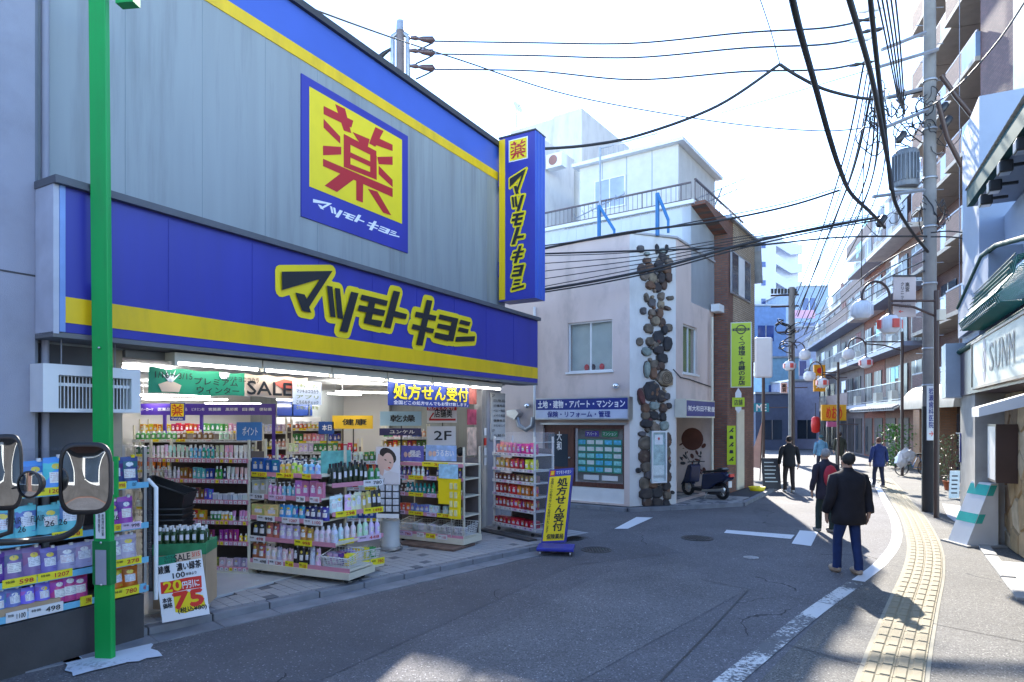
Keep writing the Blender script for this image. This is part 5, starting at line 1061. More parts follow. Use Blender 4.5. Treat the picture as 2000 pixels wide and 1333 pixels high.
b = MB(); b.fbox(PK2, ga0+.2, ga0+.6, -.2, -.19, gz1+.05, gz1+.2); b.build('heading', pm, pk_); ftext('アパート', PK2, ga0+.25, ga0+.55, gz1+.08, gz1+.17, -.188, wink, pk_)
b = MB(); b.fbox(PK2, ga1-.6, ga1-.15, -.2, -.19, gz1+.05, gz1+.2); b.build('heading', mat('head_green', (.02, .25, .1), .5), pk_); ftext('マンション', PK2, ga1-.57, ga1-.18, gz1+.08, gz1+.17, -.188, wink, pk_)
for a in (ga0+.15, ga1-.6): b = MB(); b.fbox(PK2, a, a+.45, -.2, -.19, gz0-.2, gz0-.07); b.build('notice', wink, pk_)
b = MB(); b.fbox(PK2, md+.02, q1_-.06, -.12, -.115, .62, qz1-.1); b.build('shop_pane', mat('thin_pane', (.3, .33, .35), .05, var=0, alpha=.06, spec=.3), pk_)
# agency sign
s0_, s1_ = PK2.s(1045), PK2.s(1229); SF = PK2.off(.25); s0_, s1_ = SF.s(1045), SF.s(1228); sz1, sz0 = SF.z(1045, 779), SF.z(1045, 820)
ags = thing('agency_sign', 'blue over white estate agency sign box above the listing window', 'shop sign', tuple(SF.p(s0_, 0, sz0)))
b = MB(); b.fbox(SF, s0_, s1_, -.24, 0, sz0, sz1); b.build('box', steel, ags); smid = sz0+(sz1-sz0)*.45
b = MB(); b.fbox(SF, s0_+.03, s1_-.03, 0, .006, smid, sz1-.03); b.build('blue_panel', mat('agency_blue', (.02, .035, .22), .4), ags); b = MB(); b.fbox(SF, s0_+.03, s1_-.03, 0, .006, sz0+.03, smid); b.build('white_panel', mat('agency_white', (.5, .55, .68), .4), ags)
ftext('土地・建物・アパート・マンション', SF, s0_+.1, s1_-.1, smid+.05, sz1-.07, .008, wink, ags, .03); ftext('保険・リフォーム・管理', SF, s0_+.4, s1_-.5, sz0+.06, smid-.04, .008, MATS['agency_blue'], ags, .03)
b = MB(); b.fbox(PK2, q0_-.06, q1_+.06, -.02, .03, PK2.z(1062, 830), PK2.z(1062, 826)); b.build('shutter_rail', steel, pk_)
SF2 = PK3.off(.3); u0, u1 = SF2.s(1340), SF2.s(1396); uz1, uz0 = SF2.z(1340, 779), SF2.z(1340, 816)
ag2 = thing('agency_side_sign', 'small blue estate agency sign box on the side wall above the scooter', 'shop sign', tuple(SF2.p(u0, 0, uz0)))
b = MB(); b.fbox(SF2, u0, u1, -.3, 0, uz0, uz1); b.build('box', cream, ag2); b = MB(); b.fbox(SF2, u0+.04, u1-.03, 0, .006, uz0+.04, uz1-.04); b.build('blue_panel', MATS['agency_blue'], ag2); ftext('㈲大和田不動産', SF2, u0+.1, u1-.06, uz0+.17, uz1-.17, .009, wink, ag2, .03)
# shutter with cartoonish splashes beside the corner
sh0, sh1 = .05, 2.9; zsh = PK3.z(1320, 800)
b = MB(); b.fbox(PK3, sh0-.1, sh0-.004, -1.4, -.25, 0, 3.2); b.build('recess_wall', whitest, pk_); b = MB(); b.fbox(PK3, sh1+.004, sh1+.1, -1.4, -.25, 0, 3.2); b.build('recess_wall', pinkst, pk_); b = MB(); b.fbox(PK3, sh0-.1, sh1+.1, -1.5, -.25, zsh+.004, zsh+.15); b.build('recess_ceiling', whitest, pk_)
b = MB()
for k in range(24): z = .1+(zsh-.1)*k/24; b.fbox(PK3, sh0, sh1, -1.4, -1.37+.008*(k % 2), z, z+(zsh-.1)/24)
b.build('shutter', mat('shutter_cream', (.55, .52, .44), .6), pk_)
b = MB(); SWp = PK3.p(2.9, -1.4); F3 = Fr((SWp.x, SWp.y), tuple(PK3.n[:2])).off(.012); cx_, cz_ = F3.sz(1352, 858); b.face([F3.p(cx_+.34*x, 0, cz_+.34*y) for x, y in el(0, 0, 1, 1, 0, 20)]); b.build('painted_disc', mat('mural_brown', (.13, .045, .03), .7, var=.25), pk_)
for k in range(26):
    px = random.uniform(1322, 1378); py = random.uniform(852, 930)
    if math.hypot(px-1352, py-858) < 22: continue
    a, z = F3.sz(px, py); r = random.uniform(.03, .1); b = MB(); an = random.random()*3; b.face([F3.p(a+r*x, .004, z+r*y) for x, y in el(0, 0, 1, random.uniform(.3, .7), an, 9)]); b.build('painted_leaf', MATS['mural_brown'] if k % 3 else dark, pk_)
# ---- stone relief on the chamfer
CF = PKC; stc = [mat('stone_%d' % i, c, .75, var=.35, scale=7, bump=.6, bscale=25) for i, c in enumerate([(.05, .04, .038), (.09, .055, .04), (.16, .085, .05), (.2, .15, .11), (.14, .11, .08), (.1, .09, .09), (.26, .2, .13), (.12, .04, .035), (.22, .26, .23), (.035, .033, .035)])]
sr = thing('stone_relief', 'tall column of coloured stones set into the white corner wall', 'relief', tuple(CF.p(.7, .03, 0)))
def stone(px, py, rx, ry, c, ang=0, d=.07):
    a, z = CF.sz(px, py); k = CF.o.y/F; rx *= k*1.1; ry *= k*1.04; n = 9; pts = []
    for i in range(n):
        th = 2*math.pi*i/n; j = random.uniform(.82, 1.1); x = rx*j*math.copysign(abs(math.cos(th))**.8, math.cos(th)); y = ry*j*math.copysign(abs(math.sin(th))**.8, math.sin(th)); pts.append((a+x*math.cos(ang)-y*math.sin(ang), z+x*math.sin(ang)+y*math.cos(ang)))
    pts = [(p[0], max(.02, p[1])) for p in pts]
    b = MB(); lo = [CF.p(x, .0, y) for x, y in pts]; mi_ = [CF.p(x, d*.7, y) for x, y in pts]; to = [CF.p(a+(x-a)*.75, d, z+(y-z)*.75) for x, y in pts]
    b.add(lo+mi_+to, [(i, (i+1) % n, n+(i+1) % n, n+i) for i in range(n)]+[(n+i, n+(i+1) % n, 2*n+(i+1) % n, 2*n+i) for i in range(n)]+[tuple(range(2*n, 3*n))]); b.build('stone', stc[c], sr)
ST = [(1250, 487, 7, 7, 5), (1262, 497, 5, 4, 8), (1282, 487, 3, 10, 9, .15), (1301, 487, 3, 9, 9, -.15), (1292, 492, 5, 6, 8), (1292, 505, 7, 10, 0), (1262, 510, 8, 6, 2), (1305, 512, 8, 6, 3), (1252, 527, 8, 10, 1), (1268, 524, 9, 9, 2), (1285, 522, 9, 11, 0), (1301, 527, 9, 10, 2), (1258, 540, 9, 9, 3), (1274, 543, 9, 10, 6), (1290, 545, 8, 10, 0), (1304, 543, 8, 9, 1), (1268, 558, 8, 8, 2), (1282, 562, 9, 10, 0), (1296, 558, 7, 9, 1),
 (1261, 582, 4, 9, 4, .3), (1308, 583, 8, 4, 4, .4), (1272, 592, 8, 9, 5), (1290, 580, 7, 8, 3), (1290, 596, 7, 8, 6), (1255, 608, 6, 7, 5), (1302, 603, 8, 4, 1, -.3), (1272, 612, 7, 7, 3), (1286, 614, 8, 10, 2), (1278, 628, 9, 9, 6), (1292, 630, 8, 8, 1), (1266, 642, 10, 9, 4), (1296, 645, 6, 9, 9), (1305, 641, 7, 8, 4), (1285, 660, 12, 13, 9), (1268, 668, 8, 9, 4), (1249, 668, 7, 8, 4), (1302, 672, 9, 14, 9), (1262, 688, 10, 8, 8, -.5), (1285, 685, 11, 9, 0), (1292, 700, 12, 10, 9), (1276, 712, 10, 8, 4), (1262, 722, 6, 16, 8), (1275, 730, 8, 12, 2), (1290, 715, 8, 8, 1), (1298, 739, 16, 17, 6), (1272, 765, 18, 19, 9), (1290, 775, 10, 12, 0),
 (1251, 775, 7, 16, 7, .35), (1300, 775, 8, 7, 5), (1259, 797, 8, 10, 2), (1276, 793, 10, 9, 8), (1305, 793, 6, 6, 0), (1294, 798, 8, 10, 1, -.4), (1260, 812, 9, 8, 4), (1276, 812, 10, 9, 9), (1293, 815, 8, 9, 9), (1262, 828, 13, 9, 9), (1278, 836, 10, 9, 3), (1296, 832, 9, 10, 8), (1253, 848, 8, 5, 5), (1260, 866, 14, 14, 4), (1282, 856, 11, 14, 0), (1302, 860, 9, 14, 1), (1258, 892, 12, 13, 1), (1276, 890, 12, 14, 0), (1300, 885, 9, 14, 4), (1262, 912, 12, 11, 4), (1280, 915, 11, 12, 0), (1300, 910, 9, 12, 0), (1246, 919, 5, 5, 9), (1266, 928, 9, 9, 5), (1284, 935, 12, 12, 9), (1302, 932, 9, 10, 1), (1258, 945, 10, 13, 4), (1274, 945, 10, 10, 2), (1300, 950, 9, 10, 0), (1260, 965, 13, 11, 0), (1282, 962, 12, 12, 9), (1302, 968, 8, 9, 4), (1263, 982, 10, 9, 1), (1282, 982, 12, 9, 0), (1299, 985, 8, 10, 9), (1272, 994, 11, 6, 2), (1290, 996, 10, 5, 0), (1312, 962, 3.5, 3.5, 9)]
bed = MB()
for s_ in ST:
    a_, z_ = CF.sz(s_[0], s_[1]); kk = CF.o.y/F; bed.fprism(CF, [(a_+s_[2]*kk*1.2*math.cos(t*.7), max(.01, z_+s_[3]*kk*1.1*math.sin(t*.7))) for t in range(9)], 0, .012+.0003*ST.index(s_))
bed.build('mortar_bed', mat('relief_mortar', (.1, .075, .06), .9, var=.3, scale=8, bump=.5, bscale=30), sr)
for s_ in ST: stone(*s_[:5], ang=s_[5] if len(s_) > 5 else 0, d=random.uniform(.06, .11))
for k in range(100):
    py = random.uniform(500, 990); wv = 27 if py > 830 or py < 560 else (17 if py > 690 else 12); stone(1280+random.uniform(-wv, wv), py, random.uniform(2.5, 5), random.uniform(2.5, 5), random.choice((0, 1, 2, 2, 3, 3, 6, 7, 4, 5)), random.random()*3, random.uniform(.06, .09))
# ring stone
a, z = CF.sz(1298, 739)
for r_ in (.055, .1, .15): b = MB(); b.tube([CF.p(a+r_*math.cos(t/10*math.pi), .115, z+r_*math.sin(t/10*math.pi)) for t in range(21)], .008, 5, False); b.build('ring', stc[1], sr)
# glass notice case
nc = thing('notice_case', 'narrow white framed glass notice case on the stone relief', 'notice case', tuple(CF.p(CF.s(1288), .15, 1)))
C2 = CF.off(.16); a0, a1 = C2.s(1274), C2.s(1303); z1, z0 = C2.z(1288, 842), C2.z(1288, 944)
b = MB(); b.fbox(C2, a0, a1, -.1, -.05, z0, z1); b.build('back', mat('case_back', (.35, .5, .48), .6, var=.3, scale=6), nc)
b = MB(); [b.fbox(C2, *q) for q in ((a0, a1, -.05, 0, z0, z0+.04), (a0, a1, -.05, 0, z1-.04, z1), (a0, a0+.03, -.05, 0, z0+.04, z1-.04), (a1-.03, a1, -.05, 0, z0+.04, z1-.04))]; b.build('frame', white, nc)
b = MB(); b.fbox(C2, a0+.03, a1-.03, -.03, -.025, z0+.04, z1-.04); b.build('pane', pane_m, nc)
b = MB(); b.fbox(C2, a0+.1, a1-.1, -.048, -.04, z1-.35, z1-.1); b.build('notice', wink, nc); b = MB(); b.face([C2.p((a0+a1)/2+.035*x, -.038, z1-.2+.04*y) for x, y in el(0, 0, 1, 1)]); b.build('red_emblem', redb, nc)
for q in ((.38, .75), (.3, .5)): b = MB(); b.fbox(C2, a0+.06, a1-.06, -.048, -.04, z0+q[0]*1.0-.25, z0+q[1]-.3); b.build('notice', cols5[1], nc)
# wall lamps, cable and pipes on the beige building
for px, py, f_, lb in ((1203, 754, PK2, 'round chrome lamp above the agency sign'), (1030, 793, PK2, 'small chrome lamp on the recessed wall by the pharmacy corner')):
    p = f_.q(px, py, .1); t = thing('wall_lamp', lb, 'lamp', tuple(p)); b = MB(); b.ball(p, .09, .09, .08); b.build('bowl', chrome, t); b = MB(); b.tube([p, f_.q(px, py, 0)], .03, 8); b.build('bracket', steel, t)
b = MB(); b.tube([PK2.q(1044, 985, .06), PK2.q(1044, 600, .06)], .035, 8); b.build('downpipe', white, label='white downpipe between the pharmacy and the beige building', cat='pipe')
dk = thing('exhaust_duct', 'curved steel exhaust duct with cowl beside the pharmacy corner', 'duct', tuple(PK2.q(1015, 830, .1)))
b = MB(); b.tube([PK2.q(1042, 815, .15), PK2.q(1040, 832, .15), PK2.q(1028, 840, .15), PK2.q(1014, 832, .15), PK2.q(1010, 815, .15)], .07, 10); b.build('pipe', galv, dk)
b = MB(); b.prism([PK2.q(998, 803, .05), PK2.q(1016, 800, .05), PK2.q(1022, 808, .05), PK2.q(1014, 820, .05), PK2.q(1000, 812, .05)], PK2.n*.25); b.build('cowl', steel, dk)
# bent cable on side wall
b = MB(); b.tube([PK3.q(1315, 722, .03), PK3.q(1330, 738, .05), PK3.q(1345, 741, .03), PK3.q(1392, 757, .03)], .015, 5); b.build('wall_cable', cable, label='loose cable running across the side wall over the white corner', cat='cable')
b = MB(); b.tube([PK3.q(1391, 965, .12), PK3.q(1391, 620, .12)], .04, 8); b.build('drain_pipe', cream, label='cream drain pipe where beige and brick buildings meet', cat='pipe')
b = MB(); b.fbox(PK3, PK3.s(1385), PK3.s(1398), .05, .3, PK3.z(1391, 612), PK3.z(1391, 598)); b.build('rain_head', white, label='white rainwater box on top of the cream drain pipe', cat='rain hopper')

# ================================================================== BRICK + WHITE BUILDING BEHIND
BR1 = brick_mat('brick_red_front', PK3.ang, (.2, .075, .05), (.28, .12, .075), (.12, .1, .09)); BR2 = brick_mat('tan_tile_front', PK3.ang, (.42, .31, .2), (.52, .41, .29), (.2, .17, .14))
br = thing('brick_building', 'red brick shoe repair building with tan tiled upper floor', 'building', tuple(PK3.p(5, -.5)))
KF = PK3.off(.4); ZB = 8.25
b = MB(); b.fprism(PK3, [(3.2, 0), (6.2, 0), (6.2, ZB), (1.17, ZB), (1.17, 8.15), (3.2, 7.8)], -4, .395); b.build('brick_body', BR1, br)
tw0, tw1 = KF.s(1426), KF.s(1462); tz0, tz1 = KF.z(1426, 570), KF.z(1426, 492)
b = MB(); b.fbox(KF, 3.75, 6.22, .0, .02, 4.2, ZB); b.build('tile_cladding', BR2, br)
b = MB(); b.fbox(KF, tw0-.05, tw1+.05, .02, .06, tz0-.05, tz1+.05); wf = b.build('window', steel, br)
for k in range(3): b = MB(); u = (tw1-tw0)/3; b.fbox(KF, tw0+k*u+.03, tw0+(k+1)*u-.03, .06, .066, tz0, tz1); b.build('pane', MATS['white_paint'] if k == 1 else glass, wf)
b = MB(); b.fbox(KF, 3.2, 6.3, -4, .12, ZB, ZB+.08); b.build('roof_edge', galv, br)
b = MB(); b.fprism(KF, [(6.2, 7.9), (6.5, 6.9), (6.58, 6.9), (6.3, 8.28)], -3, .2); b.build('side_eave', galv, br)
# shop door front: white door, yellow strip sign
b = MB(); b.fbox(KF, KF.s(1438), KF.s(1452), .0, .03, .1, 2.6); b.build('door', cream, br)
vsg = thing('repair_sign', 'tall lime yellow shoe repair sign board with black lettering', 'shop sign', tuple(KF.q(1446, 750, .5)))
RF = Fr(tuple(KF.q(1427, 700, .0)[:2]), (.95, -.3)); r0_, r1_ = RF.s(1427), RF.s(1468); rz1_, rz0_ = RF.z(1440, 630), RF.z(1440, 757)
lime = mat('lime_yellow', (.48, .62, .01), .4, var=.03)
b = MB(); b.fbox(RF, r0_, r1_, -.2, 0, rz0_, rz1_); b.build('box', white, vsg); b = MB(); b.fbox(RF, r0_+.02, r1_-.02, 0, .006, rz0_+.02, rz1_-.02); b.build('yellow_face', lime, vsg)
ftext(vert('くつ修理・合鍵のお店'), RF, r0_+.22, r1_-.18, rz0_+.06, rz1_-.42, .009, ink, vsg, .03)
b = MB(); cxx = (r0_+r1_)/2; czz = rz1_-.22; b.tube([RF.p(cxx+.13*math.cos(t*math.pi/8), .02, czz+.13*math.sin(t*math.pi/8)) for t in range(17)], .014, 5, False); b.fbox(RF, cxx-.24, cxx+.24, .015, .025, czz-.035, czz+.035); b.build('round_emblem', dark, vsg); ftext('SHOE REPAIR', RF, cxx-.2, cxx+.2, czz-.018, czz+.018, .026, lime, vsg)
sm_ = thing('hanging_shop_sign', 'small hanging white and lime sign with iron scrolls under the tall sign', 'shop sign', tuple(RF.q(1442, 790, 0)))
b = MB(); b.prism([RF.q(1442, 758), RF.q(1448, 768), RF.q(1448, 800), RF.q(1442, 808), RF.q(1436, 800), RF.q(1436, 768)], RF.n*.04); b.build('oval_plate', white, sm_); b = MB(); b.fbox(RF, RF.s(1430), RF.s(1454), .045, .06, RF.z(1442, 795), RF.z(1442, 777)); b.build('yellow_plate', lime, sm_); ftext('店舗', RF, RF.s(1434), RF.s(1450), RF.z(1442, 792), RF.z(1442, 781), .062, ink, sm_)
ys2 = thing('tool_sign', 'narrow lime sign with black tool pictures beside the white door', 'shop sign', tuple(RF.q(1428, 900)))
RT_ = RF; RF = RF.off(.35); ya0, ya1 = RF.s(1420), RF.s(1437); yz1, yz0 = RF.z(1428, 832), RF.z(1428, 908)
b = MB(); b.fbox(RF, ya0, ya1, -.05, 0, yz0, yz1); b.build('panel', lime, ys2)
for k in range(5):
    zc = yz1-(k+.6)*(yz1-yz0)/5.4; xc = (ya0+ya1)/2; b = MB()
    if k % 2: b.fprism(RF, [(xc-.06, zc-.05), (xc+.06, zc-.05), (xc+.04, zc+.05), (xc-.04, zc+.05)], .002, .008)
    else: b.fprism(RF, [(xc-.07, zc-.06), (xc-.04, zc-.07), (xc+.07, zc+.05), (xc+.04, zc+.07)], .002, .008); b.fprism(RF, [(xc+.02, zc-.07), (xc+.07, zc-.03), (xc-.02, zc+.02)], .009, .012)
    b.build('tool_picture', ink, ys2)
RF = RT_
yb = thing('yellow_bucket', 'low yellow tub on the ground beside the chalkboard', 'tub', tuple(KF.p(4.6, .5, .08))); b = MB(); b.lathe([(.2, .08), (.26, .2), (.24, .2), (.18, .1)], KF.p(4.6, .5, 0), 12); b.build('tub_body', yellowp, yb)
bb_ = thing('chalk_board', 'black chalkboard menu leaning at the foot of the brick building', 'chalkboard', tuple(G(1462, 945)))
c_ = G(1463, 950); c_ = KF.p(5.4, .55); cf_ = Fr((c_.x-.1, c_.y), (.9, -.1)); b = MB(); b.prism([cf_.p(0, .15, .08), cf_.p(.55, .15, .08), cf_.p(.55, -.05, 1.05), cf_.p(0, -.05, 1.05)], (0, .03, 0)); b.build('board', dark, bb_)
for k in range(6): b = MB(); z_ = .9-k*.12; b.fbox(cf_, .06, .3+.15*random.random(), -.02+.2*(1-z_)-.005+.02, .0+.2*(1-z_)+.02, z_, z_+.03); b.build('chalk_line', cols5[1], bb_)
# white terrace block
WF = Fr(tuple(PK3.p(1.17, 0)[:2]), (.824, -.566)); ZW = 8.2
corr = mat('white_corrugated', (.62, .65, .68), .6, var=.05, stretch=(1, 1, .3), dirt=.1)
wt = thing('white_building', 'white upper storey building with railed terrace behind the beige roof', 'building', tuple(WF.p(-3, -2)))
b = MB(); b.fbox(WF, -9, 0, -6, 0, 5.5, ZW); b.build('wall', corr, wt)
b = MB(); b.fprism(PK3, [(1.17, 5.5), (3.2, 5.5), (3.2, 7.79), (1.17, 8.14)], -.25, .0); b.build('return_wall', corr, wt)
b = MB(); b.fbox(WF, -9, .1, -6, .1, ZW, ZW+.1); b.build('terrace_slab', white, wt)
for k in range(30): b = MB(); b.fbox(WF, -9+k*.3, -8.98+k*.3, 0, .012, 5.5, ZW); b.build('cladding_rib', corr, wt)
railm = mat('rail_brown', (.13, .1, .1), .5)
def railing(f, a0, a1, z0, h, parent, step=.11, m=None, post=1.2, r=.011):
    m = m or railm; t = thing('railing', '', '', (0, 0, 0)) if 0 else parent
    b = MB(); b.fbox(f, a0, a1, -.03, .03, z0+h-.04, z0+h); b.fbox(f, a0, a1, -.015, .015, z0+.03, z0+.06); b.build('handrail', m, t)
    n = int((a1-a0)/step)
    for k in range(n+1):
        x = a0+(a1-a0)*k/n; rr = r*2.2 if k % int(post/step) == 0 else r
        b = MB(); b.fbox(f, x-rr/2, x+rr/2, -rr/2, rr/2, z0, z0+h-.04); b.build('baluster', m, t)
rl = thing('terrace_railing', 'dark brown balustrade round the terrace of the white building', 'railing', tuple(WF.p(-3, 0, ZW+.1)))
railing(WF, WF.s(1055), 0, ZW+.1, .52, rl, .14); railing(PK3.off(.1), 1.2, 6.0, ZW+.1, .6, rl, .16)
# hut on terrace
HFm = Fr((5.62, 22.0), (.824, -.566)); ZH = 11.6
ha0 = HFm.s(1132)
b = MB(); b.fbox(HFm, ha0, 0, -4, 0, ZW, ZH); b.build('roof_room', mat('hut_wall', (.6, .59, .57), .7, var=.06, dirt=.1), wt)
b = MB(); b.fbox(HFm, ha0-.2, .25, -4.2, .25, ZH, ZH+.12); b.build('room_roof', white, wt)
window(HFm, HFm.s(1162), HFm.s(1222), HFm.z(1190, 408), HFm.z(1190, 349), wt, gm=mat('sky_glass', (.35, .4, .5), .1), off=.05, sill=False)
for k in (-3, -2, -1): b = MB(); b.fbox(HFm, k*.95, k*.95+.02, 0, .01, ZW, ZH); b.build('panel_joint', MATS['joint_grey'], wt)
rl2 = thing('rooftop_fence', 'thin pale mesh fence on the hut roof of the white building', 'fence', tuple(HFm.p(-2, -1, ZH+.1)))
railing(HFm.off(-1.0), HFm.s(1150), HFm.s(1262), ZH+.12, .9, rl2, .1, m=galv, r=.007)
# back block
BK = Fr((3.5, 28.0), (.824, -.566)); bkb = thing('white_tower_block', 'taller white rendered block behind the projecting blue sign', 'building', tuple(BK.p(-2, -2)))
t0_, t1_ = BK.s(1080), BK.s(1136); b = MB(); b.fbox(BK, t0_, t1_, -5, 0, 5, BK.z(1130, 213)); b.build('stair_tower', whitest, bkb)
b = MB(); b.fbox(BK, BK.s(993), t0_, -5, -.2, 5, BK.z(1040, 240)); b.build('main_wall', whitest, bkb)
b = MB(); b.fbox(BK, BK.s(1060), BK.s(1128), .3, 3, 5, BK.z(1090, 327)); b.build('front_block', whitest, bkb)
ac = thing('roof_fan_unit', 'white condenser unit with brown fan on the balcony behind the blue sign', 'air conditioner', tuple(BK.q(1080, 325, 2.5)))
AF = BK.off(2.8); b = MB(); b.fbox(AF, AF.s(1066), AF.s(1097), -.4, 0, AF.z(1080, 327), AF.z(1080, 300)); b.build('case', white, ac); a, z = AF.sz(1080, 313); b = MB(); b.face([AF.p(a+.2*x, .01, z+.2*y) for x, y in el(0, 0, 1, 1)]); b.build('fan', mat('fan_brown', (.3, .15, .13), .6), ac)
# satellite dish
ds = thing('satellite_dish', 'small white satellite dish on a mast behind the blue sign', 'satellite dish', tuple(BK.q(1008, 245)))
p = BK.q(1012, 209, .2); b = MB(); b.tube([BK.q(1008, 250), BK.q(1008, 212)], .035, 6); b.build('mast', steel, ds)
b = MB(); ax = Vector((.6, -.6, .4)).normalized(); e1 = ax.cross(Vector((0, 0, 1))).normalized(); e2 = ax.cross(e1)
ring_ = [p+e1*math.cos(k*math.pi/8)*.26+e2*math.sin(k*math.pi/8)*.32 for k in range(16)]; mid_ = [p-ax*.1+e1*math.cos(k*math.pi/8)*.14+e2*math.sin(k*math.pi/8)*.17 for k in range(16)]; b.smooth = True
b.add(ring_+mid_, [(k, (k+1) % 16, 16+(k+1) % 16, 16+k) for k in range(16)]+[tuple(range(16, 32))]); b.smooth = False; b.build('dish', white, ds); b = MB(); b.tube([p-e2*.0, p+ax*.25], .02, 5); b.build('feed_arm', steel, ds)
# blue posts on the beige roof
bp_ = mat('blue_post', (.03, .17, .4), .5)
for k, (px, py0, py1, qx, qy, ux) in enumerate(((1170, 468, 402, 1203, 452, 1), (1284, 458, 378, 1308, 432, 1))):
    t = thing('roof_post', ['blue steel post with diagonal stay on the beige roof, nearer the pharmacy', 'blue steel post with diagonal stay on the beige roof, nearer the stone relief'][k], 'post', tuple(PK2.q(px, py0, -.6)))
    P0 = PK2.off(-.6); b = MB(); b.tube([P0.p(P0.s(px), 0, ZP), P0.p(P0.s(px), 0, P0.z(px, py1))], .055, 6); b.build('upright', bp_, t)
    b = MB(); b.tube([P0.p(P0.s(px), 0, P0.z(px, py1)), P0.p(P0.s(qx), .1, P0.z(qx, qy))], .04, 6); b.tube([P0.p(P0.s(qx), .1, P0.z(qx, qy)), P0.p(P0.s(qx), .1, ZP)], .035, 6); b.build('diagonal_stay', bp_, t)
# antennas
def antenna(base, top, label, els, dirv):
    t = thing('antenna', label, 'antenna', tuple(base)); b = MB(); b.tube([base, top], .03, 6); b.build('mast', galv, t)
    for (off, ln, up_) in els:
        c = top+Vector((0, 0, -off)); b = MB(); b.tube([c-dirv*ln, c+dirv*ln], .014, 5)
        cr_ = dirv.cross(Vector((0, 0, 1))).normalized()
        for k in range(7): q = c-dirv*ln+dirv*(2*ln*k/6); b.tube([q-cr_*(.35-.02*k)-Vector((0, 0, 0)), q+cr_*(.35-.02*k)], .008, 4)
        b.build('yagi_element', galv, t)
antenna(PK2.q(1172, 470, -.7), PK2.q(1172, 288, -.7), 'tall thin aerial mast in front of the hut window', [(1.6, .8, 0), (2.9, .6, 0)], Vector((.8, -.2, .35)))
antenna(PK3.p(6, -1.5, ZW), U(1410, 368, 21.5), 'aerial with long crossed rods beyond the terrace railing', [(0, 1.0, 0), (.25, .7, 0)], Vector((.85, .2, .4)))
# scooter -------------------------------------------------
def scooter():
    L_ = 1.65; c0 = G(1344, 968, .09); c1 = G(1411, 977, .09); d = (c1-c0); d.z = 0; d.normalize(); f = Fr((c0.x, c0.y), (d.x, d.y)); W_ = (c1-c0).length; wr = .24
    t = thing('motor_scooter', 'dark blue and black motor scooter parked beside the mural shutter', 'scooter', tuple(f.p(W_/2, 0, .09)))
    for a in (0, W_):
        c = f.p(a, 0, .09+wr); wt_ = MB(); n = 18
        wt_.tube([c+f.d*(wr-.05)*math.cos(2*math.pi*k/n)+Vector((0, 0, (wr-.05)*math.sin(2*math.pi*k/n))) for k in range(n+1)], .05, 8, False); w_ = wt_.build('wheel', black, t)
        b = MB(); b.tube([c-f.n*.05, c+f.n*.05], .05, 8)
        for k in range(5): an = k*2*math.pi/5; b.tube([c, c+f.d*(wr-.08)*math.cos(an)+Vector((0, 0, (wr-.08)*math.sin(an)))], .014, 5)
        b.build('rim', steel, w_)
    bm1 = mat('scooter_blue', (.012, .02, .06), .18, var=0, spec=.7)
    def slab(poly, hw, m, nm, bv=.03):
        b = MB(); b.fprism(f, poly, -hw, hw); o = b.build(nm, m, t); bevel(o, bv, 3); return o
    k = W_
    slab([(-.02, .52), (.1, .45), (.25, .5), (.32, .95), (.26, 1.02), (.15, .98)], .2, bm1, 'front_shield')
    slab([(-.24, .38), (-.12, .56), (.1, .58), (.24, .44), (.1, .5), (-.08, .48)], .07, bm1, 'front_fender', .015)
    slab([(.24, .28), (.62, .28), (.7, .36), (.3, .38)], .17, black, 'footboard', .02)
    slab([(.62, .36), (.68, .78), (k+.1, .86), (k+.32, .8), (k+.25, .66), (k-.1, .52), (.85, .3)], .17, bm1, 'rear_body', .05)
    slab([(.62, .78), (.7, .86), (1.0, .88), (k+.05, .98), (k+.15, .93), (k+.05, .86)], .14, black, 'seat', .03)
    b = MB(); b.tube([f.p(0, 0, .33), f.p(.16, 0, .75), f.p(.24, 0, 1.05)], .03, 8); b.build('fork', steel, t)
    b = MB(); b.tube([f.p(.32, -.33, 1.08), f.p(.24, -.15, 1.08), f.p(.24, .15, 1.08), f.p(.32, .33, 1.08)], .018, 6); b.build('handlebar', black, t)
    for s_ in (-1, 1):
        b = MB(); b.tube([f.p(.26, .2*s_, 1.09), f.p(.2, .28*s_, 1.28)], .008, 5); b.ball(f.p(.2, .3*s_, 1.32), .02, .05, .05); b.build('mirror', black, t)
    b = MB(); b.ball(f.p(.1, 0, .92), .09, .09, .08); b.build('headlight', chrome, t)
    b = MB(); b.fbox(f, k+.28, k+.34, -.08, .08, .74, .82); b.build('tail_light', redb, t)
    b = MB(); b.fbox(f, k+.25, k+.27, -.06, .06, .45, .62); b.build('licence_plate', white, t)
    b = MB(); b.tube([f.p(.7, .16, .3), f.p(k+.1, .2, .38), f.p(k+.25, .2, .42)], .04, 8); b.build('exhaust', steel, t)
    b = MB(); b.fbox(f, .75, k, -.1, .1, .22, .45); b.build('engine', dark, t)
    b = MB(); b.tube([f.p(.85, .12, .3), f.p(.8, .2, .09)], .015, 5); b.build('kickstand', steel, t)
scooter()
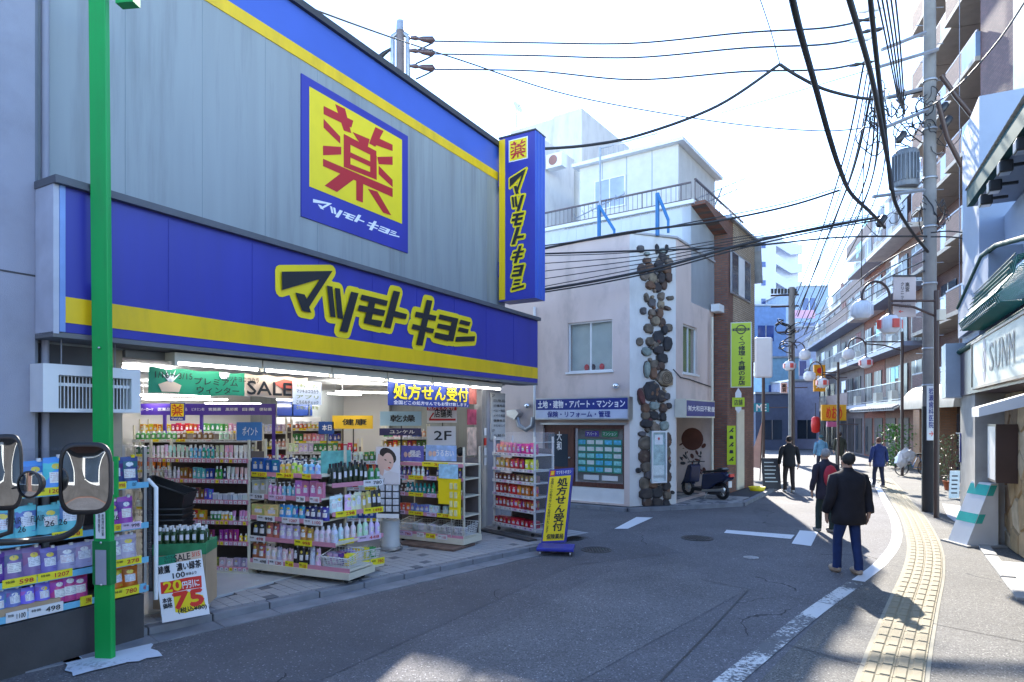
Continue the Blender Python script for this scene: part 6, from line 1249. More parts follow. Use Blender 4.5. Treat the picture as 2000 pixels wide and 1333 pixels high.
# ================================================================== RIGHT SIDE AND FAR STREET
LB = Fr((16.4, 23.7), (-.279, -.96)); LB.n = Vector((LB.d.y, -LB.d.x, 0))
RB = Fr((9.3, 13.4), (-.455, -.89))
APB = brick_mat('apartment_brick', LB.ang, (.11, .05, .05), (.16, .075, .07), (.07, .045, .045), bw=.24, bh=.075)
APR = mat('apartment_red', (.13, .035, .035), .7, var=.15); APU = mat('apartment_underside', (.4, .36, .3), .75, var=.08, dirt=.1); APW = mat('apartment_pale', (.24, .27, .36), .5, var=.1, dirt=.12); FRO = mat('frosted_panel', (.2, .28, .42), .25, var=.1)
ap = thing('brick_apartments', 'tall brick apartment block with stacked pale balconies behind the utility pole', 'building', tuple(LB.p(-3, -3)))
b = MB(); b.fbox(LB, -7.2, 1.6, -7, -1.4, 0, 30); b.build('wall', APB, ap)
b = MB(); b.fbox(LB, 1.6, 9, -8, .0, 3.4, 32); b.build('front_wall', APB, ap)
b = MB(); b.fbox(LB, 1.58, 1.6, -1.4, .0, 3.4, 32); b.build('return_wall', APR, ap)
b = MB(); b.fbox(LB, 4.2, 5.0, 0, .08, 3.4, 32); b.build('pilaster', mat('pilaster_pale', (.42, .42, .46), .6), ap)
for k in range(10):
    z = 3.35+2.8*k
    for j, (a0, a1, jut) in enumerate(((-7.2, -4.3, -.35), (-4.3, -1.4, -.15), (-1.4, 1.6, .1))):
        q = MB(); q.fbox(LB, a0, a1-.06, -1.4, jut+.05, z, z+.16); bal = q.build('balcony', APU, ap)
        mdx = a0+(a1-a0)*.55
        q = MB(); q.fbox(LB, a0, mdx, jut-.1, jut, z+.16, z+1.0); q.fbox(LB, a0-.0, a0+.12, -1.4, jut-.1, z+.16, z+1.0); q.build('parapet', APB, bal)
        q = MB(); q.fbox(LB, mdx, a1-.1, jut-.06, jut+.02, z+.12, z+1.02); q.fbox(LB, a1-.16, a1-.1, -1.3, jut-.06, z+.12, z+1.02); q.build('frosted_panel', FRO, bal)
        q = MB(); q.fbox(LB, a0, a1-.08, jut-.06, jut, z+1.02, z+1.08); q.build('top_rail', APW, bal)
        q = MB(); q.fbox(LB, a0+.6, a1-.5, -1.39, -1.35, z+.2, z+2.2); w_ = q.build('window', glass, ap)
        q = MB(); q.fbox(LB, (a0+a1)/2, (a0+a1)/2+.05, -1.35, -1.33, z+.2, z+2.2); q.build('frame', steel, w_)
for k in range(3):
    q = MB(); z = 3.35+2.8*k; q.tube([LB.p(.3, .2, 3.2), LB.p(.3, .2, 18)], .012, 4) if k == 0 else None
    if k == 0: q.build('drain_chain', APW, ap)
# ground floor shop of the apartment: brick arcade, barrel canopy, glazing
b = MB(); b.fbox(LB, -7.2, 2, -1.3, -1.1, 0, 3.3); b.build('ground_wall', mat('arcade_dark', (.05, .04, .04), .6), ap)
for a in (-7.2, -4.8, -1.2, .9): b = MB(); b.fbox(LB, a, a+.9, -1.1, -.4, 0, 3.3); b.build('brick_pier', brick_mat('warm_brick', LB.ang, (.4, .2, .11), (.48, .25, .14), (.3, .22, .16)), ap)
for a in (-6.2, -3.8, -.2): b = MB(); b.fbox(LB, a, a+1.2, -1.09, -1.05, .2, 2.5); w_ = b.build('window', glass, ap); b = MB(); b.fbox(LB, a+.55, a+.62, -1.05, -1.02, .2, 2.5); b.fbox(LB, a, a+1.2, -1.05, -1.02, 1.7, 1.76); b.build('frame', white, w_)
can = thing('barrel_awning', 'cream arched barrel awning over the ground floor shop behind the utility pole', 'awning', tuple(LB.p(-3, .3, 2.9)))
ca0, ca1 = LB.off(.3).s(1762), LB.off(.3).s(1868)
b = MB(); b.smooth = True; n_ = 10; rr0 = []; rr1 = []; CFr = LB.off(.1); czb = 2.75
for i in range(n_+1):
    an = math.pi*i/n_/2; o_ = 1.2*math.cos(an); z_ = czb+1.15*math.sin(an); rr0.append(CFr.p(ca0, o_-.9, z_)); rr1.append(CFr.p(ca1, o_-.9, z_))
b.add(rr0+rr1, [(i, i+1, n_+2+i, n_+1+i) for i in range(n_)]); b.build('canopy_skin', mat('awning_cream', (.36, .32, .25), .6, dirt=.1), can)
for a, rr_ in ((ca0, rr0), (ca1, rr1)): b = MB(); b.face(rr_+[CFr.p(a, -.9, czb)]); b.build('canopy_end', MATS['awning_cream'], can)
# long four storey row further on: several buildings of their own
glass_row = mat('row_window_glass', (.03, .035, .045), .35, var=.4, scale=.8, spec=.3)
rowspec = [(-14.5, -7.4, 15.4, (.26, .13, .1), 'dark maroon four storey block with railed balconies next to the brick apartments'), (-19.5, -14.6, 16.2, (.3, .09, .06), 'red brick block with slanted white sunlit ledges farther down the street'), (-27, -19.6, 14.6, (.24, .19, .2), 'mauve grey block with window bands farther down the street'), (-38, -27.1, 13.5, (.33, .33, .38), 'pale blue block at the bend of the street')]
for bi, (a0, a1, h_, c, lab) in enumerate(rowspec):
    t = thing('street_block', lab, 'building', tuple(LB.p((a0+a1)/2, -3)))
    c = tuple(x*.62 for x in c); m1 = brick_mat('row_brick_%d' % bi, LB.ang, c, tuple(x*1.35 for x in c), tuple(x*.7 for x in c)) if bi < 2 else mat('row_wall_%d' % bi, c, .75, var=.15, dirt=.15)
    b = MB(); b.fbox(LB, a0, a1, -8, -1.0, 0, h_-2.6); b.fbox(LB, a0+.1, a1-.1, -8, -2.4, h_-2.6, h_); b.build('wall', m1, t)
    b = MB(); b.fbox(LB, a0+.05, a1-.05, -8, -2.2, h_, h_+.1); b.build('roof', galv, t)
    for k in range(int(h_//2.9)):
        z = 3.0+2.8*k; out = 0 if z < h_-3.2 else -1.4
        q = MB(); q.fbox(LB, a0, a1-.05, -1.2+out, out, z, z+.22); bal = q.build('balcony', whitest if (bi+k) % 3 == 0 else APW, t)
        if bi != 2 or k % 2:
            q = MB(); q.fbox(LB, a0, a1-.05, out-.04, out, z+1.12, z+1.16); q.fbox(LB, a0, a1-.05, out-.03, out-.01, z+.28, z+.31); q.build('rail', galv, bal)
            nb2 = int((a1-a0)/.22)
            q = MB()
            for j in range(nb2): x = a0+j*.22; q.fbox(LB, x, x+.02, out-.03, out-.01, z+.31, z+1.12)
            q.build('balusters', galv, bal, kind='stuff')
        else:
            q = MB(); q.fbox(LB, a0, a1-.05, out-.1, out, z+.22, z+1.1); q.build('parapet', m1, bal)
        for j in range(int((a1-a0)//3)):
            q = MB(); x = a0+.8+j*3; q.fbox(LB, x, x+.7, out-.5, out-.2, z+.22, z+.8); q.build('condenser', cream, bal)
            if (j+k) % 2: q = MB(); q.tube([LB.p(x-.5, out-.4, z+2.0), LB.p(x+1.3, out-.4, z+2.0)], .015, 4); q.fbox(LB, x-.2, x+.5, out-.41, out-.39, z+1.2, z+1.98); q.fbox(LB, x+.6, x+1.1, out-.41, out-.39, z+1.4, z+1.98); q.build('laundry', [wink, cols5[2], MATS['jacket_x'] if 'jacket_x' in MATS else APR][(j+k+bi) % 3], bal)
        for j in range(int((a1-a0)//2.3)):
            x = a0+.4+j*2.3; q = MB(); q.fbox(LB, x, x+1.6, -1.0+out, -.95+out, z+.3, z+2.2); w_ = q.build('window', glass_row, t); q = MB(); q.fbox(LB, x+.77, x+.83, -.95+out, -.93+out, z+.3, z+2.2); q.build('frame', steel, w_)
    for j in range(int((a1-a0)//2.4)):
        x = a0+.3+j*2.4; q = MB(); q.fbox(LB, x, x+1.8, -1.0, -.96, .1, 2.4); w_ = q.build('shop_window', MATS['arcade_dark'], t); q = MB(); q.fbox(LB, x+.2, x+.8, -.96, -.94, .3, 1.9); q.build('shop_pane', [glass_row, MATS['arcade_dark'], glass_row][j % 3], w_)
# tiled eaves, yellow sign, vertical orange sign, lanterns of the restaurants
TE_ = thing('tiled_eaves', 'small grey tiled roof eaves above a restaurant front', 'roof', tuple(LB.p(-11, .2, 2.9)))
ta0, ta1 = LB.s(1668), LB.s(1757); tmm = mat('roof_tile', (.2, .21, .22), .5, var=.2)
b = MB(); b.hexa([LB.p(ta0, -1.1, 3.5), LB.p(ta0, .25, 2.75), LB.p(ta1, .25, 2.75), LB.p(ta1, -1.1, 3.5)], [LB.p(ta0, -1.1, 3.58), LB.p(ta0, .25, 2.83), LB.p(ta1, .25, 2.83), LB.p(ta1, -1.1, 3.58)]); b.build('roof_board', tmm, TE_)
nT = 24
for k in range(nT): b = MB(); x = ta0+(ta1-ta0)*(k+.5)/nT; b.tube([LB.p(x, -1.1, 3.6), LB.p(x, .3, 2.84)], .07, 6); b.build('tile', tmm, TE_)
def small_sign(name, label, px0, px1, py0, py1, Y, c, tx=None, tc=None, vertical=False, t=.12, emb=None):
    f = Fr((0, Y), (1, 0)); g_ = thing(name, label, 'sign', tuple(f.q((px0+px1)/2, py1))); m = mat('sg_%d_%d' % (px0, py0), c, .45, var=.03)
    b = MB(); b.fbox(f, f.s(px0), f.s(px1), -t, 0, f.z(0, py1), f.z(0, py0)); b.build('panel', m, g_)
    if tx:
        w_ = f.s(px1)-f.s(px0); h_ = f.z(0, py0)-f.z(0, py1)
        ftext(vert(tx) if vertical else tx, f, f.s(px0)+w_*.18, f.s(px1)-w_*.18, f.z(0, py1)+h_*.12, f.z(0, py0)-h_*(.12 if not emb else .4), .01, tc or ink, g_, .03)
    if emb:
        b = MB(); b.face([f.p(f.s((px0+px1)/2)+.16*x, .012, f.z(0, py0)-.32+.16*y) for x, y in el(0, 0, 1, 1)]); b.build('round_emblem', emb, g_)
    b = MB(); b.tube([f.p(f.s(px1), -t/2, f.z(0, (py0+py1)/2)), f.p(f.s(px1)+.9, .6, f.z(0, (py0+py1)/2))], .03, 5); b.build('bracket', brownm, g_)
    return g_
small_sign('restaurant_sign', 'orange yellow restaurant sign board over a shop beyond the tiled eaves', 1605, 1653, 791, 822, 37, (.75, .4, .02), 'めおめ', redb)
small_sign('vertical_sign', 'orange vertical projecting sign with red and white mark over the street', 1590, 1612, 713, 765, 36, (.8, .32, .01), '麺', wink, True, emb=redb)
small_sign('pink_sign', 'small pink sign under the orange restaurant board', 1616, 1634, 824, 834, 36.5, (.6, .15, .3))
small_sign('street_name_board', 'small pinkish board hanging from the far concrete pole', 1525, 1538, 748, 768, 38, (.65, .5, .48), '高宮', ink, True)
small_sign('blue_sign', 'teal and blue sign board in the shade past the brick building', 1472, 1502, 788, 805, 40, (.02, .25, .33), 'ME', wink)
small_sign('pink_awning_board', 'pale pink ribbed board on the roofs in the far distance', 1552, 1592, 606, 622, 70, (.65, .35, .5))
lt = thing('red_lantern', 'long red paper lantern outside a far restaurant', 'lantern', tuple(U(1593, 845, 36))); p = U(1593, 830, 36); b = MB(); b.lathe([(.1, -.45), (.2, -.38), (.24, 0), (.2, .38), (.1, .45)], p, 12); b.build('shade', mat('lantern_red', (.55, .015, .01), .5), lt)
b = MB(); b.tube([p+Vector((0, 0, .45)), p+Vector((0, 0, 1.2))], .02, 4); b.build('cord', cable, lt)
# far white apartment tower and closing buildings
ft = thing('white_apartment_tower', 'white apartment tower with blue windows and outside stairs in the distance', 'building', tuple(U(1505, 822, 90)))
TFa = Fr((0, 90), (1, 0)); wpm = mat('tower_white', (.56, .6, .7), .7, var=.03)
b = MB(); b.fbox(TFa, TFa.s(1440), TFa.s(1516), -10, 0, 0, TFa.z(0, 461)); b.build('wall', wpm, ft); b = MB(); b.fbox(TFa, TFa.s(1500), TFa.s(1540), -10, -2, TFa.z(0, 461), TFa.z(0, 453)); b.build('roof_room', wpm, ft)
b = MB(); b.fbox(TFa, TFa.s(1516), TFa.s(1567), -10, -1.2, 0, TFa.z(0, 470)); b.build('stair_core', wpm, ft)
for py in (480, 517, 553, 589): b = MB(); b.fbox(TFa, TFa.s(1487), TFa.s(1495), 0, .08, TFa.z(0, py+5), TFa.z(0, py-5)); b.build('window', glassb, ft)
for k in range(7):
    py = 478+k*36; b = MB(); x0_, x1_, x2_ = TFa.s(1516), TFa.s(1545), TFa.s(1567)
    z = lambda p_: TFa.z(0, p_); b.fprism(TFa, [(x0_, z(py+2)), (x1_, z(py+20)), (x2_, z(py+18)), (x2_, z(py)), (x1_, z(py+2)), (x0_, z(py-18))], -.4, 0); b.build('stair_parapet', wpm, ft)
    b = MB(); b.fbox(TFa, TFa.s(1519), TFa.s(1523), -1.2, -1.1, z(py+14), z(py+5)); b.build('stair_opening', dark, ft)
def block(name, label, px0, px1, pyt, Y, c, dy=10, wins=0):
    f = Fr((0, Y), (1, 0)); t = thing(name, label, 'building', tuple(f.p(f.s((px0+px1)/2), 0)))
    m = mat('blk_%d' % px0, c, .75, var=.12, dirt=.15); b = MB(); b.fbox(f, f.s(px0), f.s(px1), -dy, 0, 0, f.z(0, pyt)); b.build('wall', m, t)
    b = MB(); b.fbox(f, f.s(px0)-.1, f.s(px1)+.1, -dy, .15, f.z(0, pyt), f.z(0, pyt)+.15); b.build('roof_edge', galv, t)
    W_ = f.s(px1)-f.s(px0); H_ = f.z(0, pyt)
    for k in range(max(1, int(H_//3))):
        for j in range(max(1, int(W_//2.4))):
            x = f.s(px0)+.5+j*2.4
            if x+1.5 > f.s(px1) or 3*k+2.4 > H_: continue
            b = MB(); b.fbox(f, x, x+1.5, 0, .03, 3*k+.8, 3*k+2.3); w_ = b.build('window', glassb if k else glass, t); b = MB(); b.fbox(f, x+.72, x+.78, .03, .06, 3*k+.8, 3*k+2.3); b.build('frame', steel, w_)
    return f, t
block('blue_building', 'pale blue gabled building below the white tower', 1470, 1535, 598, 62, (.16, .27, .5))
block('grey_blue_house', 'small grey blue house seen over the roofs right of the white tower', 1560, 1618, 560, 80, (.3, .4, .55))
block('shuttered_shop', 'lilac shuttered shop building closing the view of the street', 1545, 1600, 745, 52, (.3, .32, .45), 6)
block('dark_timber_shop', 'dark blue grey shop building behind the far concrete pole', 1476, 1546, 770, 50, (.07, .09, .15), 6)
block('teal_building', 'light blue building behind the dark shop in the far street', 1490, 1560, 700, 56, (.2, .36, .5), 6)
block('lavender_house', 'lavender upper building between tower and street blocks', 1536, 1600, 640, 66, (.33, .38, .52), 6)
# white blank sign on pole
bs2 = thing('blank_sign', 'blank white box sign on a tall dark post beyond the lime sign', 'sign', tuple(G(1492, 925)))
Yp = G(1492, 925).y; f = Fr((0, Yp), (1, 0)); b = MB(); b.fbox(f, f.s(1475), f.s(1510), -.25, 0, f.z(0, 738), f.z(0, 659)); o = b.build('box', mat('blank_white', (.72, .74, .76), .35, var=.03), bs2); bevel(o, .08, 3)
b = MB(); b.tube([f.p(f.s(1493), -.12, 0), f.p(f.s(1493), -.12, f.z(0, 738))], .07, 8); b.build('post', brownm, bs2)
fl_ = thing('banner_flag', 'furled beige banner flag standing at the roadside past the chalkboard', 'flag', tuple(G(1482, 945))); p = G(1484, 942)
b = MB(); b.tube([p, p+Vector((.1, 0, 2.3))], .02, 6); b.build('pole', brownm, fl_); b = MB(); b.prism([p+Vector(v) for v in ((0, 0, .5), (.1, 0, 2.25), (-.05, .05, 1.7), (-.3, .12, .9), (-.32, .1, .55))], (0, .02, 0)); b.build('cloth', mat('flag_beige', (.45, .33, .28), .8), fl_)
# ---- white shop on the right with fascia sign
rb = thing('white_shop_building', 'white rendered shop building with green trim at the right edge', 'building', tuple(RB.p(2, -1)))
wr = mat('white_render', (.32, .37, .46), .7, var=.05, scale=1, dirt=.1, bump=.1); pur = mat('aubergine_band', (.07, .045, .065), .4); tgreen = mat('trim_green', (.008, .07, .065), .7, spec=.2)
zf = RB.z(1921, 757)
b = MB(); b.fbox(RB, 0, 10, -6, -.35, 4.9, 5.9); b.fbox(RB, 0, 10, -6, -.5, 3.0, 4.9); b.build('upper_wall', wr, rb)
pz = lambda px, py, f=RB: f.z(px, py)
b = MB(); b.fbox(RB, -.02, 10, -.35, .05, 4.2, pz(1884, 648)) ; b.build('lower_upper_wall', wr, rb)
b = MB(); b.fprism(RB, [(-.02, pz(1884, 660)), (RB.s(1945), pz(1884, 660)), (RB.s(1945), pz(1945, 482)), (RB.s(1918), pz(1918, 500)), (-.02, pz(1884, 600))], -.35, .1); b.build('stair_parapet', wr, rb)
b = MB(); b.tube([RB.p(0, .1, pz(1884, 600)), RB.q(1918, 500, .1), RB.q(1945, 480, .1), RB.q(2010, 462, .1)], .04, 6); b.build('parapet_trim', tgreen, rb)
b = MB(); b.fbox(RB, -.05, RB.s(1915), -3, .02, 3.8, pz(1884, 262)); b.build('side_tower', wr, rb)
b = MB(); b.tube([RB.p(-.05, .12, pz(1884, 690)), RB.p(6, .12, pz(1884, 690)+.02)], .05, 6); b.build('green_trim', tgreen, rb)
zs1 = pz(1921, 673); zs0 = pz(1921, 757); zg = pz(1884, 690)
b = MB(); b.fbox(RB, -.05, 8, -.4, .1, 2.75, zg-.03); b.build('fascia', pur, rb)
ss = thing('cream_fascia_sign', 'cream fascia sign with oval monogram and SUNM lettering at the right edge', 'shop sign', tuple(RB.p(2, .2, zs0)))
sa_ = RB.s(1921); b = MB(); b.fbox(RB, sa_, 8, .1, .16, zs0, zs1); b.build('panel', mat('sign_cream', (.6, .58, .47), .4, dirt=.05), ss)
b = MB(); [b.fbox(RB, *q) for q in ((sa_-.04, 8, .1, .18, zs1, zs1+.04), (sa_-.04, 8, .1, .18, zs0-.04, zs0), (sa_-.04, sa_, .1, .18, zs0, zs1))]; b.build('border', mat('sign_brass', (.35, .28, .22), .4), ss)
oa = RB.s(1946); zc = (zs0+zs1)/2+.02
b = MB(); b.face([RB.p(oa+.16*x, .164, zc+.36*y) for x, y in el(0, 0, 1, 1, 0, 24)]); b.build('oval', mat('oval_mauve', (.3, .24, .33), .4), ss); text3('S', RB.p(oa-.09, .165, zc-.2), RB.d*.18, (0, 0, .4), MATS['sign_cream'], ss, .0)
for k, ch in enumerate('SUNM'): ftext(ch, RB, RB.s(1957)+k*.46, RB.s(1957)+k*.46+.34, zc-.22, zc+.22, .164, pur, ss, 0)
b = MB(); b.fbox(RB, -.35, .3, -.0, .35, 2.72, pz(1884, 672)); o = b.build('end_box', mat('end_box_grey', (.35, .42, .5), .3, dirt=.15), rb)
# pillar, recess, stone wall, poster case, awning
b = MB(); b.fbox(RB, -.02, RB.s(1912), -.5, .06, 0, 2.75); b.build('pillar', conc, rb)
RS = RB.off(-.42); st0 = RS.s(1962)
b = MB(); b.fbox(RB, RB.s(1912), 9, -.75, -.6, 0, 2.75); b.build('recess_wall', mat('recess_grey', (.22, .22, .24), .6, var=.1), rb)
b = MB(); b.fbox(RS, st0, 8, -.2, 0, 0, 2.75); b.build('mortar', mat('wall_mortar', (.16, .14, .12), .9), rb)
stm = [mat('sandstone_%d' % i, c, .85, var=.2, scale=5, bump=.5, bscale=30) for i, c in enumerate([(.42, .3, .17), (.36, .25, .13), (.48, .38, .25), (.3, .2, .12)])]
random.seed(11); sites = []
for i in range(40):
    for _ in range(60):
        q = (random.uniform(st0, 4.6), random.uniform(0, 2.75))
        if all(math.hypot((q[0]-p[0])*.8, q[1]-p[1]) > .3 for p in sites): sites.append(q); break
for i, p in enumerate(sites):
    poly = [(st0+.01, .01), (4.6, .01), (4.6, 2.74), (st0+.01, 2.74)]
    for j, q in enumerate(sites):
        if i == j: continue
        mx_, my_ = (p[0]+q[0])/2, (p[1]+q[1])/2; nx_, ny_ = q[0]-p[0], q[1]-p[1]; out = []
        for k in range(len(poly)):
            A, B = poly[k], poly[(k+1) % len(poly)]; da = (A[0]-mx_)*nx_+(A[1]-my_)*ny_; db_ = (B[0]-mx_)*nx_+(B[1]-my_)*ny_
            if da <= 0: out.append(A)
            if (da < 0) != (db_ < 0): t_ = da/(da-db_); out.append((A[0]+(B[0]-A[0])*t_, A[1]+(B[1]-A[1])*t_))
        poly = out
        if len(poly) < 3: break
    if len(poly) < 3: continue
    n5 = len(poly); cxs = sum(v[0] for v in poly)/n5; czs = sum(v[1] for v in poly)/n5; d_ = random.uniform(.025, .05)
    lo = [RS.p(cxs+(x-cxs)*.95, 0, czs+(y-czs)*.95) for x, y in poly]; to = [RS.p(cxs+(x-cxs)*.88, d_, czs+(y-czs)*.88) for x, y in poly]
    b = MB(); b.add(lo+to, [(k, (k+1) % n5, n5+(k+1) % n5, n5+k) for k in range(n5)]+[tuple(range(n5, 2*n5))]); b.build('stone', random.choice(stm), rb)
aw = thing('white_awning', 'small white sloping awning over the stone wall at the right edge', 'awning', tuple(RB.p(2.5, .3, 2.4)))
aa0, aa1 = RB.off(.5).s(1924), 6; az = RB.z(1925, 780)
b = MB(); b.hexa([RB.p(aa0, -.3, 2.55), RB.p(aa0, .65, 2.3), RB.p(aa1, .65, 2.3), RB.p(aa1, -.3, 2.55)], [RB.p(aa0+.2, -.3, 2.74), RB.p(aa0, .65, 2.42), RB.p(aa1, .65, 2.42), RB.p(aa1, -.3, 2.74)]); b.build('canopy', white, aw)
pcs = thing('poster_case', 'dark brown poster case with pale poster mounted beside the stone wall', 'poster case', tuple(RS.p(RS.s(1945), .1, 1)))
P2 = RS.off(.34); x0_, x1_ = P2.s(1929), P2.s(1945); z1_, z0_ = P2.z(1938, 829), P2.z(1938, 941)
b = MB(); b.fbox(P2, x0_, x1_, -.3, 0, z0_, z1_); b.build('case', brownm, pcs)
b = MB(); b.fbox(P2, x0_+.03, x1_-.03, 0, .006, z0_+.04, z1_-.04); b.build('poster', mat('poster_pale', (.55, .55, .56), .4, var=.15), pcs)
wg = thing('wedge_sign', 'white leaning wedge stand with turquoise blocks beside the stone wall', 'sign stand', tuple(G(1915, 1052)))
Yw = 11.6; f = Fr((0, Yw), (1, 0)); pl = [(f.s(1888), .03), (f.s(1950), .03), (f.s(1950), f.z(0, 945)), (f.s(1936), f.z(0, 945))]
b = MB(); b.fprism(f, pl, -.5, 0); b.build('body', white, wg)
e0_ = Vector((pl[0][0], 0, pl[0][1])); e1_ = Vector((pl[3][0], 0, pl[3][1])); tq = mat('turquoise', (.05, .5, .42), .4)
for k, (u, v) in enumerate(((.35, .5), (.8, .97))):
    b = MB(); pts = [(e0_.lerp(e1_, u)), (e0_.lerp(e1_, v))]; q = [Vector((p.x+.005, Yw-.004, p.z)) for p in pts]+[Vector((p.x+.12, Yw-.004, p.z)) for p in reversed(pts)]
    b.face(q); q2 = [Vector((p.x-.004, Yw, p.z)) for p in pts]+[Vector((p.x-.004, Yw+.5, p.z)) for p in reversed(pts)]; b.face(q2); b.build('turquoise_block', tq, wg)
b = MB(); b.fbox(f, f.s(1880), f.s(1958), -.6, .12, 0, .035); b.build('base', conc, wg)
# roof verge, shingles, lamps, grille
rg = thing('shingled_roof', 'steep pale shingled roof with dark green verge at the upper right', 'roof', tuple(RB.q(1950, 300)))
Q = RB.off(.3); LO = [Q.sz(1888, 405), Q.sz(2030, 205)]
b = MB(); A_, B_ = Q.p(LO[0][0], 0, LO[0][1]), Q.p(LO[1][0], 0, LO[1][1]); C_, D_ = RB.q(2030, 80, -.6), RB.q(1889, 385, -.4)
up_ = Vector((0, 0, .28)); b.hexa([A_, A_+RB.n*-.1, B_+RB.n*-.1, B_], [A_+up_, A_+up_+RB.n*-.1, B_+up_+RB.n*-.1, B_+up_]); b.build('verge_board', tgreen, rg)
b = MB(); b.face([A_+RB.n*-.1, B_+RB.n*-.1, B_-RB.n*2, A_-RB.n*2]); b.build('soffit', wr, rg)
shm = mat('shingle', (.3, .28, .24), .85, var=.3, scale=12, bump=.5, bscale=30); b = MB(); A2, B2 = A_+up_, B_+up_; bk0 = -RB.n*.5+Vector((0, 0, .95))
rows_ = 9; colsn = 34; b.m = 0
for r_ in range(rows_):
    for c_i in range(colsn):
        u0 = (c_i+(.5 if r_ % 2 else 0))/colsn; u1 = u0+.94/colsn
        if u1 > 1: continue
        bk_ = bk0*(u0+.03); p0 = A2.lerp(B2, u0)+bk_*(r_/rows_); p1 = A2.lerp(B2, u1)+bk_*(r_/rows_); nn_ = (B2-A2).cross(bk_).normalized(); nn_ = nn_ if nn_.dot(RB.n) > 0 else -nn_; lift = nn_*.03; e_ = bk_*(1.15/rows_)
        b.hexa([p0, p1, p1+e_, p0+e_], [p0+lift, p1+lift, p1+e_+nn_*.004, p0+e_+nn_*.004])
b.build('shingles', shm, rg, kind='stuff'); b = MB(); b.face([A2, B2, B2+bk0*1.03, A2+bk0*.03]); b.build('roof_deck', shm, rg)
for k, (px, py, s_) in enumerate(((1925, 392, 9), (1942, 365, 10), (1963, 328, 13), (1997, 285, 15))):
    p = RB.q(px, py, .25); t = thing('spot_lamp', ['black box spotlight under the green verge, lowest of four', 'black box spotlight under the green verge, second lowest', 'black box spotlight under the green verge, second highest', 'black box spotlight under the green verge, highest of four'][k], 'spotlight', tuple(p))
    Fq = Fr((p.x, p.y), tuple(RB.d[:2])); r = .1; b = MB(); b.fbox(Fq, -r, r, -.08, .08, p.z-r*.8, p.z+r*.8); o = b.build('housing', black, t); bevel(o, .02); b = MB(); b.fbox(Fq, -r*.7, r*.7, -.06, .06, p.z-r*.86, p.z-r*.8); b.build('lens', steel, t)
    b = MB(); b.fbox(Fq, -.02, .02, -.28, -.08, p.z, p.z+.04); b.build('bracket', black, t)
for k in range(12): b = MB(); a = RB.s(1968)+(.1 if k % 2 else 0); b.fbox(RB, a, a+.14, -.34, -.3, pz(1968, 450)+k*.14, pz(1968, 450)+k*.14+.12); b.build('brick_trim', APR, rb)
gg = thing('green_window_grille', 'bulging dark green metal window grille on the white shop wall', 'window grille', tuple(RB.q(1970, 570, .1)))
gm_ = mat('grille_green', (.005, .12, .1), .35); ga, gb_ = RB.s(1937), RB.s(2030); gz1 = lambda a: pz(1937, 572)+(a-ga)*.0; zt_g = pz(1937, 572); zb_g = pz(1942, 640)
ng = 26
for k in range(ng+1):
    a = ga+(gb_-ga)*k/ng; b = MB(); b.tube([RB.p(a, .1, zt_g), RB.p(a, .22, zt_g-.02), RB.p(a, .26, zt_g*.6+zb_g*.4), RB.p(a, .45, zt_g*.2+zb_g*.8), RB.p(a, .4, zb_g), RB.p(a, .1, zb_g)], .012, 5); b.build('bar', gm_, gg)
for j in range(8):
    u = j/7; o_ = .24+.2*u; z = zt_g*(1-u)+zb_g*u; b = MB(); b.tube([RB.p(ga, o_, z), RB.p(gb_, o_, z)], .01, 5); b.build('cross_bar', gm_, gg)
b = MB(); b.fbox(RB, ga+.1, gb_, .05, .07, zb_g+.1, zt_g); b.build('window_pane', mat('pane_teal', (.02, .12, .12), .15), gg)
# ---- utility pole -------------------------------------------------
base = G(1816, 1000); polem = mat('pole_concrete', (.2, .19, .18), .8, var=.12, scale=4, bump=.2, dirt=.1)
up = thing('utility_pole', 'tall grey concrete utility pole with crossarms and tangled cables on the right walk', 'utility pole', tuple(base))
b = MB(); b.tube([base, base+Vector((0, 0, 14))], [.165, .13], 16); b.build('shaft', polem, up)
b = MB(); b.tube([base+Vector((0, 0, .0)), base+Vector((0, 0, 2.6))], [.178, .172], 16); b.build('ribbed_sleeve', mat('sleeve_black', (.02, .02, .022), .6, bump=.3, bscale=90), up)
bx_, by_ = base.x, base.y
PF = Fr((bx_, by_-.21), (1, 0))
def at(px, py, Y=None): return U(px, py, Y or by_)
b = MB(); z0_, z1_ = H+(CY-860)/F*by_, H+(CY-755)/F*by_; b.fbox(PF, -.2, -.02, -.02, .01, z0_, z1_); ad = b.build('wrap_notice', mat('wrap_white', (.62, .66, .7), .5), up)
ftext(vert('岩瀬歯科医院'), PF, -.17, -.06, z0_+.3, z1_-.05, .014, MATS['agency_blue'], ad, .03); ftext('→', PF, -.16, -.06, z0_+.1, z0_+.22, .014, redb, ad, .03)
for k, (p0, p1) in enumerate((((1722, 98), (1808, 64)), ((1712, 133), (1832, 97)), ((1730, 192), (1800, 174)), ((1728, 250), (1812, 215)), ((1705, 385), (1805, 372)))):
    b = MB(); q0_, q1_ = at(*p0, by_-.5), at(*p1, by_-.2); b.tube([q0_, q1_], .045, 5); b.build('crossarm', galv, up)
for k, (px, py) in enumerate(((1685, 40), (1681, 78), (1682, 125), (1700, 20), (1703, 60))):
    b = MB(); p = at(px, py, by_-.6); b.tube([p-Vector((.28, 0, .06)), p-Vector((.12, 0, .02)), p, p+Vector((.15, 0, .02)), p+Vector((.3, 0, .06))], [.02, .05, .03, .055, .02], 8); b.build('insulator', [black, white][k % 2], up)
trp = at(1769, 330, by_+.3); b = MB(); b.lathe([(.28, -.48), (.3, -.44), (.3, .38), (.26, .44), (.08, .48)], trp, 16); tr = b.build('transformer', mat('transformer_grey', (.15, .17, .2), .4), up)
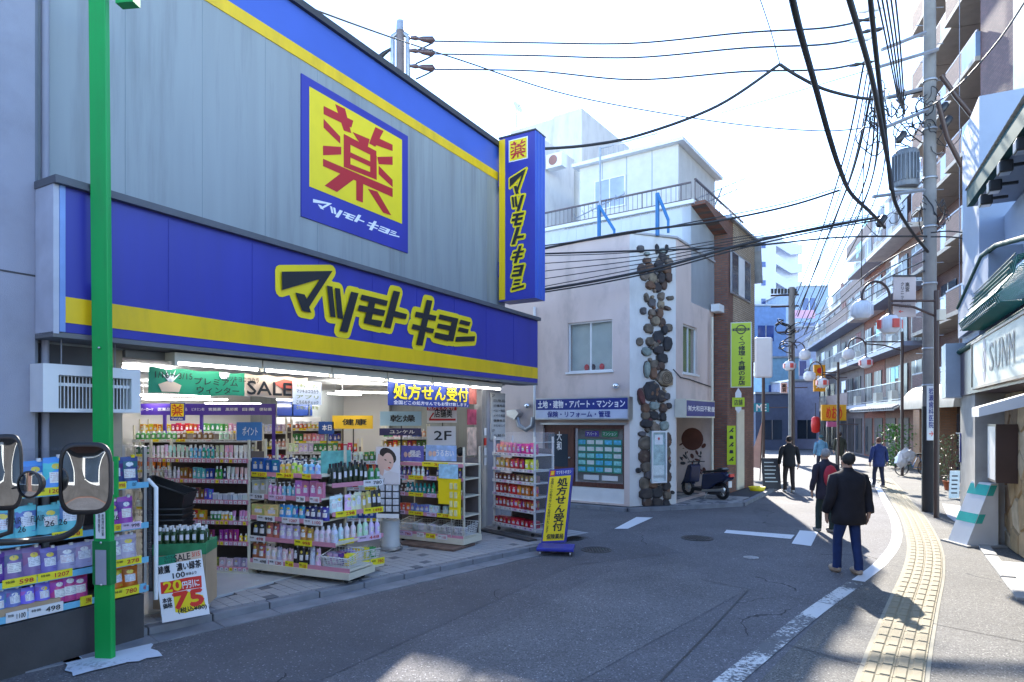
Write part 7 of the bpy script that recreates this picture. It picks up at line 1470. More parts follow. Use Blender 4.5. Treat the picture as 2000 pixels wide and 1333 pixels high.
for k in range(9): b = MB(); a = math.pi+k*.25; b.fbox(Fr((trp.x+.3*math.cos(a), trp.y+.3*math.sin(a)), (math.cos(a), math.sin(a))), 0, .05, -.01, .01, trp.z-.35, trp.z+.3); b.build('fin', MATS['transformer_grey'], tr)
b = MB(); b.fbox(Fr((trp.x, trp.y), (1, 0)), -.35, .5, -.05, .05, trp.z-.56, trp.z-.49); b.build('platform_arm', galv, up)
for z in [3+k*.45 for k in range(22)]:
    s_ = 1 if int(z/.45) % 2 else -1; b = MB(); b.tube([Vector((bx_+.17*s_, by_, z)), Vector((bx_+.34*s_, by_, z+.01))], .01, 5); b.build('step_bolt', galv, up)
for z in (3.1, 4.0, 5.6, 7.0, 8.2, 9.4, 10.6): b = MB(); b.lathe([(.16, 0), (.168, 0), (.168, .05), (.16, .05)], (bx_, by_, z), 16); b.build('band', galv, up)
random.seed(5); lb_ = []
for k in range(46):    # cable coils round the junction
    px = random.uniform(1700, 1845); py = random.uniform(190, 290) if k < 34 else random.uniform(395, 430); c = at(px, py, by_-.35+random.random()*.5); r = random.uniform(.12, .34); an = random.random()*3; sx = random.uniform(.5, 1.3)
    st_ = random.random()*6; sp_n = random.uniform(3.5, 6)
    dr_ = Vector((random.uniform(-.35, .35), random.uniform(-.2, .2), random.uniform(-.5, .3))); b = MB(); b.tube(smooth([tuple(c+dr_*(t/7)+Vector((r*sx*random.uniform(.5, 1.2)*math.cos(st_+t*sp_n/6), r*.5*math.sin(st_+t*sp_n/6+an), r*random.uniform(.5, 1.2)*math.sin(st_+t*sp_n/6)))) for t in range(8)], 4), random.uniform(.008, .017), 5); b.build('cable_coil', cable, up)
for px, py, s_ in ((1760, 268, .2), (1842, 212, .2), (1848, 240, .22), (1722, 432, .2)): b = MB(); p = at(px, py, by_-.4); b.tube([p-Vector((s_*.5, 0, s_*.7)), p-Vector((s_*.35, 0, s_*.5)), p+Vector((s_*.35, 0, s_*.5)), p+Vector((s_*.5, 0, s_*.7))], [.03, s_*.42, s_*.42, .03], 8); b.build('splice_box', black, up)
# brown lamp pole and lantern arms
lanm = mat('lantern_acrylic', (.8, .82, .86), .2, var=.05, alpha=.93, spec=.8); lanr = mat('lantern_red_panel', (.75, .12, .1), .3, var=.15)
def lantern(parent, c, r, redp):
    b = MB(); b.lathe([(r*.62, -r*.85), (r*.95, -r*.5), (r, 0), (r*.95, r*.5), (r*.62, r*.85)], c, 8)
    for i in range(8): pass
    o = b.build('lamp_glass', lanm, parent)
    for k in range(24):
        a = 2*math.pi*k/24; q = MB(); q.tube([c+Vector((math.cos(a)*r*1.0, math.sin(a)*r*1.0, -r*.5)), c+Vector((math.cos(a)*r*1.0, math.sin(a)*r*1.0, r*.5))], r*.03, 4); q.build('glass_rib', lanm, o)
    b = MB(); b.lathe([(r*.5, r*.85), (r*.3, r*1.0), (r*.12, r*1.1)], c, 10); b.build('lamp_cap', brownm, parent)
    b = MB(); b.lathe([(r*.6, -r*.86), (r*.3, -r*.92)], c, 10); b.build('lamp_foot', steel, parent)
    if redp:
        for a in (-math.pi/2, -math.pi/2-1.6, -math.pi/2+1.6): q = MB(); ff = Fr((c.x+math.cos(a)*r*1.0, c.y+math.sin(a)*r*1.0), (-math.sin(a), math.cos(a))); q.fbox(ff, -r*.3, r*.3, -.02, .03, c.z-r*.42, c.z+r*.42); q.build('red_panel', lanr, parent)
def lamp_post(px, pyb, Y, tops, label, arm_py, pole=True, r=.22, sign=None):
    p = G(px, pyb) if Y is None else Vector(((px-CX)/F*Y, Y, 0)); Y = p.y; t = thing('street_lamp', label, 'street lamp', (p.x, p.y, 0)); k = F/Y
    b = MB(); b.tube([p, Vector((p.x, p.y, H+(CY-arm_py+20)/F*Y))], .06, 10); b.build('post', brownm, t)
    (x1, y1, r1), (x2, y2, r2) = tops; Pn = lambda px_, py_: U(px_, py_, Y)
    top = Pn((x1+x2)/2, min(y1, y2)-62/ (k/79)) ; 
    c1, c2 = Pn(x1, y1), Pn(x2, y2)
    arc = []
    for i in range(13):
        a = math.pi*i/12; arc.append(Vector(((c1.x+c2.x)/2-(c2.x-c1.x)/2*math.cos(a), Y, max(c1.z, c2.z)+.28+.38*math.sin(a))))
    arc = [c1+Vector((0, 0, r*.95))]+arc+[c2+Vector((0, 0, r*.95))]; b = MB(); b.tube(arc, .03, 6); b.build('arch_arm', brownm, t)
    zj = H+(CY-arm_py)/F*Y
    for dz in (0, -.28): b = MB(); b.tube([Vector((c2.x, Y, zj+dz*.3)), Vector(((c2.x+p.x)/2, Y, zj+dz*.5)), Vector((p.x, p.y, zj+dz*1.3))], .028, 6); b.build('side_arm', brownm, t)
    b = MB(); b.tube([Vector((c2.x, Y, c2.z+r)), Vector((c2.x, Y, zj))], .028, 6); b.build('hanger', brownm, t)
    lantern(t, c1, r, r1); lantern(t, c2, r, r2); return t
b0_ = G(1829, 1012)
lp = lamp_post(1829, 1012, None, ((1683, 606, 0), (1738, 634, 1)), 'nearest brown street lamp with a clear and a red panelled lantern beside the concrete pole', 588, r=.235)
lamp_post(1762, 930, None, ((1657, 692, 0), (1691, 709, 1)), 'second brown street lamp post standing by the tiled eaves', 668, r=.235)
lamp_post(1637, 892, 30, ((1581, 735, 0), (1606, 748, 1)), 'third thin brown street lamp post in front of the restaurant sign', 728, r=.25)
lamp_post(1547, 870, 33, ((1572, 694, 0), (1542, 715, 1)), 'lantern pair on the far concrete pole above the far crowd', 690, r=.27)
g2 = thing('hanging_notice', 'pinkish white vertical notice board hung from the nearest lamp arm', 'sign', tuple(at(1768, 620, b0_.y)))
f = Fr((0, b0_.y+.1), (1, 0)); b = MB(); b.fbox(f, f.s(1746), f.s(1789), -.04, 0, f.z(0, 619), f.z(0, 541)); b.build('board', mat('notice_pink', (.55, .47, .45), .5, var=.05), g2); b = MB(); b.fbox(f, f.s(1746), f.s(1789), -.06, .02, f.z(0, 541), f.z(0, 538)); b.build('top_bar', dark, g2)
ftext(vert('高宮'), f, f.s(1768), f.s(1776), f.z(0, 570), f.z(0, 552), .004, ink, g2); ftext(vert('クリニック'), f, f.s(1759), f.s(1765), f.z(0, 592), f.z(0, 552), .004, ink, g2); ftext('内科 小児科', f, f.s(1756), f.s(1779), f.z(0, 602), f.z(0, 595), .004, ink, g2); ftext('←', f, f.s(1755), f.s(1764), f.z(0, 612), f.z(0, 606), .004, redb, g2)
pbx = thing('pole_box', 'small cream switch box fixed on the brown lamp post', 'box', tuple(at(1837, 625, b0_.y-.1))); f = Fr((0, b0_.y-.1), (1, 0)); b = MB(); b.fbox(f, f.s(1832), f.s(1845), -.1, .05, f.z(0, 626), f.z(0, 605)); b.build('case', cream, pbx)
# far concrete pole
fp = thing('utility_pole', 'far concrete utility pole with black insulators at the end of the street', 'utility pole', tuple(Vector(((1546-CX)/F*34, 34, 0)))); p = Vector(((1546-CX)/F*34, 34.0, 0))
b = MB(); b.tube([p, p+Vector((0, 0, 9.2))], .16, 10); b.build('shaft', polem, fp)
for py in (578, 600, 650): b = MB(); b.tube([U(1505 if py < 640 else 1518, py, 34), U(1560, py-2, 34)], .05, 5); b.build('crossarm', brownm, fp)
for k in range(8): b = MB(); q = U(1508+k*6.5, 574, 34); b.tube([q, q+Vector((0, 0, .25))], .07, 6); b.build('insulator', black, fp)
for k in range(10): b = MB(); c = U(random.uniform(1515, 1560), random.uniform(630, 680), 33.8); r = random.uniform(.2, .5); b.tube([c+Vector((r*math.cos(t*.5), 0, r*.7*math.sin(t*.5+k))) for t in range(11)], .03, 5); b.build('cable_coil', cable, fp)
# switch pole behind the pharmacy roof
Yt = 25; tp_ = thing('utility_pole', 'pole head with insulators rising behind the pharmacy roof', 'utility pole', (U(782, 822, Yt).x, Yt, 0)); pp = U(782, 150, Yt)
b = MB(); b.tube([Vector((pp.x, Yt, 0)), Vector((pp.x, Yt, U(782, 60, Yt).z))], .16, 10); b.build('shaft', mat('pole_brown', (.16, .13, .13), .6), tp_)
b = MB(); b.tube([U(782, 62, Yt), U(782, 42, Yt)], [.17, .14], 10); b.build('cap', galv, tp_)
for x in (767, 797): b = MB(); b.tube([U(782, 62, Yt), U(x, 72, Yt), U(x, 80, Yt), U(x, 150, Yt), U(782, 158, Yt)], .09, 7); b.build('conduit', galv, tp_)
for py in (78, 103, 133):
    b = MB(); b.tube([U(797, py-4, Yt), U(812, py-3, Yt), U(818, py-2, Yt), U(826, py-1, Yt), U(835, py, Yt), U(845, py+1, Yt), U(850, py+2, Yt)], [.04, .09, .05, .1, .12, .14, .03], 8); b.build('insulator', mat('insulator_dark', (.09, .05, .05), .3), tp_)
    b = MB(); b.tube([U(845, py+6, Yt), U(830, py+14, Yt), U(812, py+22, Yt)], .03, 5); b.build('jumper', cable, tp_)
b = MB(); b.tube([U(765, 95, Yt), U(750, 105, Yt), U(737, 117, Yt)], [.05, .09, .12], 7); b.build('stay', black, tp_)
# ---- cables -------------------------------------------------
def wire(pts, r, label, group=None, n=6, name='overhead_cable'):
    r = r*1.12+.003
    sp = smooth([tuple(U(*p)) for p in pts], 7); b = MB(); b.tube(sp, r, n, False); o = b.build(name, cable, label=label, cat='cable', group=group); return o
wire([(575, 5, 9), (760, 72, 12), (900, 118, 15), (1120, 188, 17), (1400, 238, 18), (1600, 256, 17.5), (1720, 246, 16)], .011, 'thin cable sagging from the pharmacy roof corner across the sky')
for k, (ya, ym, yb) in enumerate(((81, 85, 44), (106, 113, 76), (136, 156, 125))):
    wire([(850, ya, 25), (1040, ya+3, 23), (1235, ym, 21), (1450, (ym+yb)/2, 18.5), (1600, yb+12, 17), (1675, yb, 16)], .02, ['top of the three level power lines between the roof pole and the big pole', 'middle of the three level power lines between the roof pole and the big pole', 'lowest of the three level power lines between the roof pole and the big pole'][k], 'level power lines')
wire([(1063, 291, 16.4), (1150, 284, 16.2), (1250, 264, 15.8), (1400, 208, 15.4), (1523, 126, 15)], .028, 'thick service cable rising from the blue vertical sign to a joint in the sky')
wire([(1523, 126, 15), (1560, 150, 15), (1620, 178, 15.5), (1710, 194, 16), (1800, 178, 16)], .03, 'thick cable drooping from the sky joint to the big pole')
wire([(1485, 0, 13), (1505, 60, 14), (1523, 124, 15)], .007, 'very thin wire dropping from the top edge to the cable joint')
wire([(1405, 222, 19), (1560, 178, 18), (1720, 130, 16)], .006, 'faint straight wire crossing the sky below the sun')
wire([(1063, 496, 16), (1250, 490, 15.5), (1450, 482, 15.6), (1640, 464, 15.8), (1810, 462, 16)], .017, 'nearly level black cable crossing in front of the stone relief top')
for k in range(5): wire([(1063, 500+k*15, 16.2), (1250, 492+k*8, 15.6), (1450, 462+k*5, 15.7), (1700, 420+k*3, 16)], .007, 'thin wires fanning out in front of the beige building', 'thin fan wires before the beige building')
wire([(1063, 566, 16), (1180, 546, 15.7), (1300, 520, 15.4), (1450, 478, 15.5), (1600, 445, 16), (1720, 424, 15.8)], .028, 'thick black cable crossing low over the stone relief', 'thick crossing cables'); wire([(1063, 571, 16), (1180, 552, 15.7), (1300, 526, 15.4), (1450, 485, 15.5), (1600, 451, 16), (1720, 429, 15.8)], .014, 'thin cable lashed just under the thick low crossing cable')
wire([(1063, 486, 16.2), (1150, 468, 15.8), (1240, 452, 15.5), (1400, 432, 15.5), (1540, 403, 16), (1640, 372, 15.6)], .022, 'black cable rising over the beige roof towards the big cables'); wire([(1063, 480, 16.2), (1200, 462, 15.6), (1400, 425, 15.5), (1540, 396, 16), (1640, 366, 15.6)], .009, 'thin cable just above the one over the beige roof')
wire([(1541, -30, 6.5), (1562, 60, 7.0), (1590, 160, 8), (1618, 262, 9), (1640, 330, 10), (1662, 378, 11.5), (1700, 415, 13), (1728, 445, 15)], .03, 'thickest black cable swooping down from the top edge of the sky')
wire([(1650, -30, 7), (1680, 70, 8), (1702, 150, 9), (1716, 220, 10), (1735, 320, 11.5), (1748, 395, 13), (1775, 445, 14.5), (1812, 492, 15.8)], .03, 'thick black cable ending at the splice on the big pole')
wire([(1697, -30, 8), (1706, 60, 8.6), (1716, 150, 9.4), (1728, 255, 10.6), (1740, 370, 12.2)], .028, 'dark bundled cable beside the thick cable left of the big pole')
wire([(2010, -10, 9), (1950, 80, 11), (1880, 160, 13), (1830, 200, 15), (1780, 222, 15.8)], .012, 'pale thin wire from the top right corner to the big pole')
for k in range(9):
    x = 1688+k*random.uniform(4, 9); q = random.uniform(-14, 14); wire([(x, 120+k*16, 16), (1652+k*7+q, 300+k*10, 19), (1600+k*4+q, 470+k*8+q, 25), (1546+k*4, 600+k*8+q, 33)], random.choice((.012, .018, .024)), 'black cables descending from the big pole to the far pole', 'cables descending along the street')
for k in range(5): wire([(1712+k*9, -10, 11), (1735+k*6, 100, 13), (1755+k*3, 200+k*6, 16)], .012, 'twisted thin cables coming down to the big pole from above', 'thin cables from above')
for k in range(4): wire([(1548, 640+k*14, 33), (1620, 600+k*12, 26), (1700, 530+k*16, 20), (1805, 470+k*20, 16)], .012, 'long thin cables between far pole and big pole under the lamps', 'low cables between the poles')
wire([(1712, 200, 16), (1690, 300, 17), (1685, 380, 18), (1682, 560, 22)], .01, 'thin cable hanging straight behind the lanterns')
for k, pts in enumerate((((1838, 148, 15.6), (1868, 190, 15.6), (1905, 235, 15.6), (1920, 250, 15.8)), ((1832, 200, 15.5), (1850, 270, 15.6), (1878, 325, 15.8)))): b = MB(); b.tube([U(*p) for p in pts], .055, 8); b.build('guy_brace', brownm, up)
wire([(1818, 455, 15.7), (1850, 452, 15.5), (1883, 455, 15.2)], .012, 'short cable from the big pole to the white shop tower', 'short house service cables'); wire([(1818, 463, 15.7), (1850, 463, 15.5), (1883, 466, 15.2)], .012, 'short cable from the big pole to the white shop tower', 'short house service cables')
# ---- green pole -------------------------------------------------
gpb = G(201, 1287, .01); gl = thing('green_pole', 'bright green steel signal pole standing on a white painted patch', 'pole', tuple(gpb))
sc_ = gpb.y/F; w2 = 18*sc_; gd = .06; tilt = Vector((-.062, 0, 0)); T_ = 6.4
GFr = Fr((gpb.x, gpb.y), (1, -.12))
def pole_box(z0, z1, e, m, nm):
    b = MB(); cs_ = [(-w2-e, e), (-w2-e, -gd-e), (w2+e, -gd-e), (w2+e, e)]; f0 = [GFr.p(a, o, z0)+tilt*(z0/T_) for a, o in cs_]; f1 = [GFr.p(a, o, z1)+tilt*(z1/T_) for a, o in cs_]
    b.hexa(f0, f1); o = b.build(nm, m, gl); bevel(o, .008, 2); return o
pole_box(0.005, T_, 0, greenp, 'shaft'); k_ = lambda py: H+(CY-py)/F*gpb.y
pole_box(k_(1143), k_(1057), .009, mat('green_dark', (.006, .2, .05), .4), 'inspection_box')
def gfront(z0, z1, a0, a1, m, nm, o=.012): b = MB(); b.face([GFr.p(a, o, z)+tilt*(z/T_) for a, z in ((a0, z0), (a1, z0), (a1, z1), (a0, z1))]); return b.build(nm, m, gl)
gfront(k_(1142), k_(1074), -w2*.65, w2*.65, mat('grey_plate', (.36, .37, .44), .5), 'grey_plate', .015); gfront(k_(1052), k_(1000), -w2*.6, w2*.55, wink, 'notice_plate')
for c_i in range(4): text3('告知板使用禁止'[:7] if 0 else '|\n|\n', GFr.p(0, .02, 1), (0.001, 0, 0), (0, 0, .001), ink, gl) if 0 else None
ftext(vert('車両通行時注意'), GFr, w2*.02, w2*.3, k_(1046), k_(1004), .016, ink, gl); ftext(vert('管理番号'), GFr, -w2*.4, -w2*.15, k_(1040), k_(1004), .016, ink, gl)
for z in (k_(1060), k_(1142), k_(680)): b = MB(); b.ball(GFr.p(0, .012, z)+tilt*(z/T_), .012); b.build('screw', steel, gl)
b = MB(); b.face([GFr.p(-w2-.003, -.02-.1*u, z)+tilt*(z/T_) for u, z in ((0, k_(700)), (1, k_(700)), (1, k_(545)), (0, k_(545)))]); b.build('side_sticker', wink, gl)
for ch, py in zip('ももの大通り', range(560, 700, 24)): text3(ch, GFr.p(-w2-.006, -.11, k_(py+18))+tilt*(k_(py)/T_), -GFr.n*-.08, (0, 0, .07), ink, gl, .02)
gt = MB(); gt.fbox(GFr, w2+.04, w2+.22, -.1, 0, k_(8), k_(-30)); gt.build('hanging_sign_corner', greenp, gl)
ptp = gp([(115, 1290), (180, 1262), (292, 1256), (312, 1286), (240, 1297), (136, 1326)]); random.seed(3); pp_ = []
for i in range(len(ptp)):
    a, b_ = Vector(ptp[i]), Vector(ptp[(i+1) % len(ptp)])
    for t in range(5): q = a.lerp(b_, t/5); pp_.append((q.x+random.uniform(-.03, .03), q.y+random.uniform(-.03, .03)))
sheet(pp_, .013, worn_paint('patch_paint', (.55, .6, .68), (.3, .33, .38), .66), 'painted_patch', kind='structure')
gs = thing('green_hanger_sign', 'small green framed sign just behind the rear view mirror', 'sign', tuple(U(222, 960, 5.9))); f = Fr((0, 5.9), (1, 0)); b = MB(); b.fbox(f, f.s(205), f.s(228), -.03, 0, f.z(0, 972), f.z(0, 892)); b.build('frame', greenp, gs); b = MB(); b.fbox(f, f.s(207), f.s(222), 0, .005, f.z(0, 966), f.z(0, 902)); b.build('face', mat('face_pink', (.5, .35, .42), .5, var=.3, scale=12), gs)
# ---- vehicle mirrors in the left foreground
Ym = 3.1; mir = mat('mirror_silver', (.5, .53, .55), .02, 1, var=0)
def mirror(px0, px1, py0, py1, Y, label, yaw, parts_group, rad=.5, tiltv=0):
    c = U((px0+px1)/2, (py0+py1)/2, Y); hw = (px1-px0)/2*Y/F; hh = (py1-py0)/2*Y/F; t = thing('wing_mirror', label, 'mirror', tuple(c)); f = Fr((c.x, c.y), (math.cos(yaw), math.sin(yaw)))
    def se(e, k): return [(math.copysign(abs(math.cos(a))**e, math.cos(a))*hw*k, math.copysign(abs(math.sin(a))**e, math.sin(a))*hh*k) for a in [2*math.pi*i/32 for i in range(32)]]
    o = se(rad, 1.0); i_ = se(rad, .88); bk_ = se(rad, .7); b = MB(); b.smooth = True; n = 32
    Vt = [f.p(x, .0, c.z+y) for x, y in o]+[f.p(x, -.02, c.z+y) for x, y in o]+[f.p(x, -.07, c.z+y) for x, y in bk_]+[f.p(x, .0, c.z+y) for x, y in i_]
    b.add(Vt, [(k, (k+1) % n, n+(k+1) % n, n+k) for k in range(n)]+[(n+k, n+(k+1) % n, 2*n+(k+1) % n, 2*n+k) for k in range(n)]+[tuple(range(2*n, 3*n))]+[(3*n+k, 3*n+(k+1) % n, (k+1) % n, k) for k in range(n)]); b.smooth = False
    b.build('housing', black, t)
    b = MB(); b.smooth = True; rings = 5; Vv = []
    for r_ in range(rings+1):
        k = r_/rings; Vv += [f.p(x*k, -.004+.045*hw*(1-k*k), c.z+y*k) for x, y in i_]
    b.add(Vv, [(r_*n+k, r_*n+(k+1) % n, (r_+1)*n+(k+1) % n, (r_+1)*n+k) for r_ in range(rings) for k in range(n)]); b.build('mirror_glass', mir, t); return t, f, c
t, f, c = mirror(120, 213, 864, 1006, Ym, 'large rounded truck wing mirror in front of the green pole', .22, None)
b = MB(); b.tube(smooth([tuple(U(*p)) for p in ((158, 1000, Ym+.06), (152, 1030, Ym+.06), (118, 1050, Ym+.05), (60, 1056, Ym), (0, 1060, Ym-.1), (-300, 1075, Ym-.3))], 5), .016, 8); b.build('arm', black, t)
t, f, c = mirror(-18, 37, 848, 998, 3.0, 'narrow truck wing mirror cut by the left edge', .35, None)
b = MB(); b.tube([U(22, 985, 3.05), U(20, 1040, 3.05), U(-40, 1060, 3.0), U(-300, 1085, 2.85)], .013, 8); b.build('arm', black, t)
t, f, c = mirror(34, 77, 920, 974, 2.95, 'small round truck mirror between the two larger mirrors', .1, None, rad=1.0)
b = MB(); b.tube([U(40, 950, 3.0), U(22, 955, 3.02), U(20, 1030, 3.04)], .008, 6); b.build('arm', black, t)
# ---- plants and clutter by the pole
def shrub(px, py, h, w_, label, potc, dens=260):
    c = G(px, py); t = thing('potted_shrub', label, 'potted plant', tuple(c)); b = MB(); b.lathe([(.14, 0), (.2, .3), (.22, .3), (.2, .28)], c, 12); b.build('pot', mat('pot_%d' % px, potc, .7), t)
    b = MB()
    for k in range(7): a = random.random()*6.3; r = random.uniform(.1, w_*.5); b.tube([c+Vector((0, 0, .28)), c+Vector((r*.4*math.cos(a), r*.4*math.sin(a), h*.5)), c+Vector((r*math.cos(a), r*math.sin(a), h*random.uniform(.75, 1)))], .012, 5)
    b.build('stem', wood, t); b = MB()
    for k in range(dens):
        a = random.random()*6.3; r = w_/2*random.random()**.5; z = .35+(h-.3)*random.random(); q = c+Vector((r*math.cos(a), r*math.sin(a), z)); d = Vector((random.uniform(-1, 1), random.uniform(-1, 1), random.uniform(-.6, 1))).normalized()*.09; s_ = d.cross(Vector((random.random(), random.random(), 1))).normalized()*.03
        b.face([q-d*.5, q-s_, q+d*.5, q+s_])
    b.build('leaves', mat('leaf_grey_green', (.13, .16, .08), .5, var=.4, scale=14), t, kind='stuff')
shrub(1855, 958, 1.75, 1.1, 'bushy potted shrub behind the big pole', (.45, .12, .05), 420); shrub(1838, 945, 1.3, .8, 'smaller potted shrub left of the bushy one behind the pole', (.2, .15, .12))
hd_ = thing('hedge_plant', 'bright green clump of leaves beside the restaurant entrance', 'plant', tuple(G(1750, 915))); c = G(1750, 915); b = MB()
for k in range(900):
    q = c+Vector((random.gauss(0, .35), random.gauss(0, .35), random.uniform(.1, 2.1))); d = Vector((random.uniform(-1, 1), random.uniform(-1, 1), random.uniform(-.4, 1))).normalized()*.13; s_ = d.cross(Vector((random.random(), .3, 1))).normalized()*.04; b.face([q-d*.5, q-s_, q+d*.5, q+s_])
b.build('leaves', mat('leaf_bright', (.06, .2, .02), .5, var=.3, scale=8), hd_, kind='stuff'); b = MB(); b.tube([c, c+Vector((0, 0, 1.8))], .03, 6); b.build('stem', wood, hd_)
sb_ = thing('leaning_menu_board', 'small white menu board leaning by the pot behind the pole', 'sign', tuple(G(1862, 975))); c = G(1862, 975); b = MB(); b.prism([c+Vector(v) for v in ((-.12, 0, .02), (.16, 0, .02), (.3, .15, .8), (.02, .15, .8))], (0, .03, 0)); b.build('board', cols5[1], sb_)
for k in range(5): b = MB(); z = .15+k*.12; b.prism([c+Vector((-.07+.17*z, .19*z-.004, z)), c+Vector((.1+.17*z, .19*z-.004, z)), c+Vector((.1+.17*z, .19*z+.003, z+.04)), c+Vector((-.07+.17*z, .19*z+.003, z+.04))], (0, -.004, 0)); b.build('written_line', dark, sb_)
bc = thing('covered_bicycle', 'parked bicycle with white plastic cover near the big pole', 'bicycle', tuple(G(1785, 930))); c = G(1785, 930); fb = Fr((c.x-.5, c.y), (1, .15))
for a in (0, 1.05): b = MB(); q = fb.p(a, 0, .33); b.tube([q+fb.d*.31*math.cos(t*math.pi/10)+Vector((0, 0, .31*math.sin(t*math.pi/10))) for t in range(21)], .02, 5, False); w_ = b.build('wheel', black, bc)
b = MB(); b.tube([fb.p(0, 0, .33), fb.p(.2, 0, .9), fb.p(.5, 0, .35), fb.p(1.05, 0, .33), fb.p(.75, 0, .85), fb.p(.5, 0, .35)], .018, 6); b.tube([fb.p(.2, 0, .9), fb.p(.75, 0, .8)], .018, 6); b.build('frame', bp_, bc)
b = MB(); b.tube([fb.p(.2, -.25, 1.05), fb.p(.18, 0, 1.0), fb.p(.2, .25, 1.05)], .014, 6); b.build('handlebar', steel, bc); b = MB(); b.ball(fb.p(.2, 0, .85), .35, .22, .28, 9, 5); b.ball(fb.p(.0, 0, .6), .25, .2, .3, 9, 5); b.v = [v+Vector((random.uniform(-.06, .06), random.uniform(-.05, .05), random.uniform(-.06, .06))) for v in b.v]; b.sm = [False]*len(b.sm); b.build('plastic_cover', mat('plastic_white', (.65, .66, .68), .3, var=.2), bc); b = MB(); b.fbox(fb, .6, .95, -.14, .14, .85, .92); b.build('saddle', black, bc)
# ---- people -------------------------------------------------
def skinned(nm, V, E, Rr, lvl=1):
    me = bpy.data.meshes.new(nm); me.from_pydata(V, E, []); o = bpy.data.objects.new(nm, me); COL.objects.link(o)
    o.modifiers.new('s', 'SKIN'); sm_ = o.modifiers.new('u', 'SUBSURF'); sm_.levels = lvl; sm_.render_levels = lvl
    for i, v in enumerate(me.skin_vertices[0].data): v.radius = (Rr[i], Rr[i]) if not isinstance(Rr[i], tuple) else Rr[i]
    me.skin_vertices[0].data[0].use_root = True
    dg = bpy.context.evaluated_depsgraph_get(); r = bpy.data.meshes.new_from_object(o.evaluated_get(dg)); bpy.data.objects.remove(o)
    for p in r.polygons: p.use_smooth = True
    return r
skinm = mat('skin', (.5, .3, .21), .55, var=.05)
def person(x, y, h, yaw, jc, tc_, hc, label, stride=.12, arm=.08, bulk=1.0, hem=.78, bag=None, shoe=(.3, .27, .24), hat=None):
    k = h/1.72; s_ = lambda V: [tuple(c*k for c in v) for v in V]
    yl, yr = stride, -stride
    legL = [(-.09, 0, .9), (-.1, yl*.6+.03, .5), (-.1, yl, .1)]; legR = [(.09, 0, .9), (.1, yr*.6+.03, .5), (.1, yr, .1)]
    V = [(0, 0, .95), (0, 0, 1.15), (0, 0, 1.36), (0, 0, 1.47), (0, .015, 1.53), (0, .025, 1.61), (0, .02, 1.68)]+legL+[(-.1, yl+.13, .035)]+legR+[(.1, yr+.13, .035)]
    aL = [(-.18, 0, 1.41), (-.262, -.035, 1.13), (-.258, arm, .89), (-.255, arm+.02, .82)]; aR = [(.18, 0, 1.41), (.262, -.035, 1.13), (.258, -arm, .89), (.255, -arm+.03, .82)]
    V += aL+aR
    E = [(0, 1), (1, 2), (2, 3), (3, 4), (4, 5), (5, 6), (0, 7), (7, 8), (8, 9), (9, 10), (0, 11), (11, 12), (12, 13), (13, 14), (2, 15), (15, 16), (16, 17), (17, 18), (2, 19), (19, 20), (20, 21), (21, 22)]
    Rr = [.12, .11, .13, .055, .06, .085, .06, .085, .055, .038, .03, .085, .055, .038, .03, .055, .04, .028, .032, .055, .04, .028, .032]
    for hb, sg in ((18, -1), (22, 1)):
        hp = V[hb]
        for f_ in range(5):
            n0 = len(V); dx = (-.026+.013*f_); ln = (.05, .075, .082, .075, .06)[f_]
            V += [(hp[0]-sg*.004, hp[1]+dx, hp[2]-.035), (hp[0]-sg*.012, hp[1]+dx*1.2+.005, hp[2]-.035-ln*.5), (hp[0]-sg*.024, hp[1]+dx*1.25+.012, hp[2]-.035-ln)]
            E += [(hb, n0), (n0, n0+1), (n0+1, n0+2)]; Rr += [.009, .008, .006]
    me = skinned('person', s_(V), E, [r*k for r in Rr]); me.materials.append(skinm); o = bpy.data.objects.new('person', me); COL.objects.link(o); tag(o, label, 'person')
    def child(nm, me_, m): me_.materials.append(m); c = bpy.data.objects.new(nm, me_); COL.objects.link(c); c.parent = o; return c
    jm = mat('jacket_'+label, jc, .9, var=.25, scale=6, bump=.5, bscale=22); B_ = bulk; rnd = random.Random(len(label))
    def body(rings, n=20):
        vs = []
        for z, rx, ry, oy in rings:
            for q in range(n):
                a_ = 2*math.pi*q/n; w_ = 1+rnd.uniform(-.035, .035); vs.append((rx*k*w_*math.copysign(abs(math.cos(a_))**.85, math.cos(a_)), (oy+ry*w_*math.copysign(abs(math.sin(a_))**.85, math.sin(a_)))*k, z*k))
        return vs, [(i*n+q, i*n+(q+1) % n, (i+1)*n+(q+1) % n, (i+1)*n+q) for i in range(len(rings)-1) for q in range(n)]
    jb = MB(); jb.smooth = True; hb_ = hem
    jb.add(*body([(hb_, .165*B_, .12*B_, -.01), (hb_+.01, .18*B_, .135*B_, -.01), (hb_+.12, .178*B_, .135*B_, -.01), (1.0, .17*B_, .13*B_, -.01), (1.12, .165*B_, .128*B_, -.01), (1.24, .172*B_, .132*B_, -.015), (1.34, .185*B_, .128*B_, -.015), (1.41, .178*B_, .11*B_, -.01), (1.455, .135*B_, .09, -.005), (1.485, .085, .072, 0), (1.52, .066, .062, .005), (1.53, .058, .055, .005)]))
    for sg, ar in ((-1, arm), (1, -arm)):
        P_ = [(.15, 0, 1.405), (.2, -.01, 1.37), (.235, -.02, 1.28), (.262, -.035, 1.14), (.27, -.01+ar*.2, 1.05), (.268, ar*.7, .95), (.262, ar, .885)]
        P_ = [(x_*sg*(1+.1*(B_-1)), y_, z_) for x_, y_, z_ in P_]; r_ = [.05, .07, .066, .058, .055, .05, .044]
        jb.tube([Vector(p_)*k for p_ in P_], [q*k*B_*rnd.uniform(.94, 1.06) for q in r_], 12)
    child('jacket', jb.mesh('jacket', []), jm)
    tm_ = mat('trousers_'+label, tc_, .85, var=.2, scale=9, bump=.3, bscale=20)
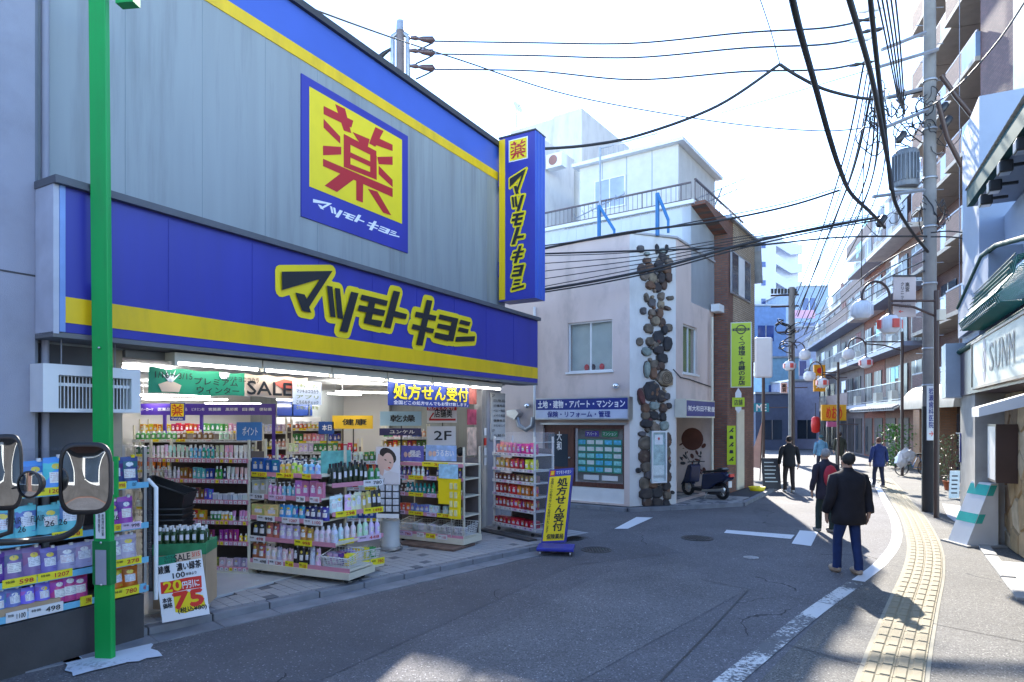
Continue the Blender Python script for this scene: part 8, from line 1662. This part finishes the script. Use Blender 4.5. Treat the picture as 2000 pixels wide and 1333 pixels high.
    tb = MB(); tb.smooth = True; tb.add(*body([(.78, .15, .105, 0), (.86, .165, .115, 0), (.98, .15, .11, 0), (1.02, .14, .1, 0)]))
    for sg, yy_ in ((-1, yl), (1, yr)):
        P_ = [(.075, 0, .9), (.085, 0, .8), (.095, yy_*.3+.015, .65), (.1, yy_*.6+.03, .5), (.1, yy_*.75+.02, .35), (.1, yy_, .18), (.1, yy_+.005, .075)]
        tb.tube([Vector((x_*sg, y_, z_))*k for x_, y_, z_ in P_], [q*k*rnd.uniform(.95, 1.05) for q in (.09, .088, .078, .066, .062, .058, .062)], 12)
    child('trousers', tb.mesh('trousers', []), tm_)
    b = MB(); b.ball((0, -.018*k, 1.655*k), .088*k, .098*k, .095*k, 16, 9); b.v = [v*random.uniform(.994, 1.006) for v in b.v]; hm = b.mesh('hair', [mat('hair_'+label, hat or hc, .7, var=.2, scale=30)]); c = bpy.data.objects.new('hair' if not hat else 'hat', hm); COL.objects.link(c); c.parent = o
    b = MB(); b.ball((0, .108*k, 1.6*k), .014*k, .02*k, .02*k, 6, 4); b.ball((-.085*k, .01*k, 1.6*k), .012, .022, .032, 6, 4); b.ball((.085*k, .01*k, 1.6*k), .012, .022, .032, 6, 4); nm_ = b.mesh('face_features', [skinm]); c = bpy.data.objects.new('face_features', nm_); COL.objects.link(c); c.parent = o
    b = MB(); [b.ball((sx*k, .096*k, 1.62*k), .012, .008, .008, 6, 4) for sx in (-.032, .032)]; c = bpy.data.objects.new('eyes', b.mesh('eyes', [black])); COL.objects.link(c); c.parent = o
    for sx, yy_ in ((-.1, yl), (.1, yr)): b = MB(); b.ball((sx*k, (yy_+.06)*k, .05*k), .055*k, .14*k, .06*k, 10, 6); c = bpy.data.objects.new('shoe', b.mesh('shoe', [mat('shoe_'+label, shoe, .6)])); COL.objects.link(c); c.parent = o
    if bag:
        b = MB(); b.ball((-.02*k, -.2*k, 1.18*k), .15*k, .1*k, .24*k, 10, 6); c = bpy.data.objects.new('backpack', b.mesh('backpack', [mat('bag_'+label, bag, .7, var=.15)])); COL.objects.link(c); tag(c, 'red backpack on the back of the walker beside the large man', 'backpack'); c.location = (x, y, 0); c.rotation_euler = (0, 0, yaw)
    o.location = (x, y, 0); o.rotation_euler = (0, 0, yaw); return o
g1 = G(1656, 1121); person(g1.x, g1.y, 1.76, .1, (.014, .013, .018), (.01, .03, .12), (.02, .02, .02), 'large man in dark jacket and blue jeans walking away, nearest in the road', .1, .1, 1.3, .72, shoe=(.4, .3, .22))
g1 = G(1612, 1040); person(g1.x, g1.y, 1.66, .15, (.03, .025, .04), (.02, .035, .03), (.3, .3, .3), 'walker with red backpack just left of the large man', .08, .06, 1.1, .7, bag=(.45, .02, .04))
g1 = G(1541, 962); person(g1.x, g1.y, 1.74, -.1, (.012, .012, .014), (.03, .02, .018), (.02, .015, .015), 'walker all in black near the shaded edge of the street', .06, .1, 1.05, .8, shoe=(.6, .55, .5))
g1 = G(1716, 952); person(g1.x, g1.y, 1.66, .05, (.02, .035, .13), (.015, .018, .04), (.12, .05, .03), 'walker in blue jacket farther off on the sunlit right side', .1, .08, 1.1, .72)
g1 = G(1603, 925); person(g1.x, g1.y, 1.62, 0, (.12, .28, .42), (.03, .03, .05), (.04, .04, .05), 'distant walker in light blue top beyond the backpack walker', .06, .06, 1.0, .8, hat=(.03, .1, .12))
g1 = G(1640, 915); person(g1.x, g1.y, 1.68, 0, (.05, .055, .04), (.03, .03, .03), (.03, .02, .02), 'distant walker in olive coat beyond the large man', .06, .06, 1.1, .6)
g1 = Vector((-.98+.0, 12.9, .1)); o = person(-1.0, 12.75, 1.6, -.5, (.01, .01, .011), (.01, .01, .012), (.01, .01, .01), 'person in long black coat stooping in the pharmacy doorway', .04, .05, 1.2, .5); o.location.z = .1
# bits on the ground right: kerb stones and cracked slabs
for i in range(8):
    a = G(1868+i*17, 1000+i*22); b_ = G(1868+(i+1)*17, 1000+(i+1)*22); ff = Fr((a.x, a.y), (b_-a)); L_ = (b_-a).length
    q = MB(); q.fbox(ff, .01, L_-.01, -.09, .09, 0, .03+.012*(i % 2)); o = q.build('kerb_stone', conc, kind='structure', group='worn kerb stones along the right walk'); bevel(o, .01)
b = MB(); 
for k, q in enumerate((((1955, 1098), (2010, 1102), (2040, 1150), (2000, 1150)), ((1840, 985), (1880, 990), (1885, 1035), (1850, 1010)))): sheet(gp(q), .016, mat('slab_pale_%d' % k, (.42, .42, .43), .7, var=.2, scale=6), 'ground_slab', kind='structure')
rm = thing('small_wall_meter', 'small blue vertical sign plate on the concrete pillar', 'sign', tuple(RB.q(1886, 870, .07))); b = MB(); b.fbox(RB, .0, .1, .06, .08, pz(1886, 904), pz(1886, 847)); b.build('plate', MATS['agency_blue'], rm); ftext(vert('東京都世田谷'), RB, .02, .08, pz(1886, 900), pz(1886, 850), .084, wink, rm)

random.seed(9)
for k, (x0, x1, c, h, lab) in enumerate(((-16, -7.5, (0.14, 0.11, 0.09), 6.5, 'cream house across the street behind the camera, seen in the wing mirror'), (-7.3, 1.5, (0.14, 0.08, 0.07), 7.5, 'pink house across the street behind the camera, seen in the wing mirror'), (1.7, 12, (0.09, 0.13, 0.12), 6, 'pale green house across the street behind the camera'))):
    f = Fr((0, -7.5), (-1, 0)); f.n = Vector((0, 1, 0)); t = thing('house', lab, 'house', ((x0+x1)/2, -7.5, 0)); b = MB(); b.box(x0, x1, -13, -7.5, 0, h); b.build('wall', mat('house_%d' % k, c, .8, var=.1), t)
    b = MB(); b.box(x0-.3, x1+.3, -13.2, -7.0, h, h+.2); b.build('roof', galv, t); b = MB(); b.box(x0+.4, x1-.4, -7.5, -6.6, 3.0, 3.15); b.build('canopy', [tgreen, cream, white][k], t); b = MB(); b.box(x0+.3, x1-.3, -7.5, -7.4, 3.2, 3.7); b.build('shop_sign_band', [yellow, white, MATS['sign_cream']][k], t); b = MB(); b.box(x0+1, x1-1, -7.49, -7.46, .1, 2.7); b.build('shutter', concd, t)
    for i in range(3):
        for j in range(2): x = x0+1+i*2.7; b = MB(); b.box(x, x+1.6, -7.5, -7.44, 1+j*2.9, 2.5+j*2.9); w_ = b.build('window', white, t); b = MB(); b.box(x+.08, x+1.52, -7.44, -7.42, 1.08+j*2.9, 2.42+j*2.9); b.build('pane', glass, w_)
